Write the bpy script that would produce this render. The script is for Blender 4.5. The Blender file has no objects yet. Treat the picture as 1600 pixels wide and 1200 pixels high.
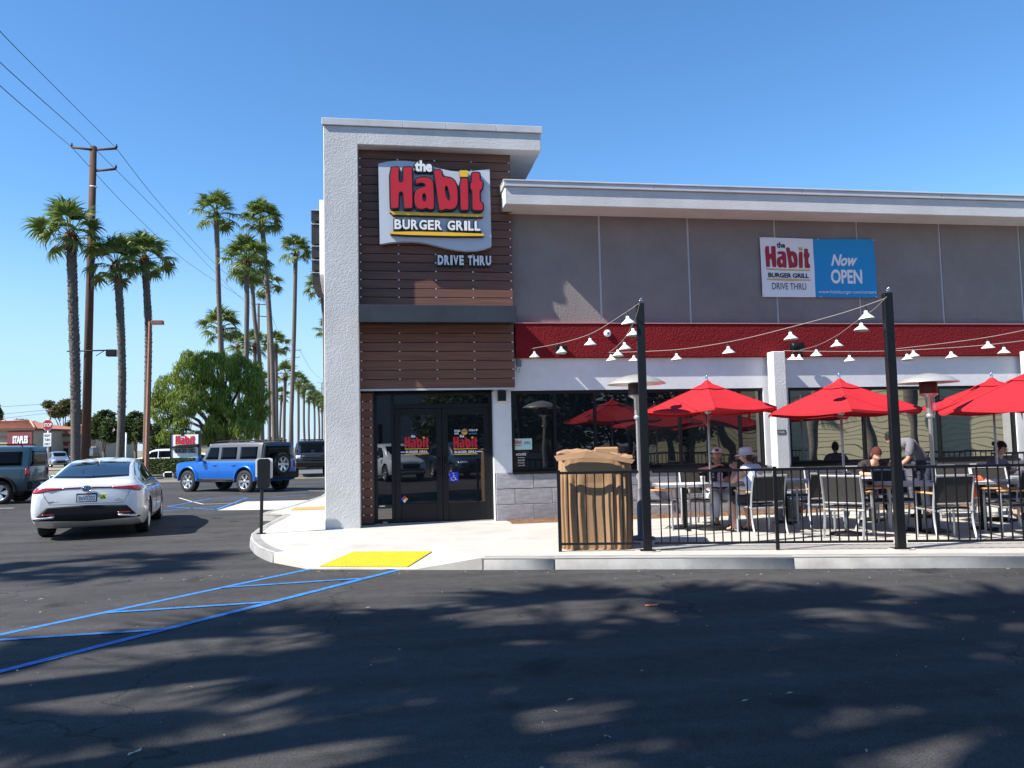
import bpy, bmesh, math, random
from mathutils import Vector, Matrix, noise
from mathutils.bvhtree import BVHTree
import numpy as np
random.seed(7)
PI = math.pi
sc = bpy.context.scene
COL = sc.collection

# ---------------------------------------------------------------- camera, sky, sun, exposure
FPX = 1270.0                                     # focal length in pixels of a 1600 px wide picture
YAW = math.atan(FPX*1.27e-4); PITCH = math.atan(91/1270.); ROLL = 0.0215
EYE = Vector((0, 0, 1.62))
_R0 = Vector((math.cos(YAW), -math.sin(YAW), 0))
FWD = Vector((math.sin(YAW)*math.cos(PITCH), math.cos(YAW)*math.cos(PITCH), math.sin(PITCH)))
_U0 = _R0.cross(FWD)
RGT = _R0*math.cos(ROLL) - _U0*math.sin(ROLL)
UPV = _R0*math.sin(ROLL) + _U0*math.cos(ROLL)
cam = bpy.data.cameras.new('camera'); camo = bpy.data.objects.new('camera', cam); COL.objects.link(camo)
cam.sensor_width = 36; cam.lens = 36*FPX/1600; cam.clip_start = 0.05; cam.clip_end = 3000
m = Matrix((RGT, UPV, -FWD)).transposed().to_4x4(); m.translation = EYE
camo.matrix_world = m
sc.camera = camo

SUN_DIR = Vector((-1.0, -0.26, 1.02)).normalized()   # towards the sun
w = bpy.data.worlds.new('World'); sc.world = w; w.use_nodes = True
nt = w.node_tree; bg = nt.nodes['Background']
sky = nt.nodes.new('ShaderNodeTexSky'); sky.sky_type = 'NISHITA'; sky.sun_disc = False
sky.sun_elevation = math.asin(SUN_DIR.z)
sky.sun_rotation = math.atan2(SUN_DIR.x, SUN_DIR.y)
sky.air_density = 1.0; sky.dust_density = 0.0; sky.ozone_density = 4.0; sky.altitude = 20
hsv = nt.nodes.new('ShaderNodeHueSaturation'); hsv.inputs['Saturation'].default_value = 1.18; hsv.inputs['Hue'].default_value = .5
nt.links.new(sky.outputs[0], hsv.inputs['Color']); 
_tc = nt.nodes.new('ShaderNodeTexCoord'); _sp = nt.nodes.new('ShaderNodeSeparateXYZ'); nt.links.new(_tc.outputs['Generated'], _sp.inputs[0])
_mr = nt.nodes.new('ShaderNodeMapRange'); _mr.interpolation_type = 'SMOOTHERSTEP'; _mr.inputs[1].default_value = -.02; _mr.inputs[2].default_value = .30; _mr.inputs[3].default_value = .85; _mr.inputs[4].default_value = 0
nt.links.new(_sp.outputs[2], _mr.inputs[0])
_mx = nt.nodes.new('ShaderNodeMix'); _mx.data_type = 'RGBA'; _mx.inputs[7].default_value = (2.35, 3.55, 5.1, 1)   # pale blue haze low in the sky, all round
nt.links.new(_mr.outputs[0], _mx.inputs[0]); nt.links.new(hsv.outputs[0], _mx.inputs[6]); nt.links.new(_mx.outputs[2], bg.inputs[0]); bg.inputs[1].default_value = 0.108
sl = bpy.data.lights.new('sun', 'SUN'); sl.energy = 5.0; sl.angle = math.radians(0.55); sl.color = (1.0, .95, .87)
so = bpy.data.objects.new('sun', sl); COL.objects.link(so)
so.rotation_euler = SUN_DIR.to_track_quat('Z', 'Y').to_euler(); so.location = (-20, -5, 40)
sc.view_settings.view_transform = 'Standard'; sc.view_settings.look = 'None'
sc.view_settings.gamma = 1; sc.view_settings.use_curve_mapping = False
sc.view_settings.exposure = 1.0
sc.render.engine = 'CYCLES'

def ray(px, py): return FWD*FPX + RGT*(px-800) + UPV*(600-py)
def gz(px, py, z=0.0):
    d = ray(px, py); return EYE + d*((z-EYE.z)/d.z)
def gy(px, py, Y):
    d = ray(px, py); return EYE + d*(Y/d.y)
def at(px, py, dist): return EYE + ray(px, py)*(dist/FPX)
def col(px, dist, z):
    """point standing at a given distance ahead, in the direction of column px, at height z"""
    a = at(px, 690, dist); a.z = z; return a

# ---------------------------------------------------------------- materials
MATS = {}
def _nodes(name):
    m = bpy.data.materials.new(name); m.use_nodes = True
    n = m.node_tree; b = n.nodes['Principled BSDF']; return m, n, b
def mat(name, colr, rough=.6, metal=0., var=0., vscale=3., bump=0., bscale=40., spec=.5, coat=0., detail=4., obj=False, rnd=0., ior=None, dark=None, stretch=None):
    if name in MATS: return MATS[name]
    m, n, b = _nodes(name); L = n.links
    c = (*colr, 1); b.inputs['Base Color'].default_value = c
    b.inputs['Roughness'].default_value = rough; b.inputs['Metallic'].default_value = metal
    b.inputs['Specular IOR Level'].default_value = spec
    if ior: b.inputs['IOR'].default_value = ior
    if coat: b.inputs['Coat Weight'].default_value = coat; b.inputs['Coat Roughness'].default_value = .04
    tc = n.nodes.new('ShaderNodeTexCoord'); src = tc.outputs['Object']
    if stretch:
        mp = n.nodes.new('ShaderNodeMapping'); mp.inputs['Scale'].default_value = stretch
        L.new(src, mp.inputs[0]); src = mp.outputs[0]
    cur = None
    if var:
        nz = n.nodes.new('ShaderNodeTexNoise'); nz.inputs['Scale'].default_value = vscale; nz.inputs['Detail'].default_value = detail
        nz.inputs['Roughness'].default_value = .65
        L.new(src, nz.inputs['Vector'])
        r = n.nodes.new('ShaderNodeMapRange'); r.inputs[1].default_value = .3; r.inputs[2].default_value = .7
        L.new(nz.outputs[0], r.inputs[0])
        mx = n.nodes.new('ShaderNodeMix'); mx.data_type = 'RGBA'
        d = dark if dark else tuple(x*(1-var) for x in colr)
        mx.inputs[6].default_value = (*d, 1)
        mx.inputs[7].default_value = tuple(min(1, x*(1+var*.6)) for x in colr)+(1,) if not dark else c
        L.new(r.outputs[0], mx.inputs[0]); cur = mx.outputs[2]
    if rnd:
        oi = n.nodes.new('ShaderNodeObjectInfo'); mr = n.nodes.new('ShaderNodeMapRange')
        mr.inputs[3].default_value = 1-rnd; mr.inputs[4].default_value = 1+rnd
        L.new(oi.outputs['Random'], mr.inputs[0])
        hs = n.nodes.new('ShaderNodeHueSaturation'); L.new(mr.outputs[0], hs.inputs['Value'])
        if cur: L.new(cur, hs.inputs['Color'])
        else: hs.inputs['Color'].default_value = c
        cur = hs.outputs[0]
    if cur: L.new(cur, b.inputs['Base Color'])
    if bump:
        nb = n.nodes.new('ShaderNodeTexNoise'); nb.inputs['Scale'].default_value = bscale; nb.inputs['Detail'].default_value = 5
        L.new(src, nb.inputs['Vector'])
        bp = n.nodes.new('ShaderNodeBump'); bp.inputs['Strength'].default_value = min(1, bump); bp.inputs['Distance'].default_value = .02 if bscale < 100 else .006
        L.new(nb.outputs[0], bp.inputs['Height']); L.new(bp.outputs[0], b.inputs['Normal'])
    MATS[name] = m; return m

def asphalt_mat():
    m, n, b = _nodes('asphalt'); L = n.links
    tc = n.nodes.new('ShaderNodeTexCoord')
    def N(s, d=5, r=.6):
        z = n.nodes.new('ShaderNodeTexNoise'); z.inputs['Scale'].default_value = s; z.inputs['Detail'].default_value = d; z.inputs['Roughness'].default_value = r
        L.new(tc.outputs['Object'], z.inputs['Vector']); return z.outputs[0]
    def ramp(x, pts):
        r = n.nodes.new('ShaderNodeValToRGB'); e = r.color_ramp.elements
        e[0].position = pts[0][0]; e[0].color = (*[pts[0][1]]*3, 1) if not isinstance(pts[0][1], tuple) else (*pts[0][1], 1)
        e[1].position = pts[1][0]; e[1].color = (*[pts[1][1]]*3, 1) if not isinstance(pts[1][1], tuple) else (*pts[1][1], 1)
        L.new(x, r.inputs[0]); return r.outputs[0]
    base = ramp(N(.35, 6), [(.3, (.046, .0445, .044)), (.7, (.074, .071, .069))])
    speck = ramp(N(75, 4, .8), [(.32, .35), (.72, 1.7)])
    mid = ramp(N(7, 9, .8), [(.3, .70), (.7, 1.25)])
    def mul(a, b_):
        x = n.nodes.new('ShaderNodeMix'); x.data_type = 'RGBA'; x.blend_type = 'MULTIPLY'; x.inputs[0].default_value = 1
        L.new(a, x.inputs[6]); L.new(b_, x.inputs[7]); return x.outputs[2]
    c = mul(mul(base, speck), mid)
    # long streaks of wear along the driving direction and hairline cracks
    mp = n.nodes.new('ShaderNodeMapping'); mp.inputs['Scale'].default_value = (.25, 2.2, 1); mp.inputs['Rotation'].default_value = (0, 0, .27); L.new(tc.outputs['Object'], mp.inputs[0])
    st_ = n.nodes.new('ShaderNodeTexNoise'); st_.inputs['Scale'].default_value = 1.0; st_.inputs['Detail'].default_value = 6; L.new(mp.outputs[0], st_.inputs['Vector'])
    c = mul(c, ramp(st_.outputs[0], [(.35, .80), (.65, 1.16)]))
    wn = n.nodes.new('ShaderNodeTexNoise'); wn.inputs['Scale'].default_value = 1.5; wn.inputs['Detail'].default_value = 5; L.new(tc.outputs['Object'], wn.inputs['Vector'])
    av = n.nodes.new('ShaderNodeVectorMath'); av.operation = 'ADD'; L.new(tc.outputs['Object'], av.inputs[0]); L.new(wn.outputs['Color'], av.inputs[1])
    cr = n.nodes.new('ShaderNodeTexVoronoi'); cr.feature = 'DISTANCE_TO_EDGE'; cr.inputs['Scale'].default_value = .22; L.new(av.outputs[0], cr.inputs['Vector'])
    c = mul(c, ramp(cr.outputs['Distance'], [(.0, .45), (.0022, 1.0)]))
    # oil drips: soft dark spots with ragged edges
    ov = n.nodes.new('ShaderNodeTexVoronoi'); ov.inputs['Scale'].default_value = .9; L.new(av.outputs[0], ov.inputs['Vector'])
    c = mul(c, ramp(ov.outputs['Distance'], [(.06, .55), (.20, 1.0)]))
    # pale chips
    vo = n.nodes.new('ShaderNodeTexVoronoi'); vo.inputs['Scale'].default_value = 6; L.new(tc.outputs['Object'], vo.inputs['Vector'])
    cmp = n.nodes.new('ShaderNodeMath'); cmp.operation = 'LESS_THAN'; cmp.inputs[1].default_value = .045; L.new(vo.outputs['Distance'], cmp.inputs[0])
    mx = n.nodes.new('ShaderNodeMix'); mx.data_type = 'RGBA'; L.new(cmp.outputs[0], mx.inputs[0]); L.new(c, mx.inputs[6]); mx.inputs[7].default_value = (.16, .15, .14, 1)
    L.new(mx.outputs[2], b.inputs['Base Color'])
    b.inputs['Roughness'].default_value = .85; b.inputs['Specular IOR Level'].default_value = .15
    bp = n.nodes.new('ShaderNodeBump'); bp.inputs['Strength'].default_value = .55; bp.inputs['Distance'].default_value = .008
    L.new(N(140, 4, .7), bp.inputs['Height']); L.new(bp.outputs[0], b.inputs['Normal'])
    MATS['asphalt'] = m; return m

def wood_mat(name, c1, c2, axis=0):
    m, n, b = _nodes(name); L = n.links
    tc = n.nodes.new('ShaderNodeTexCoord'); mp = n.nodes.new('ShaderNodeMapping')
    s = [30, 30, 60]; s[axis] = 1.3; mp.inputs['Scale'].default_value = s
    L.new(tc.outputs['Object'], mp.inputs[0])
    oi = n.nodes.new('ShaderNodeObjectInfo')
    ad = n.nodes.new('ShaderNodeVectorMath'); ad.operation = 'ADD'
    sm = n.nodes.new('ShaderNodeMath'); sm.operation = 'MULTIPLY'; sm.inputs[1].default_value = 37; L.new(oi.outputs['Random'], sm.inputs[0])
    L.new(mp.outputs[0], ad.inputs[0]); L.new(sm.outputs[0], ad.inputs[1])
    nz = n.nodes.new('ShaderNodeTexNoise'); nz.inputs['Scale'].default_value = 1; nz.inputs['Detail'].default_value = 6; L.new(ad.outputs[0], nz.inputs['Vector'])
    r = n.nodes.new('ShaderNodeValToRGB'); e = r.color_ramp.elements
    e[0].position = .3; e[0].color = (*c1, 1); e[1].position = .72; e[1].color = (*c2, 1)
    L.new(nz.outputs[0], r.inputs[0])
    hs = n.nodes.new('ShaderNodeHueSaturation'); mr = n.nodes.new('ShaderNodeMapRange'); mr.inputs[3].default_value = .82; mr.inputs[4].default_value = 1.18
    L.new(oi.outputs['Random'], mr.inputs[0]); L.new(mr.outputs[0], hs.inputs['Value']); L.new(r.outputs[0], hs.inputs['Color'])
    L.new(hs.outputs[0], b.inputs['Base Color']); b.inputs['Roughness'].default_value = .6
    bp = n.nodes.new('ShaderNodeBump'); bp.inputs['Strength'].default_value = .3; bp.inputs['Distance'].default_value = .004
    L.new(nz.outputs[0], bp.inputs['Height']); L.new(bp.outputs[0], b.inputs['Normal'])
    MATS[name] = m; return m

def stucco(name, c, strength=1., scale=22., dist=.03):
    m, n, b = _nodes(name); L = n.links
    tc = n.nodes.new('ShaderNodeTexCoord')
    nz = n.nodes.new('ShaderNodeTexNoise'); nz.inputs['Scale'].default_value = scale; nz.inputs['Detail'].default_value = 3; nz.inputs['Roughness'].default_value = .55
    L.new(tc.outputs['Object'], nz.inputs['Vector'])
    n2 = n.nodes.new('ShaderNodeTexNoise'); n2.inputs['Scale'].default_value = 1.1; n2.inputs['Detail'].default_value = 7; n2.inputs['Roughness'].default_value = .7; L.new(tc.outputs['Object'], n2.inputs['Vector'])
    r = n.nodes.new('ShaderNodeMapRange'); r.inputs[1].default_value = .3; r.inputs[2].default_value = .7; r.inputs[3].default_value = .86; r.inputs[4].default_value = 1.08
    L.new(n2.outputs[0], r.inputs[0])
    hs = n.nodes.new('ShaderNodeHueSaturation'); hs.inputs['Color'].default_value = (*c, 1); L.new(r.outputs[0], hs.inputs['Value'])
    L.new(hs.outputs[0], b.inputs['Base Color']); b.inputs['Roughness'].default_value = .9; b.inputs['Specular IOR Level'].default_value = .2
    bp = n.nodes.new('ShaderNodeBump'); bp.inputs['Strength'].default_value = strength; bp.inputs['Distance'].default_value = dist
    L.new(nz.outputs[0], bp.inputs['Height']); L.new(bp.outputs[0], b.inputs['Normal'])
    MATS[name] = m; return m

def leaf_mat(name, c1, c2, rough=.5):
    m, n, b = _nodes(name); L = n.links
    g = n.nodes.new('ShaderNodeNewGeometry')
    r = n.nodes.new('ShaderNodeValToRGB'); e = r.color_ramp.elements
    e[0].position = 0; e[0].color = (*c1, 1); e[1].position = 1; e[1].color = (*c2, 1)
    L.new(g.outputs['Random Per Island'], r.inputs[0]); L.new(r.outputs[0], b.inputs['Base Color'])
    b.inputs['Roughness'].default_value = rough; b.inputs['Specular IOR Level'].default_value = .35
    tr = n.nodes.new('ShaderNodeBsdfTranslucent'); L.new(r.outputs[0], tr.inputs[0])
    ms = n.nodes.new('ShaderNodeMixShader'); ms.inputs[0].default_value = .35
    L.new(b.outputs[0], ms.inputs[1]); L.new(tr.outputs[0], ms.inputs[2])
    L.new(ms.outputs[0], n.nodes['Material Output'].inputs[0])
    MATS[name] = m; return m

def glass_mat(name, base=(.008, .010, .012), wav=.0, refl=1.9, rough=.01, wscale=.6):
    m, n, b = _nodes(name); L = n.links
    b.inputs['Base Color'].default_value = (*base, 1); b.inputs['Roughness'].default_value = rough
    b.inputs['IOR'].default_value = refl
    if wav:
        tc = n.nodes.new('ShaderNodeTexCoord'); nz = n.nodes.new('ShaderNodeTexNoise'); nz.inputs['Scale'].default_value = wscale; nz.inputs['Detail'].default_value = 1
        L.new(tc.outputs['Object'], nz.inputs['Vector'])
        bp = n.nodes.new('ShaderNodeBump'); bp.inputs['Strength'].default_value = 1; bp.inputs['Distance'].default_value = wav
        L.new(nz.outputs[0], bp.inputs['Height']); L.new(bp.outputs[0], b.inputs['Normal'])
    MATS[name] = m; return m

asphalt_mat()
M_ASPH = MATS['asphalt']
M_CONC = mat('concrete', (.46, .437, .39), .85, var=.18, vscale=1.6, bump=.25, bscale=120, detail=8)
M_KERB = mat('kerb_concrete', (.28, .275, .265), .85, var=.3, vscale=2.2, bump=.3, bscale=90, detail=8)
M_WHITE_ST = stucco('white_stucco', (.58, .58, .57), .6, 38, .012)
M_WHITE_WALL = stucco('white_wall', (.66, .66, .67), .35, 30, .01)
M_GREY_ST = stucco('grey_stucco', (.245, .220, .208), .8, 34, .014)
M_RED_ST = stucco('red_stucco', (.17, .010, .014), 1., 26, .02)
M_PLANK = wood_mat('brown_plank', (.10, .042, .028), (.20, .088, .054))
M_BLACK = mat('black_metal', (.006, .0065, .008), .42, spec=.3, var=.25, vscale=4)
M_CANOPY = mat('dark_steel', (.030, .034, .042), .45, var=.2, vscale=3)
M_METALW = mat('white_metal', (.52, .53, .54), .4, var=.12, vscale=2)
M_CLIP = mat('clip_steel', (.75, .75, .72), .35, metal=.6)
M_STONE = mat('stone_block', (.30, .29, .31), .85, var=.35, vscale=5, bump=.6, bscale=35, rnd=.13, stretch=(1, 1, 3), detail=8)
M_JOINT = mat('mortar', (.10, .10, .10), .9)
M_GLASS = glass_mat('window_glass', wav=.010, refl=2.0, wscale=.9)
M_GLASS2 = glass_mat('coated_glass', wav=.006, refl=4.4, wscale=1.0)
M_DOORGLASS = glass_mat('door_glass', wav=.004, refl=2.2)
M_CARGLASS = glass_mat('car_glass', (.006, .008, .010), refl=1.8)
M_MULCH = mat('wood_mulch', (.22, .115, .055), .95, var=.6, vscale=40, bump=1, bscale=60)
M_YELLOW = mat('yellow_pad', (.66, .43, .012), .7, var=.15, vscale=6)
M_BLUE = mat('blue_paint', (.03, .18, .50), .7, var=.5, vscale=14, detail=10, bump=.2, bscale=140)
M_WPAINT = mat('white_paint', (.62, .62, .60), .7, var=.3, vscale=9, detail=8)
M_RUBBER = mat('rubber', (.012, .012, .013), .8, bump=.2, bscale=60)
M_PLASTIC = mat('black_plastic', (.008, .0085, .009), .6, spec=.3)
M_CHROME = mat('chrome', (.75, .75, .77), .15, metal=1.)
M_ALU = mat('brushed_aluminium', (.42, .43, .45), .42, metal=.5)
M_WICKER = mat('grey_wicker', (.030, .027, .025), .8, var=.5, vscale=90, bump=.8, bscale=130, stretch=(1, 1, .6))
M_TEAK = wood_mat('light_teak', (.50, .25, .10), (.68, .40, .19))
M_UMB = mat('red_canvas', (.46, .004, .012), .8, var=.12, vscale=2.5, bump=.5, bscale=4.5)
M_SIGNRED = mat('sign_red', (.50, .010, .022), .42)
M_SIGNBLK = mat('sign_black', (.012, .012, .014), .5)
M_SIGNWHT = mat('sign_white', (.80, .80, .80), .5)
M_SIGNYEL = mat('sign_yellow', (.85, .48, .02), .5)
M_SIGNPAN = mat('sign_panel_grey', (.52, .56, .62), .55)
M_TRUNK = mat('palm_trunk', (.12, .10, .085), .95, var=.5, vscale=6, bump=1, bscale=14, stretch=(1, 1, 2.5))
M_TRUNKF = mat('palm_trunk_smooth', (.15, .125, .105), .9, var=.35, vscale=3, bump=.6, bscale=10, stretch=(1, 1, 4))
M_BOOT = mat('palm_boot', (.13, .112, .095), .95, var=.5, vscale=12)
M_HUSK = mat('palm_husk', (.14, .055, .025), .95, var=.5, vscale=8)
M_PALM = leaf_mat('palm_leaf', (.06, .11, .02), (.22, .28, .08), .42)
M_PEPPER = leaf_mat('pepper_leaf', (.085, .15, .014), (.29, .36, .06), .5)
M_LEAFD = leaf_mat('dark_leaf', (.03, .055, .018), (.09, .13, .04), .55)
M_LEAFO = leaf_mat('olive_leaf', (.07, .085, .03), (.17, .15, .06), .55)
M_HEDGE = leaf_mat('hedge_leaf', (.02, .04, .012), (.07, .10, .025), .55)
M_BARK = mat('bark', (.10, .075, .055), .95, var=.4, vscale=5, bump=1, bscale=12)
M_POLEWOOD = mat('creosoted_wood', (.085, .045, .03), .9, var=.4, vscale=3, bump=.4, bscale=12, stretch=(4, 4, .4))
M_RUST = mat('brown_painted_steel', (.26, .115, .07), .7, var=.25, vscale=5)

# ---------------------------------------------------------------- mesh helper
class MB:
    def __init__(s): s.v = []; s.f = []; s.mi = []; s.cur = 0; s.sm = []
        # mi: material index per face
    def face(s, idx, smooth=False): s.f.append(tuple(idx)); s.mi.append(s.cur); s.sm.append(smooth)
    def add(s, vs, fs, M=None, smooth=False):
        o = len(s.v)
        for p in vs:
            p = Vector(p); s.v.append(tuple(M @ p if M else p))
        for f in fs: s.face([i+o for i in f], smooth)
    def box(s, x0, y0, z0, x1, y1, z1, M=None):
        if x0 > x1: x0, x1 = x1, x0
        if y0 > y1: y0, y1 = y1, y0
        if z0 > z1: z0, z1 = z1, z0
        s.add([(x0,y0,z0),(x1,y0,z0),(x1,y1,z0),(x0,y1,z0),(x0,y0,z1),(x1,y0,z1),(x1,y1,z1),(x0,y1,z1)],
              [(0,3,2,1),(4,5,6,7),(0,1,5,4),(1,2,6,5),(2,3,7,6),(3,0,4,7)], M)
    def tube(s, pts, r, n=8, cap=True, smooth=True):
        pts = [Vector(p) for p in pts]; rr = r if isinstance(r, (list, tuple)) else [r]*len(pts)
        o = len(s.v); up = None
        for i, p in enumerate(pts):
            t = (pts[min(i+1, len(pts)-1)] - pts[max(i-1, 0)]).normalized()
            if up is None: up = Vector((0, 0, 1)) if abs(t.z) < .9 else Vector((1, 0, 0))
            a = t.cross(up).normalized(); b = a.cross(t).normalized(); up = b
            for k in range(n):
                q = 2*PI*k/n; s.v.append(tuple(p + a*math.cos(q)*rr[i] + b*math.sin(q)*rr[i]))
        for i in range(len(pts)-1):
            for k in range(n):
                k2 = (k+1) % n
                s.face((o+i*n+k, o+i*n+k2, o+(i+1)*n+k2, o+(i+1)*n+k), smooth)
        if cap:
            s.face([o+k for k in range(n)][::-1]); s.face([o+(len(pts)-1)*n+k for k in range(n)])
    def lathe(s, prof, n=24, M=None, smooth=True, a0=0, a1=2*PI):
        """prof: (radius, z) pairs, turned about local Z"""
        full = abs(a1-a0-2*PI) < 1e-6; c = n if full else n+1
        vs = []; fs = []
        for r, z in prof:
            for k in range(c):
                q = a0+(a1-a0)*k/n; vs.append((r*math.cos(q), r*math.sin(q), z))
        for i in range(len(prof)-1):
            for k in range(n):
                k2 = (k+1) % c
                fs.append((i*c+k, i*c+k2, (i+1)*c+k2, (i+1)*c+k))
        s.add(vs, fs, M, smooth)
    def prism(s, poly, d0, d1, fr):
        """poly: 2D points; fr(u, v, d) -> 3D"""
        n = len(poly); o = len(s.v)
        for d in (d0, d1):
            for u, v in poly: s.v.append(tuple(fr(u, v, d)))
        s.face(list(range(o, o+n))[::-1]); s.face(list(range(o+n, o+2*n)))
        for i in range(n):
            j = (i+1) % n; s.face((o+i, o+j, o+n+j, o+n+i))
    def mesh(s, name, mats, bev=0, fix=True, seg=1):
        me = bpy.data.meshes.new(name); me.from_pydata(s.v, [], s.f)
        mats = mats if isinstance(mats, (list, tuple)) else [mats]
        for m in mats: me.materials.append(m)
        me.polygons.foreach_set('material_index', s.mi); me.polygons.foreach_set('use_smooth', s.sm)
        if fix or bev:
            bm = bmesh.new(); bm.from_mesh(me)
            if fix: bmesh.ops.recalc_face_normals(bm, faces=bm.faces)
            if bev:
                es = [e for e in bm.edges if len(e.link_faces) == 2 and e.calc_face_angle(0) > .5]
                bmesh.ops.bevel(bm, geom=es, offset=bev, segments=seg, affect='EDGES', profile=.6)
            bm.to_mesh(me); bm.free()
        me.update(); return me
    def build(s, name, mats, parent=None, bev=0, loc=None, fix=True, seg=1):
        return link(name, s.mesh(name, mats, bev, fix, seg), parent, loc)

def link(name, me, parent=None, loc=None, M=None):
    o = bpy.data.objects.new(name, me); COL.objects.link(o)
    if loc is not None: o.location = loc
    if M is not None: o.matrix_basis = M
    if parent is not None: o.parent = parent
    return o
def tag(o, label=None, cat=None, group=None, kind=None):
    if label: o['label'] = label
    if cat: o['category'] = cat
    if group: o['group'] = group
    if kind: o['kind'] = kind
    return o
def thing(name, label, cat, loc=(0, 0, 0), rz=0, group=None):
    o = bpy.data.objects.new(name, None); COL.objects.link(o); o.location = loc; o.rotation_euler = (0, 0, rz)
    o.empty_display_size = .2
    return tag(o, label, cat, group)
def copy_tree(o, parent=None, kids=None):
    c = o.copy(); COL.objects.link(c)
    if parent is not None: c.parent = parent
    for ch in [x for x in KIDS() if x.parent == o]: copy_tree(ch, c)
    return c
def KIDS(): return list(COL.objects)
def clone(root, loc, rz=0, label=None, group=None):
    """copy a thing with its parts and sub-parts"""
    r = root.copy(); COL.objects.link(r); r.location = loc; r.rotation_euler = (0, 0, rz)
    if label: r['label'] = label
    if group: r['group'] = group
    def rec(a, b):
        for ch in a.children:
            c = ch.copy(); COL.objects.link(c); c.parent = b; rec(ch, c)
    rec(root, r); return r
def box_part(name, m, parent, b, bev=0, M=None, loc=None):
    q = MB(); q.box(*b, M); return q.build(name, m, parent, bev, loc)

# text as mesh
def text_bm(body, wid, hei, bold=0.0, shear=0.0, depth=0.0):
    cu = bpy.data.curves.new('t', 'FONT'); cu.body = body; cu.size = 1; cu.offset = bold; cu.shear = shear
    cu.resolution_u = 4; cu.fill_mode = 'FRONT' if depth == 0 else 'BOTH'; cu.extrude = depth/2 if depth else 0
    o = bpy.data.objects.new('t', cu); COL.objects.link(o)
    dg = bpy.context.evaluated_depsgraph_get(); me = bpy.data.meshes.new_from_object(o.evaluated_get(dg))
    COL.objects.unlink(o); bpy.data.objects.remove(o)
    vs = np.array([v.co[:] for v in me.vertices])
    fs = [tuple(p.vertices) for p in me.polygons]
    bpy.data.meshes.remove(me)
    if len(vs) == 0: return [], [], 0
    x0, y0 = vs[:, 0].min(), vs[:, 1].min(); W = vs[:, 0].max()-x0; Hh = vs[:, 1].max()-y0
    sx = (wid/W) if wid else hei/Hh
    vs[:, 0] = (vs[:, 0]-x0)*sx; vs[:, 1] = (vs[:, 1]-y0)*hei/Hh
    if depth: vs[:, 2] = vs[:, 2]
    return vs, fs, W*sx
def put_text(name, body, m, parent, fr, u0, v0, wid, hei, bold=0.0, shear=0.0, depth=0.0, base=0.0):
    """fr(u, v, d): u right, v up, d out of the face"""
    vs, fs, _ = text_bm(body, wid, hei, bold, shear, depth)
    q = MB(); q.add([fr(u0+a[0], v0+a[1], base + a[2] + depth/2) for a in vs], fs)
    return q.build(name, m, parent, fix=False)
def char_widths(s):
    wd = {'I': .42, 'L': .8, 'R': 1.02, 'B': 1.0, 'U': 1.05, 'G': 1.08, 'E': .86, 'D': 1.08, 'V': 1.0, 'T': .86, 'H': 1.1, ' ': .5, 'A': 1.05, 'P': .92, 'S': .9}
    return [wd.get(c, 1) for c in s]
def put_letters(body, m, parent, fr, u0, v0, wid, hei, bold, depth, base, name='letter', gap=.16, m2=None):
    ws = char_widths(body); tot = sum(ws)+gap*(len(ws)-1); k = wid/tot; u = u0
    for c, cw in zip(body, ws):
        if c != ' ':
            if m2:
                o = put_text('letter_return', c, m2, parent, fr, u-.012, v0-.03, cw*k+.024, hei+.04, bold+.015, 0, depth*.9, base)
            put_text(name, c, m, parent, fr, u, v0, cw*k, hei, bold, 0, .02 if m2 else depth, base+(depth*.9+.002 if m2 else 0))
        u += (cw+gap)*k

# ---------------------------------------------------------------- the logo, outlines taken once in wall metres
_LOGO = {
 'H': [[(183,155),(265,150),(274,162),(272,288),(284,300),(306,298),(315,280),(312,165),(320,152),(398,152),(404,170),(408,545),(396,557),(335,560),(322,545),(314,412),(300,395),(282,397),(274,415),(272,545),(260,557),(200,558),(190,545)]],
 'a': [[(440,265),(480,252),(560,252),(598,275),(613,320),(620,550),(606,568),(566,568),(545,552),(500,568),(455,560),(427,520),(418,450),(428,390),(468,356),(525,345),(533,332),(515,312),(480,306),(448,318),(440,300)],
       [(520,405),(538,430),(542,470),(528,490),(510,480),(500,450),(505,420)]],
 'b': [[(612,180),(690,178),(700,250),(760,250),(810,272),(842,330),(852,430),(848,520),(820,560),(770,572),(735,563),(692,580),(667,570),(655,480),(625,250)],
       [(740,335),(755,360),(775,440),(770,475),(755,478),(735,440),(722,370),(728,340)]],
 'i': [[(870,262),(943,262),(950,280),(957,560),(945,575),(887,575),(876,560)]],
 'dot': [[(868,178),(948,178),(953,235),(944,242),(874,240)]],
 't': [[(985,215),(1000,203),(1060,205),(1066,218),(1068,285),(1092,290),(1098,302),(1092,355),(1085,370),(1065,385),(1070,495),(1094,502),(1100,560),(1088,578),(1012,578),(992,560),(992,385),(974,366),(970,312),(985,300)]],
 'bar1': [[(180,578),(400,590),(700,598),(1102,612),(1098,632),(1040,634),(600,622),(215,612)]],
 'bar2': [[(186,782),(420,778),(760,786),(1105,800),(1106,822),(800,822),(380,812),(192,802)]],
 'panel': [[(70,100),(150,80),(250,70),(350,72),(450,84),(560,110),(680,148),(780,170),(860,178),(960,175),(1060,165),(1168,152),(1188,915),(1120,940),(1040,956),(940,960),(840,950),(740,930),(640,905),(560,885),(480,872),(400,866),(300,868),(200,874),(85,892)]],
 'the': [[(428,110),(598,150)]], 'bg': [[(228,640),(1072,755)]],
}
YSIGN = 14.98
def _lg(X, Y):
    p = gy(580+X*200/1263, 240+Y*200/1263, YSIGN); return (p.x, p.z)
_o = _lg(183, 558); _r = _lg(1100, 578); LW = _r[0]-_o[0]
def logo_pts(k): return [[((lambda q: ((q[0]-_o[0])/LW, (q[1]-_o[1])/LW))(_lg(*p))) for p in ring] for ring in _LOGO[k]]
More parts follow.
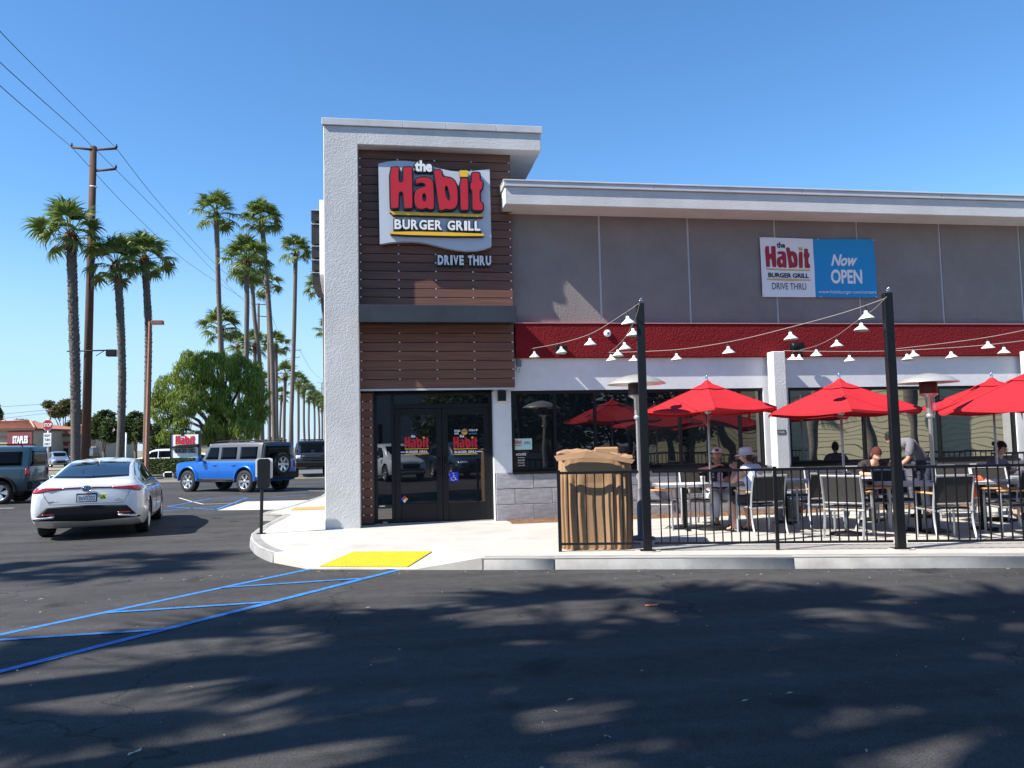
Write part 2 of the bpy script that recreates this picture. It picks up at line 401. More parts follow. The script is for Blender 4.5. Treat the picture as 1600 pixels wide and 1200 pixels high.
LOGO = {k: logo_pts(k) for k in _LOGO}
def rings_mesh(rings, d0, d1, fr, q):
    """polygon with optional hole, extruded from d0 to d1"""
    bm = bmesh.new(); es = []
    for ring in rings:
        vs = [bm.verts.new((u, v, 0)) for u, v in ring]
        for i in range(len(vs)): es.append(bm.edges.new((vs[i], vs[(i+1) % len(vs)])))
    bmesh.ops.triangle_fill(bm, use_beauty=True, use_dissolve=False, edges=es)
    bm.verts.index_update(); base = [(v.co.x, v.co.y) for v in bm.verts]; tris = [[v.index for v in f.verts] for f in bm.faces]
    bm.free()
    q.add([fr(u, v, d1) for u, v in base], tris)
    if d1 != d0:
        q.add([fr(u, v, d0) for u, v in base], [t[::-1] for t in tris])
        for ring in rings:
            n = len(ring); q.add([fr(u, v, d) for d in (d0, d1) for u, v in ring], [(i, (i+1) % n, n+(i+1) % n, n+i) for i in range(n)])
def smooth_ring(ring, it=1):
    for _ in range(it):
        out = []
        for i in range(len(ring)):
            a, b = ring[i], ring[(i+1) % len(ring)]
            out += [(a[0]*.8+b[0]*.2, a[1]*.8+b[1]*.2), (a[0]*.2+b[0]*.8, a[1]*.2+b[1]*.8)]
        ring = out
    return ring
def grow(ring, d):
    """ring pushed outward by d"""
    A = sum(a[0]*b[1]-b[0]*a[1] for a, b in zip(ring, ring[1:]+ring[:1])); sg = 1 if A > 0 else -1; out = []
    for i in range(len(ring)):
        a, b, c = ring[i-1], ring[i], ring[(i+1) % len(ring)]; t = Vector((c[0]-a[0], c[1]-a[1]))
        if t.length > 1e-9: t.normalize()
        out.append((b[0]+t.y*d*sg, b[1]-t.x*d*sg))
    return out
def logo(parent, fr, u0, v0, s, red, yel, txt, the, depth=0.0, base=0.0, side=None, merge=False):
    def F(u, v, d): return fr(u0+u*s, v0+v*s, d)
    for k in ('H', 'a', 'b', 'i', 't'):
        rg = [smooth_ring(r) for r in LOGO[k]]
        if side:
            q = MB(); rings_mesh([grow(rg[0], .011)]+[grow(r, -.008) for r in rg[1:]], base, base+depth, F, q)
            o = q.build('letter_return', side, parent)
            q = MB(); rings_mesh([grow(rg[0], -.005)]+[grow(r, .003) for r in rg[1:]], base+depth+.002, base+depth+.014, F, q); q.build('letter', red, parent)
        else:
            q = MB(); rings_mesh(rg, base, base+depth, F, q); q.build('letter', red, parent)
    for k, nm in (('dot', 'letter_dot'), ('bar1', 'stripe'), ('bar2', 'stripe')):
        if side:
            q = MB(); rings_mesh([[(u, v-.012) for u, v in LOGO[k][0]]], base, base+depth*.6, F, q); q.build(nm+'_return', side, parent)
        q = MB(); rings_mesh(LOGO[k], base+(depth*.6+.002 if side else 0), base+(depth*.6+.012 if side else depth), F, q); q.build(nm, yel, parent)
    (a, b), (c, d) = LOGO['the'][0]
    y0 = min(LOGO['the'][0][0][1], LOGO['the'][0][1][1]); hh = .122
    w_ = c-a
    if side:
        # black halo behind the word
        put_text('word_return', 'the', side, parent, F, a-.012, y0-.062, w_+.024, hh+.03, .055, 0, depth*.8/s, base/s) if False else None
        vs, fs, _ = text_bm('the', (w_+.03), hh+.03, .07, 0, 1.0)
        q = MB(); q.add([F(a-.015+p[0], y0-.066+p[1], base+(p[2]+.5)*depth*.8) for p in vs], fs); q.build('word_return', side, parent, fix=False)
        vs, fs, _ = text_bm('the', w_, hh, .045, 0, 1.0)
        q = MB(); q.add([F(a+p[0], y0-.052+p[1], base+depth*.8+.002+(p[2]+.5)*.012) for p in vs], fs); q.build('word', the, parent, fix=False)
    else:
        vs, fs, _ = text_bm('the', w_, hh, .03, 0, 1.0)
        q = MB(); q.add([F(a+p[0], y0-.045+p[1], base+(p[2]+.5)*max(depth, .0015)) for p in vs], fs); q.build('word', the, parent, fix=False)
    (a, b), (c, d) = LOGO['bg'][0]
    v_ = -.215
    if side:
        put_letters('BURGER GRILL', txt, parent, lambda u, v, dd: F(u, v, dd), a, v_, c-a, .105, .03, depth*.6, base, m2=side)
    else:
        vs, fs, _ = text_bm('BURGER GRILL', c-a, .10, .035, 0, 1.0)
        q = MB(); q.add([F(a+p[0], v_+p[1], base+(p[2]+.5)*max(depth, .0015)) for p in vs], fs); q.build('word', txt, parent, fix=False)
# ================================================================ GROUND
def sheet(name, poly, z, m, kind='structure', parent=None):
    q = MB(); q.add([(p[0], p[1], z) for p in poly], [tuple(range(len(poly)))])
    o = q.build(name, m, parent, fix=False)
    me = o.data
    if me.polygons[0].normal.z < 0: me.flip_normals()
    if kind and parent is None: tag(o, kind=kind)
    return o
M_DIRT = mat('dry_ground', (.20, .17, .12), .95, var=.3, vscale=.02)
sheet('ground', [(-1500, -400), (1500, -400), (1500, 2500), (-1500, 2500)], -.004, M_DIRT)
sheet('parking_lot', [(-60, -30), (60, -30), (60, 43), (-60, 43)], 0, M_ASPH)
M_STREET = mat('street_asphalt', (.12, .118, .115), .85, var=.2, vscale=.5)
sheet('street', [(-140, 47), (60, 47), (60, 66), (-140, 66)], .004, M_STREET)
KS = -.28
def kerbY(x): return 10.27 + KS*(x-2.02)
RA, RB = (-.98, 11.20), (.42, 10.72)             # ramp, front corners at the kerb
RC, RD = (.86, 11.45), (-.42, 11.86)             # ramp, back corners
A2, B2 = (-1.52, 11.98), (1.25, kerbY(1.25))
outline = [(18, kerbY(18)), B2, RB, RA, A2, (-1.72, 12.45), (-1.93, 13.1), (-2.12, 13.9), (-2.22, 14.6), (-2.24, 15.4), (-2.22, 16.4), (-2.16, 17.3), (-2.12, 18.5), (-2.66, 18.9), (-2.62, 19.5), (-2.28, 21.2), (-1.80, 24.9), (-1.55, 40), (-.9, 40), (-.9, 15.6), (18, 15.6)]
HS = .15
side_q = thing('sidewalk', None, None); tag(side_q, kind='structure')
side_q.name = 'sidewalk'
# slabs: the outline (with the ramp quad and its flares left out) cut by joint lines
flat = [(18, kerbY(18)), B2, RC, RD, A2] + outline[5:]
bm = bmesh.new(); f0 = bm.faces.new([bm.verts.new((x, y, 0)) for x, y in flat])
def cut(p, q):
    d = Vector((q[0]-p[0], q[1]-p[1], 0)).normalized(); nrm = Vector((-d.y, d.x, 0))
    bmesh.ops.bisect_plane(bm, geom=bm.verts[:]+bm.edges[:]+bm.faces[:], plane_co=(p[0], p[1], 0), plane_no=nrm)
for x in (2.15, 4.98, 7.8, 10.6, 13.4): cut((x, kerbY(x)), (x+.28, kerbY(x)+1))
cut((-3, 15.5), (3, 15.4+.0)); cut((-.45, 15.5), (-.62, 11.9))
cut((2, 12.9), (12, 12.9+10*KS)) ; cut((-3, 18.5), (3, 18.5)); cut((-3, 21.5), (3, 21.5)); cut((-3, 25), (3, 25))
faces = [[v.co.copy() for v in f.verts] for f in bm.faces]; bm.free()
for fv in faces:
    c = sum(fv, Vector())/len(fv); q = MB()
    bmf = bmesh.new(); ff = bmf.faces.new([bmf.verts.new(v) for v in fv])
    bmesh.ops.inset_individual(bmf, faces=[ff], thickness=.009, depth=0)
    pts = [v.co.copy() for v in ff.verts]; bmf.free()
    q.prism([(p.x, p.y) for p in pts], -.05, HS, lambda u, v, d: (u, v, d))
    o = q.build('slab', M_CONC, side_q)
# bed under the slabs, a little lower, seen in the joints
q = MB(); q.prism([(x, y) for x, y in flat], -.05, HS-.012, lambda u, v, d: (u, v, d)); q.build('joint_bed', M_JOINT, side_q)
q = MB(); zr = .012
q.add([(*RA, zr), (*RB, zr), (*RC, HS+.001), (*RD, HS+.001), (*A2, HS+.001), (*B2, HS+.001)], [(0, 1, 2, 3), (0, 3, 4), (1, 5, 2)])
q.add([(*RA, -.02), (*RB, -.02), (*RA, zr), (*RB, zr), (*A2, -.02), (*A2, HS), (*B2, -.02), (*B2, HS)], [(0, 1, 3, 2), (4, 0, 2, 5), (1, 6, 7, 3)])
q.build('ramp', M_CONC, side_q, fix=False)
# kerb stones along the edge: a slightly different grey face with a rounded nose
def kerb_run(pts, name='kerb', wd=.15, parent=None, z=HS):
    q = MB(); n = len(pts); prof = [(-.018, -.03), (-.004, z-.03), (.008, z-.008), (.03, z+.004), (wd, z+.004), (wd, z-.03)]
    P = [Vector((x, y, 0)) for x, y in pts]; o = 0
    for i, p in enumerate(P):
        a = P[max(i-1, 0)]; b = P[min(i+1, n-1)]; t = (b-a).normalized(); nr = Vector((t.y, -t.x, 0))
        for d, h in prof: q.v.append(tuple(p + nr*d + Vector((0, 0, h))))
    m_ = len(prof)
    for i in range(n-1):
        for k in range(m_-1): q.face((i*m_+k, i*m_+k+1, (i+1)*m_+k+1, (i+1)*m_+k), k in (0, 1, 2))
    q.face(range(m_)); q.face([(n-1)*m_+k for k in range(m_)])
    return q.build(name, M_KERB, parent)
def seg(a, b, k): return [(a[0]+(b[0]-a[0])*i/k, a[1]+(b[1]-a[1])*i/k) for i in range(k+1)]
brk = [B2[0]+.02, 2.15, 4.98, 7.8, 10.6, 13.4, 17.9]
for a, b in zip(brk, brk[1:]): kerb_run([(a+.006, kerbY(a+.006)), (b-.006, kerbY(b-.006))][::-1], parent=side_q)
curve = [A2, (-1.72, 12.45), (-1.93, 13.1), (-2.12, 13.9), (-2.22, 14.6), (-2.24, 15.4), (-2.22, 16.4), (-2.16, 17.3), (-2.12, 18.5)]
# refine the corner so that it reads as a curve
def catmull(P, k=6):
    out = []
    for i in range(len(P)-1):
        p0 = P[max(i-1, 0)]; p1 = P[i]; p2 = P[i+1]; p3 = P[min(i+2, len(P)-1)]
        for j in range(k):
            t = j/k; out.append(tuple(.5*((2*b)+(-a+c)*t+(2*a-5*b+4*c-d)*t*t+(-a+3*b-3*c+d)*t**3) for a, b, c, d in zip(p0, p1, p2, p3)))
    out.append(P[-1]); return out
kerb_run(catmull(curve, 4), parent=side_q)
kerb_run([(-2.14, 18.52), (-2.66, 18.9), (-2.62, 19.5), (-2.28, 21.2), (-1.80, 24.9), (-1.55, 40)], parent=side_q)
# yellow tactile pads with domes
def tactile(corners, zf, nu, nv, label, pm=None):
    t = thing('tactile_pad', label, 'tactile paving', (0, 0, 0))
    a, b, c, d = [Vector((*p, zf(p))) for p in corners]
    up = (b-a).cross(d-a).normalized()
    if up.z < 0: up = -up
    q = MB(); q.add([a, b, c, d, a+up*.008, b+up*.008, c+up*.008, d+up*.008], [(4, 5, 6, 7), (0, 1, 5, 4), (1, 2, 6, 5), (2, 3, 7, 6), (3, 0, 4, 7)])
    q.build('pad', pm or M_YELLOW, t)
    q = MB()
    for i in range(nu):
        for j in range(nv):
            u = (i+.5)/nu; v = (j+.5)/nv
            p = (a*(1-u)+b*u)*(1-v) + (d*(1-u)+c*u)*v + up*.008
            vs = [p+Vector((math.cos(k*PI/3)*r, math.sin(k*PI/3)*r, 0))+up*h for r, h in ((.014, 0), (.008, .007)) for k in range(6)]
            q.add(vs, [(k, (k+1) % 6, 6+(k+1) % 6, 6+k) for k in range(6)]+[tuple(range(6, 12))])
    o = q.build('dome', pm or M_YELLOW, t, fix=False); tag(o, kind='stuff')
def rampz(p):
    # height on the ramp plane: front edge zr, back edge HS
    a = Vector(RA); b = Vector(RB); n_ = Vector((-(b-a).y, (b-a).x)).normalized(); dist = (Vector(p)-a).dot(n_); full = (Vector(RD)-a).dot(n_)
    return zr + (HS-zr)*max(0, min(1, dist/full)) + .004
def lerp2(a, b, t): return (a[0]+(b[0]-a[0])*t, a[1]+(b[1]-a[1])*t)
tactile([lerp2(lerp2(RA, RB, .07), lerp2(RD, RC, .07), .08), lerp2(lerp2(RA, RB, .90), lerp2(RD, RC, .90), .08), lerp2(lerp2(RA, RB, .90), lerp2(RD, RC, .90), .86), lerp2(lerp2(RA, RB, .07), lerp2(RD, RC, .07), .86)], rampz, 22, 13, 'bright yellow tactile paving pad on the kerb ramp in front of the entrance')
tactile([(-2.1, 19.6), (-1.25, 19.6), (-1.25, 20.4), (-2.1, 20.4)], lambda p: HS+.004, 14, 12, 'faded orange yellow tactile pad on the far pavement left of the tower', mat('faded_orange', (.50, .32, .12), .8, var=.2, vscale=5))

# blue and white paint on the lot
def stripe(name, a, b, w_, m, z=.004):
    a = Vector(a[:2]); b = Vector(b[:2]); t = (b-a).normalized(); n_ = Vector((-t.y, t.x))*w_/2
    k = max(2, int((b-a).length/.35)); L_ = []; R_ = []
    for i in range(k+1):
        p = a+(b-a)*i/k; j = 1+.10*noise.noise((p.x*3, p.y*3, 0)); L_.append(p+n_*j); R_.append(p-n_*j)
    q = MB(); q.add([(p.x, p.y, z) for p in L_+R_], [(i, i+1, k+2+i, k+1+i) for i in range(k)]); 
    o = q.build(name, m, fix=False)
    if o.data.polygons[0].normal.z < 0: o.data.flip_normals()
    return tag(o, kind='structure')
def pxl(a, b, w_, m, z, ext=0):
    p = gz(*a); q_ = gz(*b)
    if ext: p = p + (p-q_).normalized()*ext
    stripe('painted_line', p, q_, w_, m, z)
pxl((0, 992), (500, 886), .085, M_BLUE, .003, 3)
pxl((0, 1050), (622, 891), .095, M_BLUE, .006, 3)
pxl((0, 1001), (262, 984), .075, M_BLUE, .008, 2)
pxl((168, 958), (430, 941), .075, M_BLUE, .008)
pxl((345, 919), (574, 904), .075, M_BLUE, .008)
pxl((492, 887), (618, 890), .08, M_BLUE, .010)
for a, b in [((262, 792), (330, 779)), ((330, 779), (386, 778)), ((386, 778), (336, 797)), ((262, 792), (345, 797)), ((240, 800), (345, 790)), ((375, 781), (480, 773))]:
    pxl(a, b, .09, M_BLUE, .005)
sheet('concrete_apron', [tuple(gz(x, y)[:2]) for x, y in [(340, 798), (385, 784), (515, 781), (515, 793), (420, 797)]], .009, M_CONC)
for a, b in [((-30, 795), (22, 794)), ((-60, 783), (62, 784))]: pxl(a, b, .10, M_WPAINT, .004)
for a, b in [((280, 778), (300, 784)), ((300, 784), (318, 788)), ((318, 788), (370, 786)), ((440, 765), (520, 768))]: pxl(a, b, .06, M_WPAINT, .004)
# litter: bits of leaf and chips on the asphalt
q = MB(); rr = random.Random(3)
for i in range(260):
    x = rr.uniform(-6, 9); y = rr.uniform(3.2, kerbY(x)-.05) if rr.random() < .6 else kerbY(max(x, -1))-abs(rr.gauss(0, .25))-.03
    s_ = rr.uniform(.006, .018); a = rr.uniform(0, PI)
    if x < -1.2 and y > 11: continue
    M_ = Matrix.Translation((x, y, .004)) @ Matrix.Rotation(a, 4, 'Z')
    q.add([(-s_*2, 0, 0), (0, -s_*.6, .002), (s_*2, 0, 0.001), (0, s_*.6, .006)], [(0, 1, 2, 3)], M_)
o = q.build('litter', mat('litter_bits', (.35, .30, .22), .9, var=.5, vscale=8), fix=False); tag(o, 'scattered dry leaf bits and pale chips on the dark asphalt', 'litter', kind='stuff')
lf = MB(); lf.add([(-.07, 0, .004), (-.02, -.03, .012), (.06, -.012, .006), (.08, .01, .02), (.0, .03, .008), (-.05, .02, .016)], [(0, 1, 5), (1, 4, 5), (1, 2, 4), (2, 3, 4)])
o = lf.build('fallen_leaf', mat('dead_leaf', (.40, .12, .06), .8), loc=gz(1018, 947)); tag(o, 'reddish brown dead leaf on the asphalt below the cardboard wrapped bin', 'leaf')
o = link('fallen_leaf', lf.mesh('fallen_leaf', mat('straw', (.5, .42, .3), .8)), None, gz(210, 1178)); o.rotation_euler = (0, 0, .9); o.scale = (.6, .35, 1); tag(o, 'pale straw coloured leaf scrap near the bottom left of the asphalt', 'leaf')
# mulch strip along the wall
q = MB(); nx, ny = 150, 7; X0, X1 = 2.3, 14.5
for j in range(ny):
    for i in range(nx):
        x = X0+(X1-X0)*i/(nx-1); y = 14.62+(15.34-14.62)*j/(ny-1) - (.0 if x > 2.8 else 0)
        edge = min(j, ny-1-j)/2.; y += .03*noise.noise((x*5, j, 0))
        q.v.append((x, y, HS+.004+min(1, edge)*(.02+.03*abs(noise.noise((x*14, y*14, 3))))))
for j in range(ny-1):
    for i in range(nx-1): q.face((j*nx+i, j*nx+i+1, (j+1)*nx+i+1, (j+1)*nx+i))
for i in range(900):
    x = rr.uniform(X0, X1); y = rr.uniform(14.58, 15.22); a = rr.uniform(0, PI); s_ = rr.uniform(.015, .04)
    q.add([(-s_, -s_*.25, 0), (s_, -s_*.25, .01), (s_, s_*.25, .012), (-s_, s_*.25, .006)], [(0, 1, 2, 3)], Matrix.Translation((x, y, HS+.035+rr.random()*.02)) @ Matrix.Rotation(a, 4, 'Z'))
tag(q.build('mulch_bed', M_MULCH, fix=False), kind='structure')

# ================================================================ RESTAURANT BUILDING
YW = 15.30; YP = 15.15; YF = 14.88; YD = 15.46      # wall, plank front, fin front, door planes
bld = thing('restaurant', 'single storey restaurant with wood clad corner tower, grey stucco wall and red band', 'building', (0, YW, 0))
def bp(q, name, m, bev=0, **k):                      # build in world space, then parent
    o = q.build(name, m, None, bev, **k); o.parent = bld; o.matrix_parent_inverse = Matrix.Translation((0, -YW, 0)); return o
def bbox(name, m, b, bev=0):
    q = MB(); q.box(*b); return bp(q, name, m, bev)
XF0, XF1 = -1.005, -.385                             # fin
XR = 2.50                                            # right end of the planks
XE = 17.5
# body of the building behind
bbox('core_wall', M_GREY_ST, (-.98, 15.72, HS, 2.4, 26, 7.3))
bbox('core_wall', M_GREY_ST, (2.45, 15.9, HS, XE, 30, 6.2))
# fin and overhang, one stucco piece each
x1o = gy(845, 215, YF).x
q = MB(); q.prism([(XF0, HS-.02), (XF1, HS-.02), (XF1, 7.16), (x1o, 7.16), (x1o, 7.50), (XF0, 7.50)], YF, 15.70, lambda u, v, d: (u, d, v)); bp(q, 'stucco_frame', M_WHITE_ST, .012)
q = MB(); q.box(XF0, 15.702, 7.162, x1o, 18.3, 7.498); bp(q, 'overhang', M_WHITE_ST)
q = MB()
cp = [XF0-.03, .45, 1.25, 2.2, x1o+.03]
for a, b in zip(cp, cp[1:]): q.box(a+.003, YF-.035, 7.502, b-.003, 18.33, 7.63)
bp(q, 'coping', M_METALW, .006)
# planks
PP = .1625
def planks(x0, x1, z0, z1, yf, pitch, clips):
    n_ = int(round((z1-z0)/pitch)); ph = (z1-z0)/n_
    me = None; qc = MB()
    for i in range(n_):
        z = z0+i*ph
        if me is None:
            q = MB(); q.box(-(x1-x0)/2, 0, .006, (x1-x0)/2, .03, ph-.006); me = q.mesh('plank', M_PLANK, .003)
        o = link('plank', me, bld, ((x0+x1)/2, yf-YW+random.uniform(-.002, .002), z))
        if i > 0:
            for cx in clips: qc.box(cx-.012, yf-.004, z-.010, cx+.012, yf+.01, z+.010)
    o = bp(qc, 'clip', M_CLIP); tag(o, kind='stuff')
cl = [gy(p, 420, YP).x for p in (623, 681, 739)]
planks(XF1+.002, XR, 4.20, 7.158, YP, PP, cl+[XR-.03, XF1+.03])
planks(XF1+.002, XR, 2.66, 3.86, YP, PP, cl+[XR-.03, XF1+.03])
bbox('plank_backing', M_SIGNBLK, (XF1, YP+.032, 2.64, XR-.004, 15.69, 7.158))
bbox('lintel_trim', M_METALW, (XF1+.002, YP+.004, 2.618, XR, YP+.03, 2.655))
xd0, xd1 = -.13, 2.09
planks(XF1+.002, -.16, HS+.02, 2.60, YD-.06, PP, [-.20, XF1+.04])
bbox('plank_backing', M_SIGNBLK, (XF1, YD-.028, HS, -.135, 15.71, 2.64))
# canopy
xc0, xc1 = gy(560, 495, 14.55).x, gy(807, 495, 14.55).x
q = MB(); q.box(xc0, 14.55, 3.81, xc1, 14.60, 4.12); q.box(xc0, 14.60, 3.86, xc0+.05, YP+.03, 4.12); q.box(xc1-.05, 14.60, 3.86, xc1, 15.14, 4.12); q.box(xc0+.05, 14.60, 4.06, xc1-.05, YP-.002, 4.10)
bp(q, 'canopy', M_CANOPY, .006)
for i in range(11):
    a = xc0+.052+(xc1-xc0-.104)*i/11; b = xc0+.052+(xc1-xc0-.104)*(i+1)/11
    bbox('soffit_panel', M_PLASTIC, (a+.006, 14.605, 3.845, b-.006, YP-.004, 3.86))
# grey upper wall in panels with pale reveals
rev = [gy(938, 420, YW).x, gy(1077, 420, YW).x, gy(1213, 420, YW).x, gy(1342, 420, YW).x, gy(1471, 420, YW).x, gy(1595, 420, YW).x]
rev.append(rev[-1]*2-rev[-2]); rev.append(XE)
xs = XR-.05
for r in rev:
    bbox('wall_panel', M_GREY_ST, (xs, YW, 3.85, r-.022, 15.72, 6.3)); 
    if r < XE: bbox('reveal', M_METALW, (r-.02, YW+.014, 3.85, r+.02, 15.72, 6.3))
    xs = r+.022
# roof edge fascia
xp0 = gy(789, 300, 14.66).x
bbox('roof_fascia', M_WHITE_ST, (xp0, 14.66, 6.04, XE, 16.2, 6.375), .012)
q = MB(); xq = [xp0-.03, 5.2, 8.25, 11.3, 14.35, XE]
for a, b in zip(xq, xq[1:]): q.box(a+.003, 14.62, 6.377, b-.003, 16.24, 6.47)
bp(q, 'coping', M_METALW, .006)
q = MB(); q.box(xp0-.035, 14.605, 6.472, XE, 16.25, 6.50); bp(q, 'coping_cap', M_METALW, .006)
# red band
bbox('red_band', M_RED_ST, (XR+.03, YW-.10, 3.22, XE, YW-.002, 3.88), .015)
bbox('band_lit_edge', mat('sunlit_edge_pink', (.5, .2, .2), .5), (XR+.03, YW-.115, 3.883, XE, YW-.002, 3.90))  # sunlit top edge of the red band, painted as a pale pink strip
# white wall round the windows (built in pieces so that the openings are real)
w1 = (gy(799, 650, YW).x, gy(1194, 650, YW).x); w2 = (gy(1233, 650, YW).x, gy(1588, 650, YW).x)
ZS, ZT = 1.04, 2.60
bbox('white_wall', M_WHITE_WALL, (xd1+.02, YW, ZT+.002, XE, 15.7, 3.22))
bbox('white_wall', M_WHITE_WALL, (xd1+.02, YW, ZS+.002, w1[0]-.002, 15.7, ZT))
bbox('white_wall', M_WHITE_WALL, (w1[1]+.002, YW, ZS+.002, w2[0]-.002, 15.7, ZT))
bbox('white_wall', M_WHITE_WALL, (w2[1]+.002, YW, ZS+.002, XE, 15.7, ZT))
# stone base: recessed joint layer and single blocks
bbox('mortar', M_JOINT, (xd1+.02, YW+.012, HS, XE, 15.7, ZS))
rows = 3; rh = (ZS-HS)/rows; mes = {}
for r in range(rows):
    x = xd1+.03 - (.36 if r % 2 else 0)
    while x < 14.2:
        bl = .72; a = max(x, xd1+.025); b = min(x+bl, XE)
        if b-a > .06:
            k = round(b-a, 2)
            if k not in mes:
                q = MB(); q.box(-(b-a)/2+.004, 0, .004, (b-a)/2-.004, .03, rh-.004); mes[k] = q.mesh('stone_block', M_STONE, .006)
            link('stone_block', mes[k], bld, ((a+b)/2, -.018+random.uniform(-.004, .004), HS+r*rh))
        x += bl
bbox('sill', M_BLACK, (w1[0], YW-.05, ZS-.03, w1[1], YW+.1, ZS+.02), .005)
bbox('sill', M_BLACK, (w2[0], YW-.05, ZS-.03, w2[1], YW+.1, ZS+.02), .005)
# pillars
def pillar(pxa, pxb, top):
    x0 = gy(pxa, 600, YW-.02).x; yf = YW-.36; x1 = gy(pxb, 600, yf).x
    bbox('pillar', M_WHITE_ST, (x0, yf, HS-.02, x1, YW-.001 if top < 3.2 else YW-.104, top), .012)
    return x0, x1, yf
P1 = pillar(1197, 1229, 3.30)
P2 = pillar(1591, 1625, 3.30)
# windows
def window(x0, x1, mulls, gm=None):
    fr = MB(); t = .06; yf = YW+.03
    fr.box(x0, yf, ZS+.022, x0+t, yf+.09, ZT); fr.box(x1-t, yf, ZS+.022, x1, yf+.09, ZT)
    fr.box(x0+t, yf, ZT-t, x1-t, yf+.09, ZT); fr.box(x0+t, yf, ZS+.022, x1-t, yf+.09, ZS+.022+t)
    w_ = bp(fr, 'window', M_BLACK, .004)
    e = [x0]+[gy(p, 650, YW).x for p in mulls]+[x1]
    for xm in e[1:-1]:
        q = MB(); q.box(xm-.028, yf+.004-YW, ZS+.08, xm+.028, yf+.086-YW, ZT-t-.002); q.build('mullion', M_BLACK, w_).matrix_parent_inverse = Matrix.Translation((0, YW, 0))
    for a, b in zip(e, e[1:]):
        q = MB(); q.box(a+.03, yf+.04-YW, ZS+.06, b-.03, yf+.052-YW, ZT-.04); o = q.build('pane', gm or M_GLASS, w_); o.matrix_parent_inverse = Matrix.Translation((0, YW, 0))
    return w_
window(*w1, [868, 931, 1064, 1158]); window(*w2, [1352, 1470], M_GLASS2)
# dark inside wall so that nothing shows past the glass edges
bbox('inner_wall', M_SIGNBLK, (xd1+.05, 15.702, HS, XE-.1, 15.88, 3.2))
# entrance: frame, sidelight, transom, two leaves
q = MB(); yd = YD; zt = 2.60
def fb(q, a, b, z0, z1, y0=0, y1=.09): q.box(a, yd+y0, z0, b, yd+y1, z1)
fb(q, xd0, xd0+.05, HS, zt); fb(q, xd1-.05, xd1, HS, zt); fb(q, xd0+.05, xd1-.05, zt-.05, zt)
xs1 = gy(614, 700, YD).x; fb(q, xs1-.03, xs1+.03, HS, zt-.05)
fb(q, xd0+.05, xs1-.03, HS, HS+.09); fb(q, xs1+.03, xd1-.05, 2.30, 2.38)
entr = bp(q, 'entrance', M_BLACK, .004)
def eb(name, m, b, bev=0, parent=None):
    q = MB(); q.box(*b); o = q.build(name, m, None, bev); o.parent = parent or entr
    o.matrix_parent_inverse = Matrix.Translation((0, -0, 0)) if False else Matrix.Identity(4)
    # local = world - YW because entr has parent_inverse; keep identity transform
    return o
fb_gl = [('sidelight', (xd0+.05, yd+.04, HS+.09, xs1-.03, yd+.05, zt-.05)), ('transom', (xs1+.03, yd+.04, 2.38, xd1-.05, yd+.05, zt-.05))]
for nme, b in fb_gl: eb(nme, M_DOORGLASS, b)
bbox('jamb_wall', M_WHITE_WALL, (xd1+.004, YW+.002, HS, xd1+.018, 15.7, 2.6))
xm = gy(691, 700, YD).x
def leaf(x0, x1, hinge):
    q = MB(); s = .11
    q.box(x0, yd+.006, HS+.015, x0+s, yd+.055, 2.295); q.box(x1-s, yd+.006, HS+.015, x1, yd+.055, 2.295)
    q.box(x0+s, yd+.006, 2.17, x1-s, yd+.055, 2.295); q.box(x0+s, yd+.006, HS+.015, x1-s, yd+.055, HS+.36)
    d = bp(q, 'door', M_BLACK, .004)
    q = MB(); q.box(x0+s-.01, yd+.024, HS+.35, x1-s+.01, yd+.034, 2.18); o = q.build('glass', M_DOORGLASS, d)
    hx = x1-.055 if hinge == 'l' else x0+.055
    q = MB(); q.tube([(hx, yd+.01, 1.02), (hx, yd-.05, 1.02), (hx, yd-.05, 1.36), (hx, yd+.01, 1.36)], .012, 8); q.build('handle', M_BLACK, d)
    return d
d1 = leaf(xs1+.034, xm-.003, 'l'); d2 = leaf(xm+.003, xd1-.053, 'r')
q = MB(); q.tube([(xm+.05, yd-.012, 1.22), (xm+.05, yd+.01, 1.22)], .012, 10); q.build('lock_cylinder', M_CHROME, d2)
bbox('threshold', M_ALU, (xd0, YD-.06, HS+.001, xd1, YD+.1, HS+.014))
bbox('recess_floor', M_CONC, (XF1, YW+.002, HS-.05, xd1+.02, 15.72, HS+.0005))

def wallfr(Y, x0, z0):                                # frame on a wall plane facing the camera
    return lambda u, v, d: (x0+u, Y-d, z0+v)
# decals on the doors
yg = YD+.022
for pxx in (632, 708):
    p = gy(pxx, 700, yg); q_ = gy(pxx+38, 700, yg)
    t = thing('door_decal', ('red and white logo decal on the left glass door' if pxx == 632 else 'red and white logo decal on the right glass door above the blue sticker'), 'decal', (p.x, yg, p.z))
    logo(t, lambda u, v, d: (u, -d, v), 0, 0, q_.x-p.x, M_SIGNRED, M_SIGNYEL, M_SIGNWHT, M_SIGNWHT, .0015, .001)
    q = MB(); q.box(-.09, -.002, -.085, 0, -.0006, -.07); 
    if pxx == 632: q.build('line', M_SIGNWHT, t)
    else:
        q = MB(); q.box((q_.x-p.x)*.95, -.002, -.085, (q_.x-p.x)+.10, -.0006, -.07); q.build('line', M_SIGNWHT, t)
p = gy(702, 752, yg); q_ = gy(716, 739, yg); s = q_.x-p.x
t = thing('access_sticker', 'blue square wheelchair access sticker on the right glass door', 'sticker', (p.x, yg, p.z))
q = MB(); q.box(0, -.002, 0, s, -.0006, s); q.build('backing', mat('sticker_blue', (.01, .03, .55), .5), t)
q = MB(); c = s*.45
pts = [(c+math.cos(a)*s*.24, -.003, s*.33+math.sin(a)*s*.24) for a in [math.radians(x) for x in range(150, 381, 20)]]
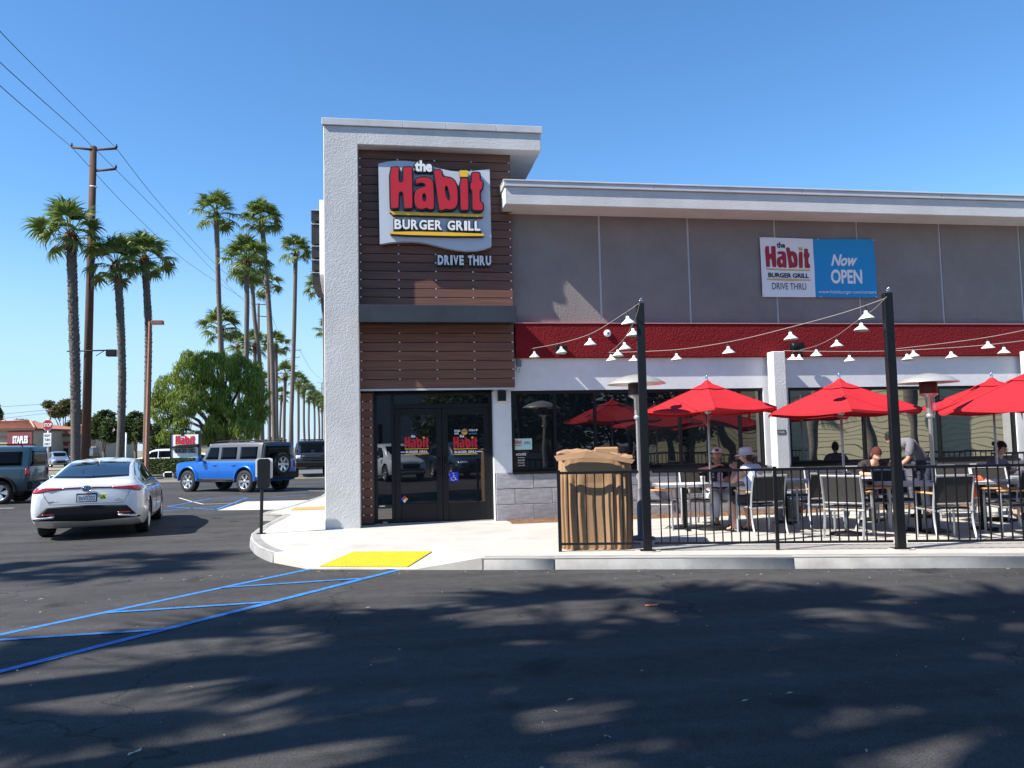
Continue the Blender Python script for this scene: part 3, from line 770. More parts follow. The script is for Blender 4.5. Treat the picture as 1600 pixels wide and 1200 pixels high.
q.tube(pts, s*.03, 5); q.tube([(c, -.003, s*.78), (c, -.003, s*.42), (c+s*.22, -.003, s*.42), (c+s*.30, -.003, s*.17), (c+s*.40, -.003, s*.17)], s*.035, 5); q.tube([(c, -.003, s*.62), (c+s*.2, -.003, s*.60)], s*.03, 5)
q.lathe([(0, .002), (s*.06, .002), (s*.06, -.002), (0, -.002)], 10, Matrix.Translation((c, -.003, s*.87)) @ Matrix.Rotation(PI/2, 4, 'X'))
q.build('symbol', M_SIGNWHT, t)
p = gy(632, 780, yg)
t = thing('hazard_diamond', 'small four coloured diamond placard at the foot of the left glass door', 'sticker', (p.x, yg, p.z))
for (dx, dz, c_, nn) in ((-1, 0, (.02, .10, .6), 'quarter'), (0, 1, (.65, .02, .02), 'quarter'), (1, 0, (.8, .5, .05), 'quarter'), (0, -1, (.8, .8, .8), 'quarter')):
    e = .034; q = MB(); cx, cz = dx*e, dz*e; q.prism([(cx-e+.001, cz), (cx, cz-e+.001), (cx+e-.001, cz), (cx, cz+e-.001)], .0006, .002, lambda u, v, d: (u, -d, v))
    q.build(nn, mat('hz%d%d' % (dx, dz), c_, .6), t)
# burger sticker above right decal
p = gy(710, 679, yg); t = thing('award_sticker', 'white lettering and round burger picture near the top of the right glass door', 'sticker', (p.x, yg, p.z))
k = gy(746, 679, yg).x-p.x
fr_ = lambda u, v, d: (u, -d, v)
put_text('word', 'DOUBLE\nCHAR', M_SIGNWHT, t, fr_, 0, 0, k*.26, .09, .03, 0, .001, .001)
put_text('word', 'VOTED #1 BY', M_SIGNWHT, t, fr_, k*.62, .055, k*.40, .04, .03, 0, .001, .001)
put_text('word', 'USA TODAY', mat('sticker_cyan', (.1, .4, .7), .6), t, fr_, k*.62, .0, k*.36, .025, .02, 0, .001, .001)
q = MB(); q.lathe([(0, .001), (.062, .001), (.062, .003), (0, .003)], 20, Matrix.Translation((k*.44, 0, .05)) @ Matrix.Rotation(PI/2, 4, 'X')); q.build('badge', mat('badge_gold', (.5, .28, .08), .6), t)
for dz, c_ in ((.02, (.6, .35, .1)), (0, (.15, .06, .03)), (-.018, (.7, .45, .15))):
    q = MB(); q.box(k*.44-.035, -.006, .05+dz-.006, k*.44+.035, -.0032, .05+dz+.006); q.build('bun', mat('bun%d' % int(dz*1000), c_, .7), t)
p = gy(593, 791, YD+.03)
o = box_part('mail_slot', M_CLIP, None, (0, 0, 0, .10, .008, .02), 0, None, (gy(593, 792, YD+.02).x, YD+.028, gy(593, 792, YD+.02).z)); tag(o, 'small silver plate low on the narrow glass sidelight', 'plate')
o = box_part('door_wedge', mat('wedge_tan', (.45, .36, .2), .8), None, (0, 0, 0, .09, .03, .035), .004, None, (gy(598, 808, YD-.03).x, YD-.045, HS+.014)); tag(o, 'small tan block lying at the foot of the sidelight', 'wedge')
# notice in the first window
yn = YW+.066
p = gy(801, 703, yn); q_ = gy(831, 685, yn)
t = thing('open_notice', 'pale green printed notice with red logo in the window beside the door', 'notice', (p.x, yn, p.z))
q = MB(); q.box(0, -.002, 0, q_.x-p.x, 0, q_.z-p.z); q.build('sheet', mat('pale_green', (.42, .62, .58), .6), t)
logo(t, lambda u, v, d: (u, -.0025-d, v), .02, .11, .16, M_SIGNRED, M_SIGNYEL, M_SIGNBLK, M_SIGNBLK, .001, 0)
put_text('word', 'OPEN', M_SIGNBLK, t, lambda u, v, d: (u, -.0025-d, v), .22, .10, .12, .055, .01, 0, .001)
p = gy(807, 726, yn); t = thing('hours_lettering', 'small white HOURS lettering on the window under the notice', 'lettering', (p.x, yn, p.z))
put_text('word', 'HOURS', M_SIGNWHT, t, fr_, 0, .17, .19, .045, .02, 0, .001, .001)
for i in range(4): put_text('line', ['Sunday', '10AM-10PM', 'Daily', '10AM-11PM'][i], M_SIGNWHT, t, fr_, .03, .115-i*.05, .13, .03, 0, 0, .001, .001)

# small wall fittings
def wallbox(name, label, cat, pxx, pyy, wpx, hpx, Y, dep, m, bev=.006):
    a = gy(pxx-wpx/2, pyy+hpx/2, Y); b = gy(pxx+wpx/2, pyy-hpx/2, Y)
    q = MB(); q.box(0, -dep, 0, b.x-a.x, -.001, b.z-a.z); o = q.build(name, m, None, bev, (a.x, Y, a.z)); return tag(o, label, cat)
t = thing('wall_lamp', 'dark square up and down lamp on the white wall right of the entrance', 'lamp', (gy(783, 619, YW).x, YW, gy(783, 619, YW).z))
q = MB(); q.box(-.075, -.14, -.10, .075, -.02, .10); q.build('housing', M_BLACK, t, .006)
q = MB(); q.box(-.05, -.02, -.06, .05, -.001, .06); q.build('bracket', M_PLASTIC, t)
q = MB(); q.box(-.06, -.125, -.103, .06, -.035, -.099); q.build('lens', M_SIGNWHT, t)
def flood(pxx, pyy, label, s=1):
    Y = YW-.10; p = gy(pxx, pyy, Y); t = thing('wall_lamp', label, 'lamp', (p.x, Y, p.z), group='black cylinder lamps on the red band')
    q = MB(); Mx = Matrix.Rotation(PI/2, 4, 'Y')
    q.lathe([(0, -.13*s), (.07*s, -.13*s), (.09*s, -.11*s), (.09*s, .11*s), (.07*s, .13*s), (0, .13*s)], 18, Matrix.Translation((0, -.14, 0)) @ Mx); q.build('housing', M_BLACK, t)
    q = MB(); q.box(-.03, -.06, -.03, .03, -.001, .03); q.build('bracket', M_PLASTIC, t)
    for sx in (-1, 1):
        q = MB(); q.lathe([(0, 0), (.035, 0), (.045, .06), (0, .06)], 12, Matrix.Translation((sx*.05, -.15, -.14)) @ Matrix.Rotation(.4*sx, 4, 'Y')); q.build('spot', M_BLACK, t)
t = thing('wall_lamp', 'black rectangular lamp on the dark shaded end of the red band', 'lamp', (gy(875, 547, 15.2).x, 15.2, gy(875, 547, 15.2).z))
q = MB(); q.box(-.12, -.12, -.08, .12, -.02, .08); q.build('housing', M_BLACK, t, .02); q = MB(); q.box(-.05, -.02, -.04, .05, -.001, .04); q.build('bracket', M_PLASTIC, t)
q = MB(); q.box(-.09, -.10, -.083, .09, -.04, -.079); q.build('lens', M_SIGNWHT, t)
flood(1240, 543, 'black cylinder twin spot lamp on the red band above the white pillar')
p = gy(949, 521, YW-.10); t = thing('alarm_bell', 'small round white alarm beacon on the red band', 'alarm', (p.x, YW-.10, p.z))
Mr = Matrix.Rotation(PI/2, 4, 'X')
q = MB(); q.lathe([(0, .05), (.05, .045), (.068, .03), (.072, 0), (0, 0)], 20, Mr); q.build('dome', M_SIGNWHT, t)
q = MB(); q.lathe([(0, .062), (.018, .06), (.02, .048), (0, .048)], 12, Mr); q.build('lens', M_SIGNBLK, t)
p = gy(810, 568, YW); t = thing('cable_box', 'little grey junction box with dangling wires on the white wall', 'box', (p.x, YW, p.z))
q = MB(); q.box(-.04, -.06, -.06, .05, -.001, .06); q.build('housing', mat('box_grey', (.12, .14, .17), .6), t, .006)
q = MB(); q.tube([(-.03, -.04, .06), (-.05, -.06, .12), (-.06, -.05, .28), (-.02, -.05, .34)], .006, 5); q.tube([(-.03, -.03, -.06), (-.06, -.05, -.14), (-.01, -.05, -.18), (.02, -.03, -.10)], .005, 5); q.build('wire', M_BLACK, t)
p = gy(1221, 675, P1[2]); t = thing('pillar_plate', 'small black plate with white lettering on the front of the white pillar', 'plate', (p.x, P1[2], p.z))
q = MB(); q.box(-.09, -.008, -.045, .09, -.001, .045); q.build('plate', M_SIGNBLK, t, .003)
for dz, s_ in ((.006, 'PATIO AREA'), (-.026, 'NO SMOKING')): put_text('word', s_, M_SIGNWHT, t, lambda u, v, d: (u, -.0085-d, v), -.07, dz, .14, .018, .0, 0, .001)

# ---------------------------------------------------------------- main wall sign
YS = YSIGN
S0 = (_o[0], _o[1])
t = thing('wall_sign', 'large wavy grey panel sign with raised red letters on the wood cladding', 'sign', (S0[0], YP, S0[1]))
fs_ = lambda u, v, d: (u, (YS-YP)-d, v)
q = MB(); rg = [(u*LW, v*LW) for u, v in LOGO['panel'][0]]; rings_mesh([smooth_ring(rg) if False else rg], -.12, 0, fs_, q)
q.build('panel', M_SIGNPAN, t)
q = MB(); rings_mesh([rg], -.125, -.121, lambda u, v, d: ((u-.7)*1.012+.7, (YS-YP)-d, v), q); q.build('panel_edge', M_SIGNBLK, t)
logo(t, fs_, 0, 0, LW, M_SIGNRED, M_SIGNYEL, M_SIGNWHT, M_SIGNWHT, .10, .002, side=M_SIGNBLK)
p = gy(684, 414, YP-.05); p2 = gy(767, 402, YP-.05)
t = thing('wall_lettering', 'raised white DRIVE THRU letters on the wood cladding below the wavy sign', 'sign', (p.x, YP, p.z))
put_letters('DRIVE THRU', M_SIGNPAN, t, lambda u, v, d: (u, -d, v), 0, 0, p2.x-p.x, gy(725, 400, YP).z-gy(725, 415, YP).z, .05, .06, .002, m2=M_SIGNBLK)
for ch in t.children:
    if ch.name.startswith('letter') and not ch.name.startswith('letter_return'): ch.data.materials[0] = M_SIGNWHT
# ---------------------------------------------------------------- side sign on the west face, seen edge on
t = thing('side_sign', 'sign on the side of the tower seen edge on, white panel with black letter boxes', 'sign', (XF0+.0, 15.3, 5.5))
q = MB()
q.prism([(0.35, -.62), (.6, -.74), (1.0, -.85), (1.5, -.80), (2.2, -.72), (2.6, -.80), (2.6, .74), (.35, .83)], .02, .13, lambda u, v, d: (-d, u, v)); q.build('panel', M_SIGNWHT, t, .004)
for i in range(5):
    z1 = [.66, .40, -.02, -.28, -.52][i]; z0 = [.46, .02, -.24, -.48, -.74][i]
    q = MB(); q.box(-.30, .5+i*.05, z0, -.132, 2.2, z1); q.build('letter_box', M_SIGNBLK, t, .01)
    q = MB(); q.box(-.305, .48+i*.05, z1+.001, -.135, 2.2, z1+.012); q.build('letter_trim', M_CLIP, t)
# ---------------------------------------------------------------- banner
yb = YW-.03; b0 = gy(1191, 464, yb); bq = gy(1365, 374, yb)
BW, BH = bq.x-b0.x, bq.z-b0.z
t = thing('banner', 'vinyl banner, white logo half and bright blue Now OPEN half, on the grey wall', 'banner', (b0.x, yb, b0.z))
def bwave(u, v): return .008*math.sin(u*5+1)*math.sin(v*4)+.004*math.sin(u*13+v*9)
def ban(name, u0, u1, m):
    n_, k_ = 24, 14; q = MB()
    for s_ in (0, 1):
        for j in range(k_+1):
            for i in range(n_+1):
                u = u0+(u1-u0)*i/n_; v = BH*j/k_; q.v.append((u, -bwave(u, v)-.012+s_*.003, v - .02*math.sin(PI*u/BW)*(v/BH)))
    N_ = (n_+1)*(k_+1)
    for j in range(k_):
        for i in range(n_):
            a = j*(n_+1)+i; q.face((a, a+1, a+n_+2, a+n_+1), True); q.face((N_+a+n_+1, N_+a+n_+2, N_+a+1, N_+a), True)
    return q.build(name, m, t, fix=False)
sp_ = BW*81/177
ban('white_half', 0, sp_, M_SIGNWHT); ban('blue_half', sp_, BW, mat('banner_blue', (.006, .26, .56), .55))
fb_ = lambda u, v, d: (u, -bwave(u, v)-.0165-d, v-.02*math.sin(PI*u/BW)*(v/BH))
lw = BW*68/177
M_BANRED = mat('banner_red', (.36, .015, .025), .6)
logo(t, fb_, BW*6.5/177, BH*.495, lw, M_BANRED, mat('banner_gold', (.62, .40, .12), .6), M_SIGNBLK, M_SIGNBLK, .0015)
put_text('word', 'DRIVE THRU', M_SIGNBLK, t, fb_, BW*15/177, BH*.125, BW*52/177, BH*.11, .0, 0, .001)
put_text('word', 'Now', M_SIGNWHT, t, fb_, BW*107/177, BH*.54, BW*42/177, BH*.20, .035, .35, .001)
put_text('word', 'OPEN', M_SIGNWHT, t, fb_, BW*106/177, BH*.235, BW*49/177, BH*.245, .035, 0, .001)
put_text('word', 'www.habitburger.com/careers', M_SIGNWHT, t, fb_, BW*86/177, BH*.05, BW*90/177, BH*.075, .0, 0, .001)
for u in (.02, BW/2, BW-.02):
    for v in (.02, BH-.02):
        q = MB(); q.lathe([(0, 0), (.014, 0), (.014, .004), (0, .004)], 10, Matrix.Translation((u, -.018, v)) @ Mr); q.build('eyelet', M_CHROME, t)
# ================================================================ TREES, POLES, FAR BUILDINGS
rt = random.Random(11)
def frond_mesh(seed, L=1.05, R=1.0, nseg=19):
    """one fan leaf: petiole along +X, then a folded fan of drooping segments"""
    r = random.Random(seed); q = MB()
    def pet(t): return Vector((L*t, 0, .10*math.sin(t*PI*.5)*L))
    for i in range(3):
        a, b = pet(i/3), pet((i+1)/3); w1 = .028-.004*i
        q.add([a+Vector((0, w1, 0)), a-Vector((0, w1, 0)), b-Vector((0, w1, 0)), b+Vector((0, w1, 0))], [(0, 1, 2, 3)])
        q.add([a+Vector((0, 0, -.02)), a+Vector((0, 0, .02)), b+Vector((0, 0, .02)), b+Vector((0, 0, -.02))], [(0, 1, 2, 3)])
    hub = pet(1)
    for k in range(nseg):
        th = math.radians(-100 + 200*k/(nseg-1) + r.uniform(-4, 4)); ln = R*(1-.25*abs(math.sin(th/2))**2)*r.uniform(.85, 1.1)
        d = Vector((math.cos(th), math.sin(th), 0)); sd = Vector((-math.sin(th), math.cos(th), 0)); dr = r.uniform(.5, 1.0)
        zz = .12 if k % 2 else -.02
        p = [hub, hub+d*ln*.38+Vector((0, 0, zz*.3-.02)), hub+d*ln*.68+Vector((0, 0, -.10*dr)), hub+d*ln*(.98-.12*dr)+Vector((0, 0, -.48*dr))]
        wv = [.012, ln*.078, ln*.038, .003]
        vs = []
        for a, ww in zip(p, wv): vs += [a+sd*ww, a-sd*ww]
        q.add(vs, [(0, 1, 3, 2), (2, 3, 5, 4), (4, 5, 7, 6)])
    return q.mesh('frond', M_PALM, fix=False)
FROND = [frond_mesh(s) for s in range(4)]
def husk_mesh():
    q = MB(); r = random.Random(5)
    for i in range(46):
        a = r.uniform(0, 2*PI); z = r.uniform(-.55, .15); rad = .20+.10*math.cos(z*2.4); ln = r.uniform(.18, .34)
        M_ = Matrix.Rotation(a, 4, 'Z') @ Matrix.Translation((rad*.7, 0, z)) @ Matrix.Rotation(r.uniform(.6, 1.3), 4, 'Y')
        q.add([(0, -.05, 0), (0, .05, 0), (ln, .02, 0), (ln, -.02, 0), (ln*.5, 0, .035)], [(0, 1, 4), (1, 2, 4), (2, 3, 4), (3, 0, 4)], M_)
    q.lathe([(.10, -.65), (.19, -.45), (.24, -.15), (.22, .1), (.08, .3), (0, .35)], 12)
    return q.mesh('husk', M_HUSK, fix=False)
HUSK = husk_mesh()
def crown_mats(rng, n, rad, wind, top=88, bot=-42):
    for i in range(n):
        az = i*2.39996 + rng.uniform(-.3, .3); t = (i+.5)/n
        el = math.radians(top + (bot-top)*t**1.05 + rng.uniform(-13, 13))
        s_ = rad/1.95*rng.uniform(.82, 1.14)
        M_ = Matrix.Rotation(az, 4, 'Z') @ Matrix.Rotation(-el, 4, 'Y') @ Matrix.Rotation(rng.uniform(-.5, .5), 4, 'X')
        sag = Matrix.Rotation(wind*.35, 4, 'Y')
        yield sag @ M_ @ Matrix.Scale(s_, 4)
def palm(label, pts, dist, Rpx, wpx, nf=30, seed=0, boots=0, group=None, wind=-.3, single=False, zbase=0, cat='palm tree', husk=True, gap=None):
    """pts: picture positions of the trunk from the crown down; dist: metres ahead; sizes in px"""
    rng = random.Random(seed); k = dist/FPX
    P = [at(x, y, dist) for x, y in pts]
    base = P[-1].copy(); 
    if len(P) > 1:
        d = (P[-1]-P[-2]); 
        if abs(d.z) > .01: base = P[-1] + d*((P[-1].z-zbase)/-d.z) if P[-1].z > zbase else P[-1]
    base.z = zbase; pp = P[:-1]+[base] if P[-1].z < 1.5 else P+[base]
    pp = [Vector(p) for p in catmull([tuple(p) for p in pp], 5)]
    t = thing('palm_tree', label, cat, base, 0, group)
    loc = [p-base for p in pp]; rt_ = wpx*k/2; n_ = len(loc)
    q = MB(); rad = []
    for i in range(n_):
        s_ = i/(n_-1); rad.append(rt_*(1.0+.02*math.sin(i*1.3)) * (1.22 if s_ > .95 else 1) * (.92 if s_ < .04 else 1))
    q.tube([loc[0]+Vector((0, 0, .15))]+loc, [rad[0]*.8]+rad, 10); q.build('trunk', M_TRUNK if boots else M_TRUNKF, t)
    if boots:
        q = MB(); rows = int((pp[0]-pp[-1]).length*boots)
        for j in range(rows):
            s_ = j/rows*.78; i = min(int(s_*(n_-1)), n_-2); f = s_*(n_-1)-i; c = loc[i].lerp(loc[i+1], f)
            for a_ in range(7):
                a = a_*2*PI/7 + j*.45+rng.uniform(-.15, .15); o_ = rad[i]*rng.uniform(.94, 1.06); h_ = rt_*rng.uniform(.45, .75)
                M_ = Matrix.Translation(c) @ Matrix.Rotation(a, 4, 'Z') @ Matrix.Translation((o_*.93, 0, 0)) @ Matrix.Rotation(rng.uniform(.02, .42), 4, 'Y')
                ww = rt_*.42
                q.add([(0, -ww, 0), (0, ww, 0), (.02, 0, h_*1.5), (rt_*.14, 0, h_*.55)], [(0, 3, 2), (1, 2, 3), (0, 1, 3)], M_)
        o = q.build('leaf_base', M_BOOT, t, fix=False); tag(o, kind='stuff')
    top = loc[0]+Vector((0, 0, .1)); R_ = Rpx*k
    if husk:
        h = link('husk', HUSK, t, top); h.scale = [max(.5, rt_/.2*1.1)]*3
    if single:
        q = MB()
        for M_ in crown_mats(rng, nf, R_, wind):
            me = rng.choice(FROND); q.add([v.co for v in me.vertices], [tuple(p.vertices) for p in me.polygons], Matrix.Translation(top) @ M_)
        q.build('crown', M_PALM, t, fix=False)
    else:
        for M_ in crown_mats(rng, nf, R_, wind):
            link('frond', rng.choice(FROND), t, M=Matrix.Translation(top) @ M_)
    return t
G1 = 'palms along the boulevard'
palm('thick trunked windblown palm, leftmost and nearest, left of the wooden utility pole', [(111, 372), (115, 500), (118, 600), (118, 716)], 54, 62, 13.8, 26, 1, 3.6, wind=-.5)
palm('shaggy trunked palm just right of the wooden utility pole', [(182, 418), (187, 475), (191, 600), (187, 716)], 56, 52, 11.2, 28, 2, 3.6, wind=-.4)
palm('shaggy trunked palm directly behind the brown lamp post', [(226, 407), (230, 470), (232, 540), (228, 716)], 58, 50, 10.2, 26, 3, 3.4, wind=-.3)
palm('very tall slim palm with dark husk ball over the left part of the pepper tree', [(338, 337), (341, 440), (344, 520), (352, 716)], 71, 42, 7.5, 26, 4, wind=-.15)
palm('very tall palm whose trunk curves right, tallest above the blue off-roader', [(409, 345), (418, 450), (425, 560), (429, 716)], 74, 39, 7.5, 34, 5, wind=.0)
palm('full crowned palm between the two tallest palms', [(385, 412), (386, 470), (385, 560), (387, 716)], 68, 46, 7.5, 34, 6, wind=-.1)
palm('leaning palm with dark crown tucked behind the full crowned palm', [(393, 425), (398, 500), (406, 570), (409, 716)], 78, 34, 6.5, 26, 7, wind=.1)
palm('slim palm standing alone nearest the tower, crown beside the black side sign', [(462, 396), (460, 500), (457, 600), (453, 716)], 90, 31, 6.5, 30, 8, wind=.0)
palm('short palm showing above the top of the pepper tree', [(345, 517), (346, 560), (347, 716)], 76, 38, 8, 26, 9, wind=-.1)
palm('palm with small crown low between the two tall trunks right of the pepper tree', [(416, 448), (420, 520), (421, 716)], 96, 30, 5.5, 24, 10)
palm('palm crown half hidden behind the tower edge below the side sign', [(502, 452), (507, 520), (509, 716)], 86, 36, 6, 26, 12, wind=-.2)
palm('lower palm crown peeking out at the tower edge', [(512, 520), (514, 716)], 110, 24, 5, 22, 13)
row = [((372, 543), 374, 100, 28, 5.5), ((398, 540), 399, 104, 28, 5.5), ((431, 541), 433, 110, 27, 5.5), ((446, 587), 444, 122, 24, 5), ((466, 600), 466, 140, 21, 4.2), ((475, 607), 477, 155, 19, 3.8), ((483, 617), 484, 168, 18, 3.5), ((491, 624), 491, 182, 16, 3.3), ((497, 627), 498, 196, 15, 3.2), ((503, 632), 503, 212, 15, 3.), ((411, 600), 412, 118, 22, 4.5), ((508, 640), 508, 230, 13, 3), ((440, 620), 437, 150, 18, 3.6), ((360, 575), 362, 128, 20, 4.5)]
desc = ['palm of the far row, crown just over the middle of the pepper tree', 'palm of the far row, crown over the right side of the pepper tree', 'palm of the far row with crown directly right of the tall curved trunk', 'palm of the far row standing a little left of the lone slim palm trunk', 'palm of the far row immediately right of the lone slim palm trunk', 'second palm right of the lone slim palm trunk in the far row', 'third palm right of the lone slim palm trunk in the far row', 'fourth palm right of the lone slim palm trunk in the far row', 'fifth palm right of the lone slim palm trunk in the far row', 'sixth palm right of the lone slim palm trunk in the far row', 'small far palm whose trunk shows between the tall trunks above the blue off-roader', 'most distant palm of the far row, touching the tower edge', 'faint distant palm low behind the gap beside the pepper tree', 'distant palm mostly covered by the pepper tree foliage']
for i, ((x, y), bx, d, R_, w_) in enumerate(row):
    palm(desc[i], [(x, y), ((x+bx)/2+rt.uniform(-1.5, 1.5), (y+716)/2), (bx, 716)], d, R_, w_, 22, 40+i, group=G1, single=True, wind=rt.uniform(-.2, .2))

# leafy trees
def leafy(name, label, base, blobs, leafm, n, size, trunk_r, droop=0., seed=0, hang=1, cat='tree', barkm=None, crown='crown'):
    """blobs: (dx, dy, z, rx, ry, rz) clumps of leaves, relative to the base"""
    rng = random.Random(seed); t = thing(name, label, cat, base)
    q = MB(); tot = sum(b[3]*b[5] for b in blobs)
    q.tube([(0, 0, -.05), (.05, 0, .8), (-.05, 0, 1.6)], [trunk_r*1.25, trunk_r, trunk_r*.9], 9)
    for b in blobs:
        e = Vector(b[:3]); m_ = Vector((b[0]*.35, b[1]*.35, 1.6+(b[2]-1.6)*.55))
        q.tube([(-.05, 0, 1.4), m_, e], [trunk_r*.6, trunk_r*.4, trunk_r*.12], 6)
        for k in range(4):
            a = rng.uniform(0, 2*PI); q.tube([m_.lerp(e, .5), e+Vector((math.cos(a)*b[3]*.7, math.sin(a)*b[4]*.7, rng.uniform(-.4, .6)*b[5]))], [trunk_r*.2, trunk_r*.05], 5)
    q.build('trunk', barkm or M_BARK, t)
    q = MB()
    for b in blobs:
        nb = max(30, int(n*b[3]*b[5]/tot))
        for _ in range(nb):
            while True:
                v = Vector((rng.uniform(-1, 1), rng.uniform(-1, 1), rng.uniform(-1, 1)))
                if .25 < v.length < 1: break
            v = v.normalized()*(v.length**.5)*(1+.25*noise.noise(v*2.2+Vector((b[0], b[1], seed))))
            c = Vector((b[0]+v.x*b[3], b[1]+v.y*b[4], b[2]+v.z*b[5]))
            if noise.noise(c*(1.05 if droop else (.9/size*.18+.6))) < (-.27 if droop else -.18): continue
            if droop:
                ln = size*rng.uniform(1.0, 2.8)
                for j in range(hang):
                    ww = size*.16; a = rng.uniform(0, PI); dx = Vector((math.cos(a), math.sin(a), 0)); o_ = c+Vector((rng.gauss(0, size*.5), rng.gauss(0, size*.5), rng.gauss(0, size*.4)))
                    sw = Vector((rng.gauss(0, .25), rng.gauss(0, .25), 0))*size
                    q.add([o_-dx*ww*.5, o_+dx*ww*.5, o_+dx*ww+sw-Vector((0, 0, ln*.5)), o_-dx*ww+sw-Vector((0, 0, ln*.5)), o_+sw*2-Vector((0, 0, ln))], [(0, 1, 2, 3), (3, 2, 4)])
            else:
                M_ = Matrix.Translation(c) @ Matrix.Rotation(rng.uniform(0, 2*PI), 4, 'Z') @ Matrix.Rotation(rng.uniform(-1.2, 1.2), 4, 'X') @ Matrix.Rotation(rng.uniform(-.8, .8), 4, 'Y')
                for j in range(hang):
                    o_ = Vector((rng.gauss(0, size*.7), rng.gauss(0, size*.7), rng.gauss(0, size*.3))) if j else Vector()
                    q.add([o_+Vector((-size, 0, 0)), o_+Vector((0, -size*.45, size*.1)), o_+Vector((size, 0, 0)), o_+Vector((0, size*.45, size*.1))], [(0, 1, 2, 3)], M_)
    q.build(crown, leafm, t, fix=False)
    return t
k = 62/FPX
def rel(px, py, d, base): 
    p = at(px, py, d); return (p.x-base.x, p.y-base.y, p.z)
pb = col(345, 60, 0)
bl = []
for (x, y, rx, rz, dd) in [(300, 582, 30, 26, 0), (268, 605, 24, 22, 1), (340, 575, 32, 26, 0), (385, 585, 28, 26, 1), (405, 605, 18, 26, 0), (255, 640, 18, 22, 0), (290, 625, 28, 24, -1), (330, 620, 32, 30, 0), (375, 625, 34, 34, 0), (400, 645, 20, 26, 1), (275, 664, 24, 16, 0), (262, 680, 16, 10, 0), (292, 684, 16, 8, 0), (246, 622, 12, 12, 0), (352, 660, 30, 22, 0), (385, 668, 22, 16, -1), (318, 680, 24, 12, 0), (320, 558, 22, 12, 0), (358, 560, 26, 12, 1), (295, 560, 14, 14, 0)]:
    p = rel(x, y, 60+dd*1.2, pb); s_ = 60/FPX; bl.append((*p, rx*s_, rx*s_*.9, rz*s_))
leafy('pepper_tree', 'broad weeping pepper tree with bright green hanging foliage behind the blue off-roader', pb, bl, M_PEPPER, 22000, .14, .30, droop=1, seed=3, hang=3)
def rtree(name, label, px, d, ylist, leafm, n, size, seed, tr=.14, cat='tree'):
    b = col(px, d, 0); s_ = d/FPX; bl = [(*rel(x, y, d+dz, b), rx*s_, rx*s_, rz*s_) for x, y, rx, rz, dz in ylist]
    return leafy(name, label, b, bl, leafm, n, size, tr, seed=seed, hang=3)
rtree('street_tree', 'round dark leafed street tree between the utility pole and the second palm', 163, 72, [(160, 662, 18, 16, 0), (150, 672, 14, 14, 1), (172, 672, 14, 18, -1), (165, 650, 12, 8, 0)], M_LEAFD, 3600, .16, 21)
rtree('street_tree', 'round dark leafed street tree left of the brown lamp post', 212, 76, [(208, 665, 18, 16, 0), (200, 680, 14, 12, 1), (222, 672, 12, 18, -1), (212, 652, 10, 8, 0)], M_LEAFD, 3600, .16, 22)
rtree('street_tree', 'dark leafed tree under the left skirt of the pepper tree', 247, 80, [(246, 678, 14, 18, 0), (258, 690, 14, 12, 0), (240, 696, 12, 10, 1)], M_LEAFD, 2400, .16, 23)
rtree('pine_tree', 'tall umbrella shaped pine beyond the tiled roofs left of the thick palm', 100, 150, [(98, 640, 16, 9, 0), (90, 645, 12, 7, 2), (104, 632, 10, 8, 0), (76, 632, 8, 5, 0)], M_LEAFO, 2600, .30, 24, .25)
rtree('pine_tree', 'dense pine rising behind the second tiled building', 125, 140, [(124, 652, 12, 12, 0), (118, 665, 14, 8, 1), (132, 668, 12, 10, 0)], M_LEAFO, 2200, .30, 25, .25)
rtree('bare_tree', 'thin sparse tree behind the gap between the tiled roofs', 42, 130, [(42, 664, 20, 6, 0), (34, 660, 12, 5, 1), (50, 672, 12, 6, 0)], M_LEAFO, 500, .22, 26, .12)
rtree('street_tree', 'small green tree seen beneath the far palm row behind the blue off-roader roof', 425, 125, [(372, 688, 12, 7, 0), (425, 690, 10, 7, 1), (438, 692, 8, 6, 0)], M_LEAFD, 1500, .25, 27, .2)
rtree('street_tree', 'low tree just left of the tower behind the black pickup', 500, 170, [(500, 695, 10, 5, 0), (486, 697, 8, 4, 0)], M_LEAFD, 900, .3, 28, .2)
rtree('street_tree', 'leafy tree crown cut off by the left picture edge', -14, 110, [(-12, 650, 14, 14, 0), (-8, 640, 8, 10, 0)], M_LEAFD, 1500, .22, 29, .15)

# utility poles and wires
def upole(label, px, ytop, d, w_, arms, xtop=None, bx=None):
    b = col(bx or px, d, 0); top = at(xtop or px, ytop, d); t = thing('utility_pole', label, 'utility pole', b)
    q = MB(); s_ = d/FPX; q.tube([(0, 0, 0), top-b], [w_*s_*.55, w_*s_*.38], 12); q.build('pole', M_POLEWOOD, t)
    for (ya, xl, xr, yl, yr) in arms:
        q = MB(); q.tube([at(xl, yl, d)-b, at(xr, yr, d-.2)-b], [.09, .09], 6); q.build('cross_arm', M_POLEWOOD, t)
        for xe, ye in ((xl, yl), (xr, yr)):
            if abs(xe-px) > 6:
                q = MB(); e = at(xe, ye, d)-b; q.lathe([(0, .0), (.07, .02), (.09, .12), (.05, .2), (.07, .28), (0, .3)], 8, Matrix.Translation(e+Vector((0, 0, .02)))); q.build('insulator', M_PLASTIC, t)
    return t
t = upole('tall brown wooden utility pole with three short arms between the left palms', 140, 229, 60, 13, [(0, 112, 145, 230, 234), (0, 147, 182, 234, 232), (0, 149, 181, 267, 264)], xtop=146, bx=134)
b = t.location
q = MB(); q.tube([at(137, 700, 60)-b, at(137, 712, 60)-b], .36, 12); q.build('wrap', M_SIGNWHT, t)
q = MB(); q.tube([at(145.5, 291, 60)-b, at(145.5, 293, 60)-b], .28, 12); q.build('band', M_SIGNWHT, t)
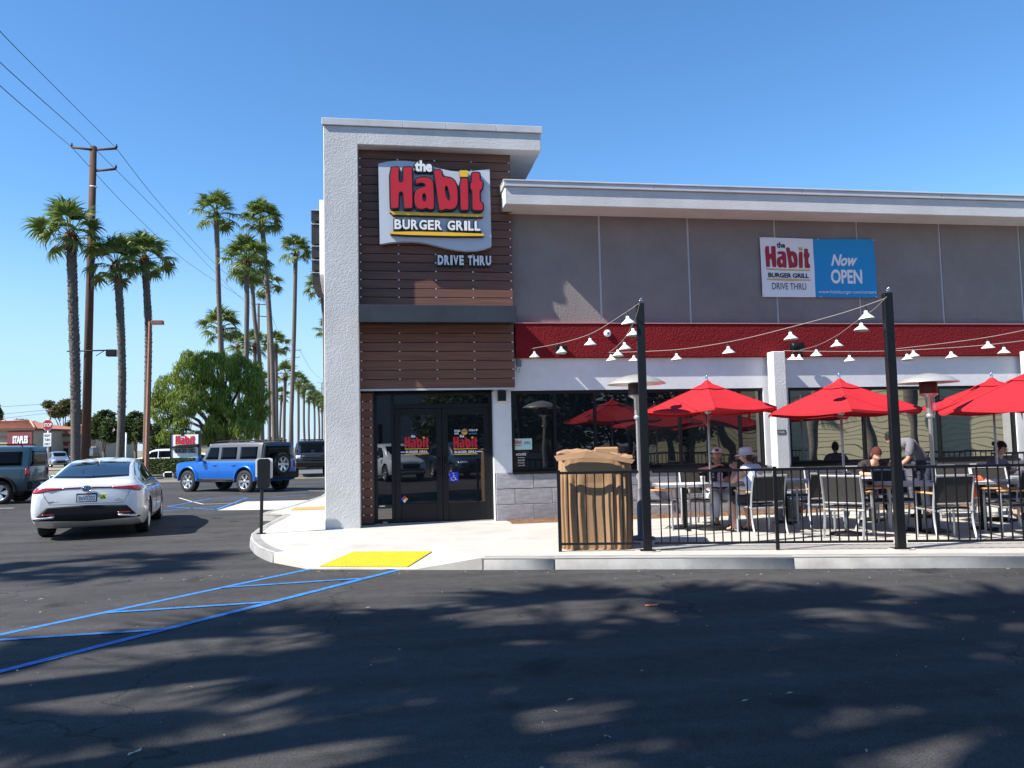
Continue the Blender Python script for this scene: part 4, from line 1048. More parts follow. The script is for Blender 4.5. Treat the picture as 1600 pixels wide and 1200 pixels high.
upole('distant dark utility pole with two cross arms above the pepper tree', 404, 474, 150, 4.5, [(0, 395, 419, 475, 476), (0, 397, 417, 493, 495)])
upole('farther utility pole seen between the palm trunks', 457, 547, 260, 3, [(0, 447, 470, 548, 547), (0, 452, 468, 560, 558)])
upole('farthest utility pole just left of the tower', 503, 598, 380, 2, [(0, 496, 509, 598, 598), (0, 498, 508, 607, 607)])
upole('slim pole with a small arm behind the stop sign', 79, 642, 100, 2.5, [(0, 73, 85, 643, 642)])
# street light on the utility pole: arm with floodlight
t = thing('street_light', 'long arm floodlight fixed across the wooden utility pole', 'street light', at(140, 550, 59.5))
b = t.location
q = MB(); q.tube([at(105, 549, 59.5)-b, at(178, 547, 59.5)-b], .055, 6); q.tube([at(150, 556, 59.5)-b, at(163, 548, 59.5)-b], .03, 5); q.build('arm', M_PLASTIC, t)
q = MB(); c = at(176, 551, 59.3)-b; q.box(c.x-.42, c.y-.25, c.z-.28, c.x+.32, c.y+.25, c.z+.22, None); q.build('lamp_head', M_PLASTIC, t, .05)
q = MB(); q.box(c.x+.33, c.y-.2, c.z-.3, c.x+.36, c.y+.2, c.z+.15); q.build('lens', M_SIGNWHT, t)
def wire(label, pts, r, grp='power lines'):
    q = MB(); P = [at(x, y, d) for x, y, d in pts]
    if pts[0][0] == -10: P = [P[0]+(P[0]-P[1])*.45+Vector((0, 0, .4))]+P       # runs on towards the next pole
    q.tube([Vector(p) for p in catmull([tuple(p) for p in P], 6)], r, 4, smooth=False)
    return tag(q.build('power_line', M_PLASTIC, fix=False), label, 'power line', grp)
wire('power line from the top left corner to the left tip of the top arm', [(-10, 125, 30), (112, 230, 60)], .022)
wire('power line passing the pole head, middle of the three at the picture top left', [(-10, 88, 30), (120, 205, 45), (147, 233, 60)], .022)
wire('uppermost power line from the top left corner to the right tip of the top arm', [(-10, 38, 30), (90, 140, 42), (181, 231, 60)], .022)
wire('power line sagging from the left arm tip to the distant pole', [(112, 230, 60), (210, 335, 78), (300, 415, 105), (396, 476, 150)], .026)
wire('power line sagging from the pole head to the distant pole', [(150, 234, 60), (260, 345, 84), (340, 430, 115), (404, 493, 150)], .026)
wire('power line sagging from the right arm tip to the distant pole', [(181, 231, 60), (260, 330, 78), (350, 425, 110), (418, 476, 150)], .026)
wire('far power line between the two distant poles', [(418, 476, 150), (440, 525, 200), (469, 548, 260)], .035)
wire('farthest power line reaching the tower edge', [(469, 548, 260), (488, 580, 310), (509, 598, 380)], .05)
for i, (y0, y1) in enumerate(((636, 631), (648, 640), (655, 645))): wire(['highest', 'middle', 'lowest'][i]+' of the three faint lines left of the stop sign', [(-5, y0, 100), (78, y1, 100)], .02)
# brown lamp post
b = col(229, 46, 0); t = thing('lamp_post', 'reddish brown square lamp post with box head before the third palm', 'lamp post', b)
q = MB(); q.tube([(0, 0, 0), at(234.5, 502, 46)-b], [.13, .09], 4, smooth=False); q.build('post', M_RUST, t)
h = at(246, 504, 46)-b; q = MB(); q.box(h.x-.30, h.y-.2, h.z-.11, h.x+.32, h.y+.2, h.z+.11); q.build('lamp_head', M_RUST, t, .02)
q = MB(); q.box(h.x-.24, h.y-.15, h.z-.125, h.x+.26, h.y+.15, h.z-.112); q.build('lens', M_SIGNWHT, t)
b = col(197, 50, 0); t = thing('marker_post', 'slim white post before the second palm', 'post', b)
q = MB(); q.tube([(0, 0, 0), (0, 0, at(197, 677, 50).z)], .045, 8); q.build('post', M_SIGNWHT, t)
q = MB(); q.tube([(0, 0, at(197, 677, 50).z), (0, 0, at(197, 676, 50).z)], .055, 8); q.build('cap', M_CLIP, t)

# stop sign
d = 36; b = col(74, d, 0); t = thing('stop_sign', 'red octagonal STOP sign over a white RIGHT TURN ONLY plate', 'sign', b)
fs = d/FPX; zc = at(74, 664, d).z
def camfr(base_z, off=0): return lambda u, v, dd: tuple(Vector((_R0.x*u, _R0.y*u, base_z+v)) - Vector((FWD.x, FWD.y, 0)).normalized()*(dd+off))
q = MB(); q.tube([(0, .06, 0), (0, .06, zc+.3)], .035, 6); q.build('post', M_CLIP, t)
F_ = camfr(zc)
R8 = 11.5*fs/2*1.08*1.75/1.75
oct_ = lambda r: [(r*math.cos(PI/8+i*PI/4), r*math.sin(PI/8+i*PI/4)) for i in range(8)]
R8 = 8.6*fs*1.05
q = MB(); q.prism(oct_(R8*1.0), -.006, 0, F_); q.build('border', M_SIGNWHT, t)
q = MB(); q.prism(oct_(R8*.93), .001, .004, F_); q.build('face', mat('stop_red', (.33, .012, .018), .5), t)
put_text('word', 'STOP', M_SIGNWHT, t, F_, -R8*.70, -R8*.30, R8*1.4, R8*.62, .03, 0, .002, .005)
z2 = at(74, 687, d).z; F2 = camfr(z2); hw = 6*fs; hh = 10.5*fs
q = MB(); q.prism([(-hw, -hh), (hw, -hh), (hw, hh), (-hw, hh)], 0, .006, F2); q.build('plate', M_SIGNWHT, t)
for i, s_ in enumerate(('RIGHT', 'TURN', 'ONLY')): put_text('word', s_, M_SIGNBLK, t, F2, -hw*.75, hh*(.42-.62*i), hw*1.5, hh*.36, .02, 0, .002, .007)
# drive sign paddle on the pavement corner
b = gz(408, 834, HS); d = (b-EYE).dot(FWD); t = thing('sign_paddle', 'back of a dark rounded sign on a thin black post at the pavement corner', 'sign', b)
k_ = d/FPX
zt_, zb_ = at(412, 717, d).z-HS, at(412, 763, d).z-HS
q = MB(); q.tube([(0, 0, 0), (.02, 0, zt_-.1)], .028, 4, smooth=False); q.build('post', M_BLACK, t)
q = MB(); q.box(-.07, -.07, .001, .07, .07, .012); q.build('base_plate', M_BLACK, t)
rr_ = [(-.105, zb_+.03), (-.075, zb_), (.075, zb_), (.105, zb_+.03), (.105, zt_-.03), (.075, zt_), (-.075, zt_), (-.105, zt_-.03)]
q = MB(); q.prism([(u+.045, v) for u, v in rr_], -.01, .05, lambda u, v, dd: (u, -dd, v)); q.build('panel_back', M_PLASTIC, t, .006)
q = MB(); q.prism([(u*1.35+.045, (v-zb_)*.66+zb_+.34*(zt_-zb_)+.012) for u, v in rr_], -.03, -.012, lambda u, v, dd: (u, -dd, v)); q.build('panel_face', M_SIGNWHT, t)
# monument sign behind the hedge
d = 52; b = col(290, d, 0); t = thing('monument_sign', 'white roadside sign with the red logo behind the hedge, half covered by a black shade', 'sign', b)
F_ = camfr(0); s_ = d/FPX
za, zb2 = at(290, 679, d).z, at(290, 715, d).z
q = MB(); q.prism([(-22*s_, zb2), (20*s_, zb2), (20*s_, za), (-22*s_, za)], -.25, 0, F_); q.build('panel', M_SIGNWHT, t)
q = MB(); q.prism([(-24*s_, 0), (-22.2*s_, 0), (-22.2*s_, za+.08), (-24*s_, za+.08)], -.3, .05, F_); q.build('upright', M_BLACK, t); q = MB(); q.prism([(20.2*s_, 0), (22*s_, 0), (22*s_, za+.08), (20.2*s_, za+.08)], -.3, .05, F_); q.build('upright', M_BLACK, t)
logo(t, lambda u, v, dd: F_(u, v, dd), -16*s_, za-.62, 34*s_*.9, M_SIGNRED, M_SIGNYEL, M_SIGNBLK, M_SIGNBLK, .02, .005)
put_text('word', 'BURGER GRILL', M_SIGNBLK, t, F_, -16*s_, zb2+.30, 33*s_, .26, .03, 0, .02, .06)
q = MB(); q.prism([(-22*s_, za-.86), (20*s_, za-.80), (21*s_, za-.62), (-10*s_, za-.66), (-22*s_, za-.8)], .02, .25, F_); q.build('shade', M_PLASTIC, t)
# tiled roof buildings on the far side of the street
M_TILE = mat('clay_tile', (.42, .15, .085), .8, var=.3, vscale=2.5, rnd=.12)
M_TAN = mat('tan_wall', (.42, .36, .27), .9, var=.1, vscale=.6)
M_MAROON = mat('maroon_wall', (.20, .045, .05), .8)
def hipped(label, x0, x1, d, ye, yr, xr0, xr1, yb, depth=14):
    F0 = col(x0, d, 0); u = (col(x1, d, 0)-F0); W_ = u.length; u.normalize(); n_ = Vector((-u.y, u.x, 0))
    if n_.dot(FWD) < 0: n_ = -n_
    t = thing('shop_building', label, 'building', F0)
    def F(a, b_, z): return tuple(u*a + n_*b_ + Vector((0, 0, z)))
    s_ = d/FPX; ze = at(x0, ye, d).z; zr_ = at((xr0+xr1)/2, yr, d+depth*.45).z
    q = MB(); q.add([F(a, b_, z) for z in (0, ze) for a, b_ in ((0, 0), (W_, 0), (W_, depth), (0, depth))], [(0, 1, 2, 3), (4, 5, 6, 7), (0, 1, 5, 4), (1, 2, 6, 5), (2, 3, 7, 6), (3, 0, 4, 7)]); q.build('wall', M_TAN, t)
    q = MB(); e_ = .5
    q.add([F(a, b_, z) for z in (ze-.25, ze+.02) for a, b_ in ((-e_, -e_), (W_+e_, -e_), (W_+e_, depth), (-e_, depth))], [(0, 1, 2, 3), (4, 5, 6, 7), (0, 1, 5, 4), (1, 2, 6, 5), (2, 3, 7, 6), (3, 0, 4, 7)]); q.build('eave', M_BARK, t)
    q = MB(); q.add([F(-.05, -.25, ze-1.3), F(W_, -.25, ze-1.3), F(W_, -.25, ze-1.1), F(-.05, -.25, ze-1.1), F(-.05, -.02, ze-1.3), F(W_, -.02, ze-1.3), F(W_, -.02, ze-1.1), F(-.05, -.02, ze-1.1)], [(0, 1, 2, 3), (0, 1, 5, 4), (3, 2, 6, 7), (0, 3, 7, 4), (1, 2, 6, 5)]); q.build('trim', M_BARK, t)
    ra, rb = (col(xr0, d, 0)-F0).dot(u), (col(xr1, d, 0)-F0).dot(u)
    q = MB(); A = [(-e_, -e_, ze+.03), (W_+e_, -e_, ze+.03), (W_+e_, depth, ze+.03), (-e_, depth, ze+.03), (ra, depth*.45, zr_), (rb, depth*.45, zr_)]
    q.add([F(*a) for a in A], [(0, 1, 5, 4), (1, 2, 5), (2, 3, 4, 5), (3, 0, 4)]); rf = q.build('roof', M_TILE, t)
    # rows of barrel tiles down the front slope and ridge caps
    q = MB(); nn = 46
    for i in range(nn):
        a = -e_+(W_+2*e_)*(i+.5)/nn
        # height along the front slope at this column
        if a < ra: f = (a+e_)/(ra+e_)
        elif a > rb: f = (W_+e_-a)/(W_+e_-rb)
        else: f = 1
        p0 = Vector((a, -e_, ze+.06)); full = Vector((a, depth*.45, zr_+.05)); p1 = p0.lerp(full, max(.02, f))
        q.tube([F(*p0), F(*p1)], .09, 5, smooth=True)
    o = q.build('tile_row', M_TILE, t); tag(o, kind='stuff')
    q = MB(); 
    for i, j in ((0, 4), (1, 5), (4, 5)): q.tube([Vector(F(*A[i]))+Vector((0, 0, .05)), Vector(F(*A[j]))+Vector((0, 0, .05))], .16, 6)
    q.build('ridge_tile', mat('ridge_tile', (.5, .26, .17), .8), t)
    return t, F, ze, W_
t, F, ze, W_ = hipped('tan tile roofed shop with maroon corner and white STAPLES letters at the left edge', -60, 52, 118, 672, 659, -46, 6, 708)
s_ = 118/FPX; x_ = (col(14, 118, 0)-col(-60, 118, 0)).length
q = MB(); q.add([F(a, b_, z) for z in (0, ze-.35) for a, b_ in ((x_, -.4), (W_+.05, -.4), (W_+.05, -.28), (x_, -.28))], [(0, 1, 2, 3), (4, 5, 6, 7), (0, 1, 5, 4), (1, 2, 6, 5), (2, 3, 7, 6), (3, 0, 4, 7)]); q.build('sign_wall', M_MAROON, t)
put_text('word', 'STAPLES', M_SIGNWHT, t, lambda u, v, d_: F(u, -.42-d_, v), x_+.8, at(35, 693, 118).z, 24*s_, 12*s_, .05, 0, .06)
t, F, ze, W_ = hipped('tan shop with clay tile hip roof behind the stop sign', 56, 150, 126, 680, 666, 92, 100, 708)
q = MB(); a_ = (col(97, 126, 0)-col(56, 126, 0)).length; q.add([F(a_+i*1.0, -.08, z) for z in (2.55, 3.05) for i in (0, 1)], [(0, 1, 3, 2)]); q.build('shop_sign', M_SIGNRED, t, fix=False)
q = MB(); a_ = (col(85, 126, 0)-col(56, 126, 0)).length
for i in range(5): q.add([F(a_+i*1.6-.5+j*1.1, -.06, z) for z in (.3, 2.2) for j in (0, 1)], [(0, 1, 3, 2)])
q.build('shop_window', M_CARGLASS, t, fix=False)
# low tan building glimpsed right of the monument sign
b = col(330, 95, 0); t = thing('shop_building', 'low pale building glimpsed under the pepper tree behind the monument sign', 'building', b)
q = MB(); q.box(-1.5, 0, 0, 2.2, 4, at(330, 690, 95).z); q.build('wall', M_TAN, t); q = MB(); q.box(-1.7, -.2, at(330, 690, 95).z+.002, 2.4, 4.2, at(330, 688, 95).z+.1); q.build('roof', M_BARK, t)
# hedges and planters at the lot edge
def hedge(label, pa, pb_, h, w_, n, seed, dens=1):
    rng = random.Random(seed); u = pb_-pa; L_ = u.length; u.normalize(); nn_ = Vector((-u.y, u.x, 0)); t = thing('hedge', label, 'hedge', pa)
    q = MB(); q.add([u*a + nn_*b_ + Vector((0, 0, z)) for z in (0, h-.1) for a, b_ in ((.08, .08), (L_-.08, .08), (L_-.08, w_-.08), (.08, w_-.08))], [(0, 3, 2, 1), (4, 5, 6, 7), (0, 1, 5, 4), (1, 2, 6, 5), (2, 3, 7, 6), (3, 0, 4, 7)]); q.build('core', M_BARK, t)
    q = MB()
    for i in range(n):
        f = rng.random(); a = rng.uniform(0, L_)
        if f < .45: p = u*a + nn_*rng.gauss(.03, .05) + Vector((0, 0, rng.uniform(.02, h)))
        elif f < .8: p = u*a + nn_*rng.uniform(0, w_) + Vector((0, 0, h+rng.gauss(-.04, .04)))
        else: p = u*a + nn_*(w_+rng.gauss(-.03, .05)) + Vector((0, 0, rng.uniform(.02, h)))
        s_ = rng.uniform(.05, .10)
        q.add([(-s_, 0, 0), (0, -s_*.6, .01), (s_, 0, 0), (0, s_*.6, .01)], [(0, 1, 2, 3)], Matrix.Translation(p) @ Matrix.Rotation(rng.uniform(0, 6.3), 4, 'Z') @ Matrix.Rotation(rng.uniform(-1.3, 1.3), 4, 'X'))
    q.build('leaves', M_HEDGE, t, fix=False)
def kerb_island(pts, label):
    o = kerb_run(pts, 'kerb', .18); tag(o, kind='structure')
hA, hB = gz(205, 742), gz(286, 745); hA.z = hB.z = 0
hedge('clipped dark green hedge between the white sedan and the blue off-roader', hA+Vector((0, .4, 0)), hB+Vector((1.4, .3, 0)), 1.0, 1.5, 9000, 1)
kerb_island([tuple((hA+Vector((-20, -.2, 0)))[:2]), tuple((hB+Vector((.5, -.3, 0)))[:2]), tuple((hB+Vector((2.2, 1.2, 0)))[:2])], '')
hC, hD = col(400, 60, 0), col(480, 62, 0)
hedge('low dark hedge behind the rear of the blue off-roader', col(440, 58, 0), col(540, 60, 0), .8, 1.2, 4000, 2)
hE, hF = gz(-30, 738), gz(58, 736)
o = sheet('planter_bed', [(hE.x-6, hE.y), (hF.x+4, hF.y), (hF.x+4, hF.y+3), (hE.x-6, hE.y+3)], .10, mat('pale_gravel', (.42, .38, .30), .9, var=.3, vscale=6))
hedge('low shrubs at the foot of the far shops left of the grey crossover', col(60, 112, 0), col(150, 112, 0), 1.1, 1.5, 3000, 4)

# ---------------------------------------------------------------- palms and things beside and behind the photographer
def palm_free(label, x, y, h, R_, seed, nf=15, lean=(0, 0), tw=.2):
    t = thing('palm_tree', label, 'palm tree', (x, y, 0)); rng = random.Random(seed)
    P = [Vector((0, 0, 0)), Vector((lean[0]*.3, lean[1]*.3, h*.5)), Vector((lean[0], lean[1], h))]
    P = [Vector(p) for p in catmull([tuple(p) for p in P], 5)]
    q = MB(); q.tube(P, [tw*1.25]+[tw]*(len(P)-1), 10); q.build('trunk', M_TRUNKF, t)
    link('husk', HUSK, t, P[-1])
    for M_ in crown_mats(rng, nf, R_, -.1, 80, -50): link('frond', rng.choice(FROND), t, M=Matrix.Translation(P[-1]) @ M_)
SX, SY = -SUN_DIR.x/SUN_DIR.z, -SUN_DIR.y/SUN_DIR.z
shade = [(*gz(860, 985)[:2], 11, 2.3, 'first'), (*gz(1400, 1000)[:2], 12, 2.5, 'second'), (*gz(1130, 1110)[:2], 11, 2.2, 'third'), (*gz(1600, 1100)[:2], 13, 2.5, 'fourth'), (*gz(330, 1040)[:2], 11, 2.2, 'fifth'), (*gz(120, 890)[:2], 12, 1.8, 'sixth')]
for i, (x, y, h, R_, nth) in enumerate(shade):
    palm_free('tall palm outside the frame to the left, %s of the group that shades the asphalt' % nth, x-h*SX, y-h*SY, h, R_, 80+i)
# building, trees and cars mirrored in the windows
t = thing('tan_building', 'long pale yellow lap sided building behind the photographer, mirrored in the windows', 'building', (26, -10, 0), math.radians(40))
q = MB(); q.box(-12, -8, 0, 34, 0, 7.5); q.build('wall', mat('yellow_siding', (.62, .56, .36), .8), t)
for i in range(24):
    q = MB(); q.box(-12, .001, i*.3+.3, 34, .05, i*.3+.56); q.build('siding_board', mat('yellow_siding', (.62, .56, .36), .8), t)
q = MB(); q.box(-12.5, -8.5, 7.502, 34.5, .6, 7.9); q.build('roof', M_BARK, t)
t = thing('grey_building', 'plain grey building behind the photographer, faintly mirrored in the door', 'building', (-6, -26, 0))
q = MB(); q.box(-10, -8, 0, 20, 0, 6.0); q.build('wall', mat('pale_grey_wall', (.30, .31, .30), .85), t)
q = MB()
for i in range(5): q.box(-8+i*5.5, .001, 1, -5+i*5.5, .06, 3.0)
q.build('window', M_CARGLASS, t)
for i, (x, y, h, R_, lx) in enumerate([(17.5, -8, 11, 1.9, .6), (19.2, -9, 12, 1.9, -.5), (22.5, -7, 12, 1.9, .8), (25.0, -9, 11, 1.9, .2), (26.4, -8, 13, 1.9, -.7), (31, -8, 12, 1.9, .5)]):
    palm_free('%s palm of the row before the yellow building behind the photographer' % ['leftmost', 'second', 'third', 'fourth', 'fifth', 'rightmost'][i], x, (x-26)*.84-10+3.2+(y+8)*.6, h, R_, 120+i, 26, (lx, 0), .26)
for i, (x, y) in enumerate([(8.5, -11), (12.5, -12), (16, -12.5), (4.5, -15)]):
    leafy('street_tree', 'dark broad tree behind the photographer, %s from the entrance side' % ['second', 'third', 'fourth', 'first'][i], (x, y, 0), [(0, 0, 3.6, 2.2, 2, 1.8), (1.2, .4, 2.6, 1.6, 1.6, 1.5), (-1.3, 0, 2.8, 1.7, 1.5, 1.5), (.2, 0, 5.2, 1.5, 1.5, 1.2)], M_LEAFD, 2600, .16, .2, seed=60+i, hang=3)
# ================================================================ PATIO
FX0, FX1 = 2.33, 13.0
def fenceY(x): return 10.75 + (x-2.33)*(-.27)
FU = Vector((1, -.27, 0)).normalized()
def fp(px):                                            # point of the fence line under picture column px
    lo, hi = 1.0, 13.0
    for _ in range(40):
        mid = (lo+hi)/2; p = Vector((mid, fenceY(mid), 1)) - EYE
        x = 800 + FPX*p.dot(RGT)/p.dot(FWD)
        if x < px: lo = mid
        else: hi = mid
    return Vector((lo, fenceY(lo), HS))
rot_f = math.atan2(FU.y, FU.x)
def fence_section(label, pa, pb, posts, nb):
    a = pa; L_ = (pb-pa).length; t = thing('fence', label, 'fence', a, rot_f)
    zt, zb = 1.06, .10
    q = MB(); q.box(.02, -.02, zt-.035, L_-.02, .02, zt); q.build('top_rail', M_BLACK, t, .003)
    q = MB(); q.box(.02, -.016, zb-.015, L_-.02, .016, zb+.015); q.build('bottom_rail', M_BLACK, t, .003)
    q = MB(); q.box(-.008, -.008, zb+.016, .008, .008, zt-.036); me = q.mesh('baluster', M_BLACK)
    for i in range(1, nb):
        x = L_*i/nb
        if all(abs(x-pp_) > .04 for pp_ in posts): link('baluster', me, t, (x, random.uniform(-.001, .001), 0))
    for pp_ in posts:
        q = MB(); q.box(-.022, -.022, 0, .022, .022, zt+.01); o = q.build('post', M_BLACK, t, .003, (pp_, 0, 0))
        q = MB(); q.box(-.028, -.028, zt+.011, .028, .028, zt+.02); q.build('post_cap', M_BLACK, o)
    return t
fa, f1, f2, f3 = fp(873), fp(1009), fp(1402), Vector((12.6, fenceY(12.6), HS))
fence_section('short black railing section in front of the cardboard wrapped bin', fa, f1-FU*.07, [0.0], 9)
L12 = (f2-f1).length-.14
fence_section('black railing section between the two tall black posts', f1+FU*.07, f2-FU*.07, [(fp(1211)-f1).length-.07], 27)
fence_section('black railing section right of the second tall black post', f2+FU*.07, f3, [2.0, 4.1], 48)
# back railing near the wall at the far right
t0 = Vector((gy(1552, 748, 14.3).x, 14.3, HS))
q = thing('fence', 'black railing running to the wall at the far right behind the seated woman', 'fence', t0)
z_ = at(1560, 750-1, 1).z
qq = MB(); qq.box(0, -.02, 1.03, 3.2, .02, 1.07); qq.build('top_rail', M_BLACK, q); qq = MB(); qq.box(0, -.015, .09, 3.2, .015, .12); qq.build('bottom_rail', M_BLACK, q)
qq = MB(); qq.box(-.008, -.008, .121, .008, .008, 1.029); me = qq.mesh('baluster', M_BLACK)
for i in range(24): link('baluster', me, q, (.06+i*.13, 0, 0))
for i, (p, s_) in enumerate(((f1, 'tall black square post beside the cardboard wrapped bin'), (f2, 'tall black square post right of the seated diners, with light cables on its hooked top'))):
    t = thing('light_post', s_, 'post', p, rot_f, 'tall black posts holding the light cables')
    h_ = 3.30 if i == 0 else 3.31
    q = MB(); q.box(-.055, -.055, 0, .055, .055, h_); q.build('post', M_BLACK, t, .006)
    q = MB(); q.box(-.10, -.10, .0, .10, .10, .012); q.build('base_plate', M_BLACK, t, .002)
    q = MB(); q.tube([(0, 0, h_), (0, 0, h_+.05), (.03, 0, h_+.08), (.03, -.02, h_+.04), (-.01, -.05, h_+.02)], .007, 6); q.build('hook', M_CHROME, t)
    q = MB(); q.prism([(.17*math.cos(k*PI/5), .12*math.sin(k*PI/5)-.02) for k in range(10)], .0005, .01, lambda u, v, d: (u, v, d)); q.build('grout_pad', mat('grout', (.48, .40, .32), .9), t)

# cables with lamp shades
q = MB(); q.lathe([(.012, .085), (.022, .08), (.024, .05), (.03, .045), (.095, -.012), (.098, -.02)], 18); SHADE_O = q.mesh('shade', mat('shade_enamel', (.70, .78, .73), .35, spec=.5), fix=False)
q = MB(); q.lathe([(.094, -.019), (.028, .040), (0, .043)], 18); SHADE_I = q.mesh('shade_lining', mat('shade_lining', (.30, .42, .36), .5), fix=False)
q = MB(); q.lathe([(0, -.022), (.02, -.012), (.024, .004), (.012, .03), (.012, .039)], 12); BULB = q.mesh('bulb', mat('bulb_glass', (.7, .72, .68), .1), fix=False)
q = MB(); q.lathe([(.016, .086), (.016, .12), (0, .12)], 10); SOCK = q.mesh('socket', M_PLASTIC, fix=False)
q = MB(); q.tube([(0, 0, .12), (0, 0, .15)], .004, 5); HANG = q.mesh('hanger', M_PLASTIC, fix=False)
shade0 = thing('pendant_lamp', 'x', 'lamp')
for nm, me in (('shade', SHADE_O), ('shade_lining', SHADE_I), ('bulb', BULB), ('socket', SOCK), ('hanger', HANG)): link(nm, me, shade0)
used = [False]
def cable(label, pts, shades, r=.0045):
    """pts: (px, py, metres ahead); shades: (px, label) hung on the cable"""
    P = [at(*p) for p in pts]; P = [Vector(p) for p in catmull([tuple(p) for p in P], 10)]
    q = MB(); q.tube(P, r, 5); o = q.build('light_cable', mat('cable_ivory', (.30, .27, .24), .6), fix=False); tag(o, label, 'cable', 'cables of the patio lights')
    pix = [((800 + FPX*(p-EYE).dot(RGT)/(p-EYE).dot(FWD)), p) for p in P]
    for sx, lb in shades:
        best = min(range(len(pix)-1), key=lambda i: 0 if (pix[i][0]-sx)*(pix[i+1][0]-sx) <= 0 else min(abs(pix[i][0]-sx), abs(pix[i+1][0]-sx)))
        a, b = pix[best], pix[best+1]; f = (sx-a[0])/(b[0]-a[0]) if abs(b[0]-a[0]) > 1e-6 else 0; f = max(0, min(1, f))
        p = a[1].lerp(b[1], f) - Vector((0, 0, .15)); rz = random.uniform(0, 3)
        if not used[0]: shade0.location = p; shade0['label'] = lb; shade0['group'] = 'cone lamp shades on the patio cables'; used[0] = True
        else:
            c = clone(shade0, p, rz, lb, 'cone lamp shades on the patio cables')
            c.rotation_euler = (random.uniform(-.08, .08), random.uniform(-.08, .08), rz)
W_ = 14.9
cable('light cable climbing from the wall to the left tall post', [(829, 545, 15.1), (876, 536, 13.9), (924, 521, 12.6), (975, 490, 11.1), (998, 474, 10.45)],
      [(835, 'cone shade nearest the wall on the cable to the left post, over the red band'), (877, 'cone shade in front of the black rectangular wall lamp'), (922, 'cone shade just left of the round white alarm beacon'), (981, 'large topmost cone shade beside the left tall post')])
cable('light cable dropping steeply from the left tall post back to the wall', [(999, 475, 10.4), (992, 499, 11.0), (977, 527, 12.3), (962, 543, 13.6), (951, 551, 14.9)],
      [(989, 'cone shade second from the top of the steep cable by the left post'), (976, 'middle cone shade of the steep cable left of the left post'), (965, 'lowest cone shade of the steep cable below the alarm beacon'), (955, 'cone shade at the wall end of the steep cable')])
cable('long light cable rising from the wall past the left post to the right tall post', [(951, 551, 15.0), (1010, 549, 14.2), (1070, 545, 13.3), (1150, 532, 12.2), (1240, 510, 11.2), (1320, 488, 10.4), (1384, 466, 9.75)],
      [(990, 'cone shade directly left of the left tall post at the level of the band bottom'), (1057, 'cone shade on the long cable above the first red umbrella, left one'), (1138, 'cone shade on the long cable between the left post and the white pillar'), (1235, 'cone shade on the long cable above the black cylinder lamp'), (1353, 'large cone shade in front of the banner corner near the right post')])
cable('light cable dropping from the right tall post back to the wall above the pillar', [(1385, 464, 9.7), (1366, 483, 10.3), (1345, 497, 11.0), (1308, 524, 12.4), (1276, 540, 13.6), (1250, 547, 14.8)],
      [(1345, 'second large cone shade below the banner corner near the right post'), (1307, 'cone shade halfway down the steep cable right of the cylinder lamp'), (1275, 'cone shade near the wall end of the steep cable by the cylinder lamp')])
cable('level light cable running right from the wall above the pillar', [(1224, 548, 15.0), (1290, 549, 14.6), (1360, 549, 14.2), (1440, 546, 13.8), (1530, 540, 13.3), (1610, 531, 12.9)],
      [(1238, 'left cone shade of the close pair in front of the black cylinder lamp'), (1248, 'right cone shade of the close pair in front of the black cylinder lamp'), (1327, 'cone shade on the level cable above the second red umbrella'), (1417, 'cone shade on the level cable touching the right tall post'), (1486, 'cone shade on the level cable above the second patio heater'), (1568, 'rightmost cone shade on the level cable')])
cable('light cable rising to the right edge of the picture behind the right post', [(1400, 545, 14.6), (1470, 537, 13.6), (1543, 527, 12.6), (1610, 514, 11.8)],
      [(1427, 'cone shade just right of the right tall post, slightly higher of two'), (1543, 'cone shade high on the cable that leaves the picture at the right')])

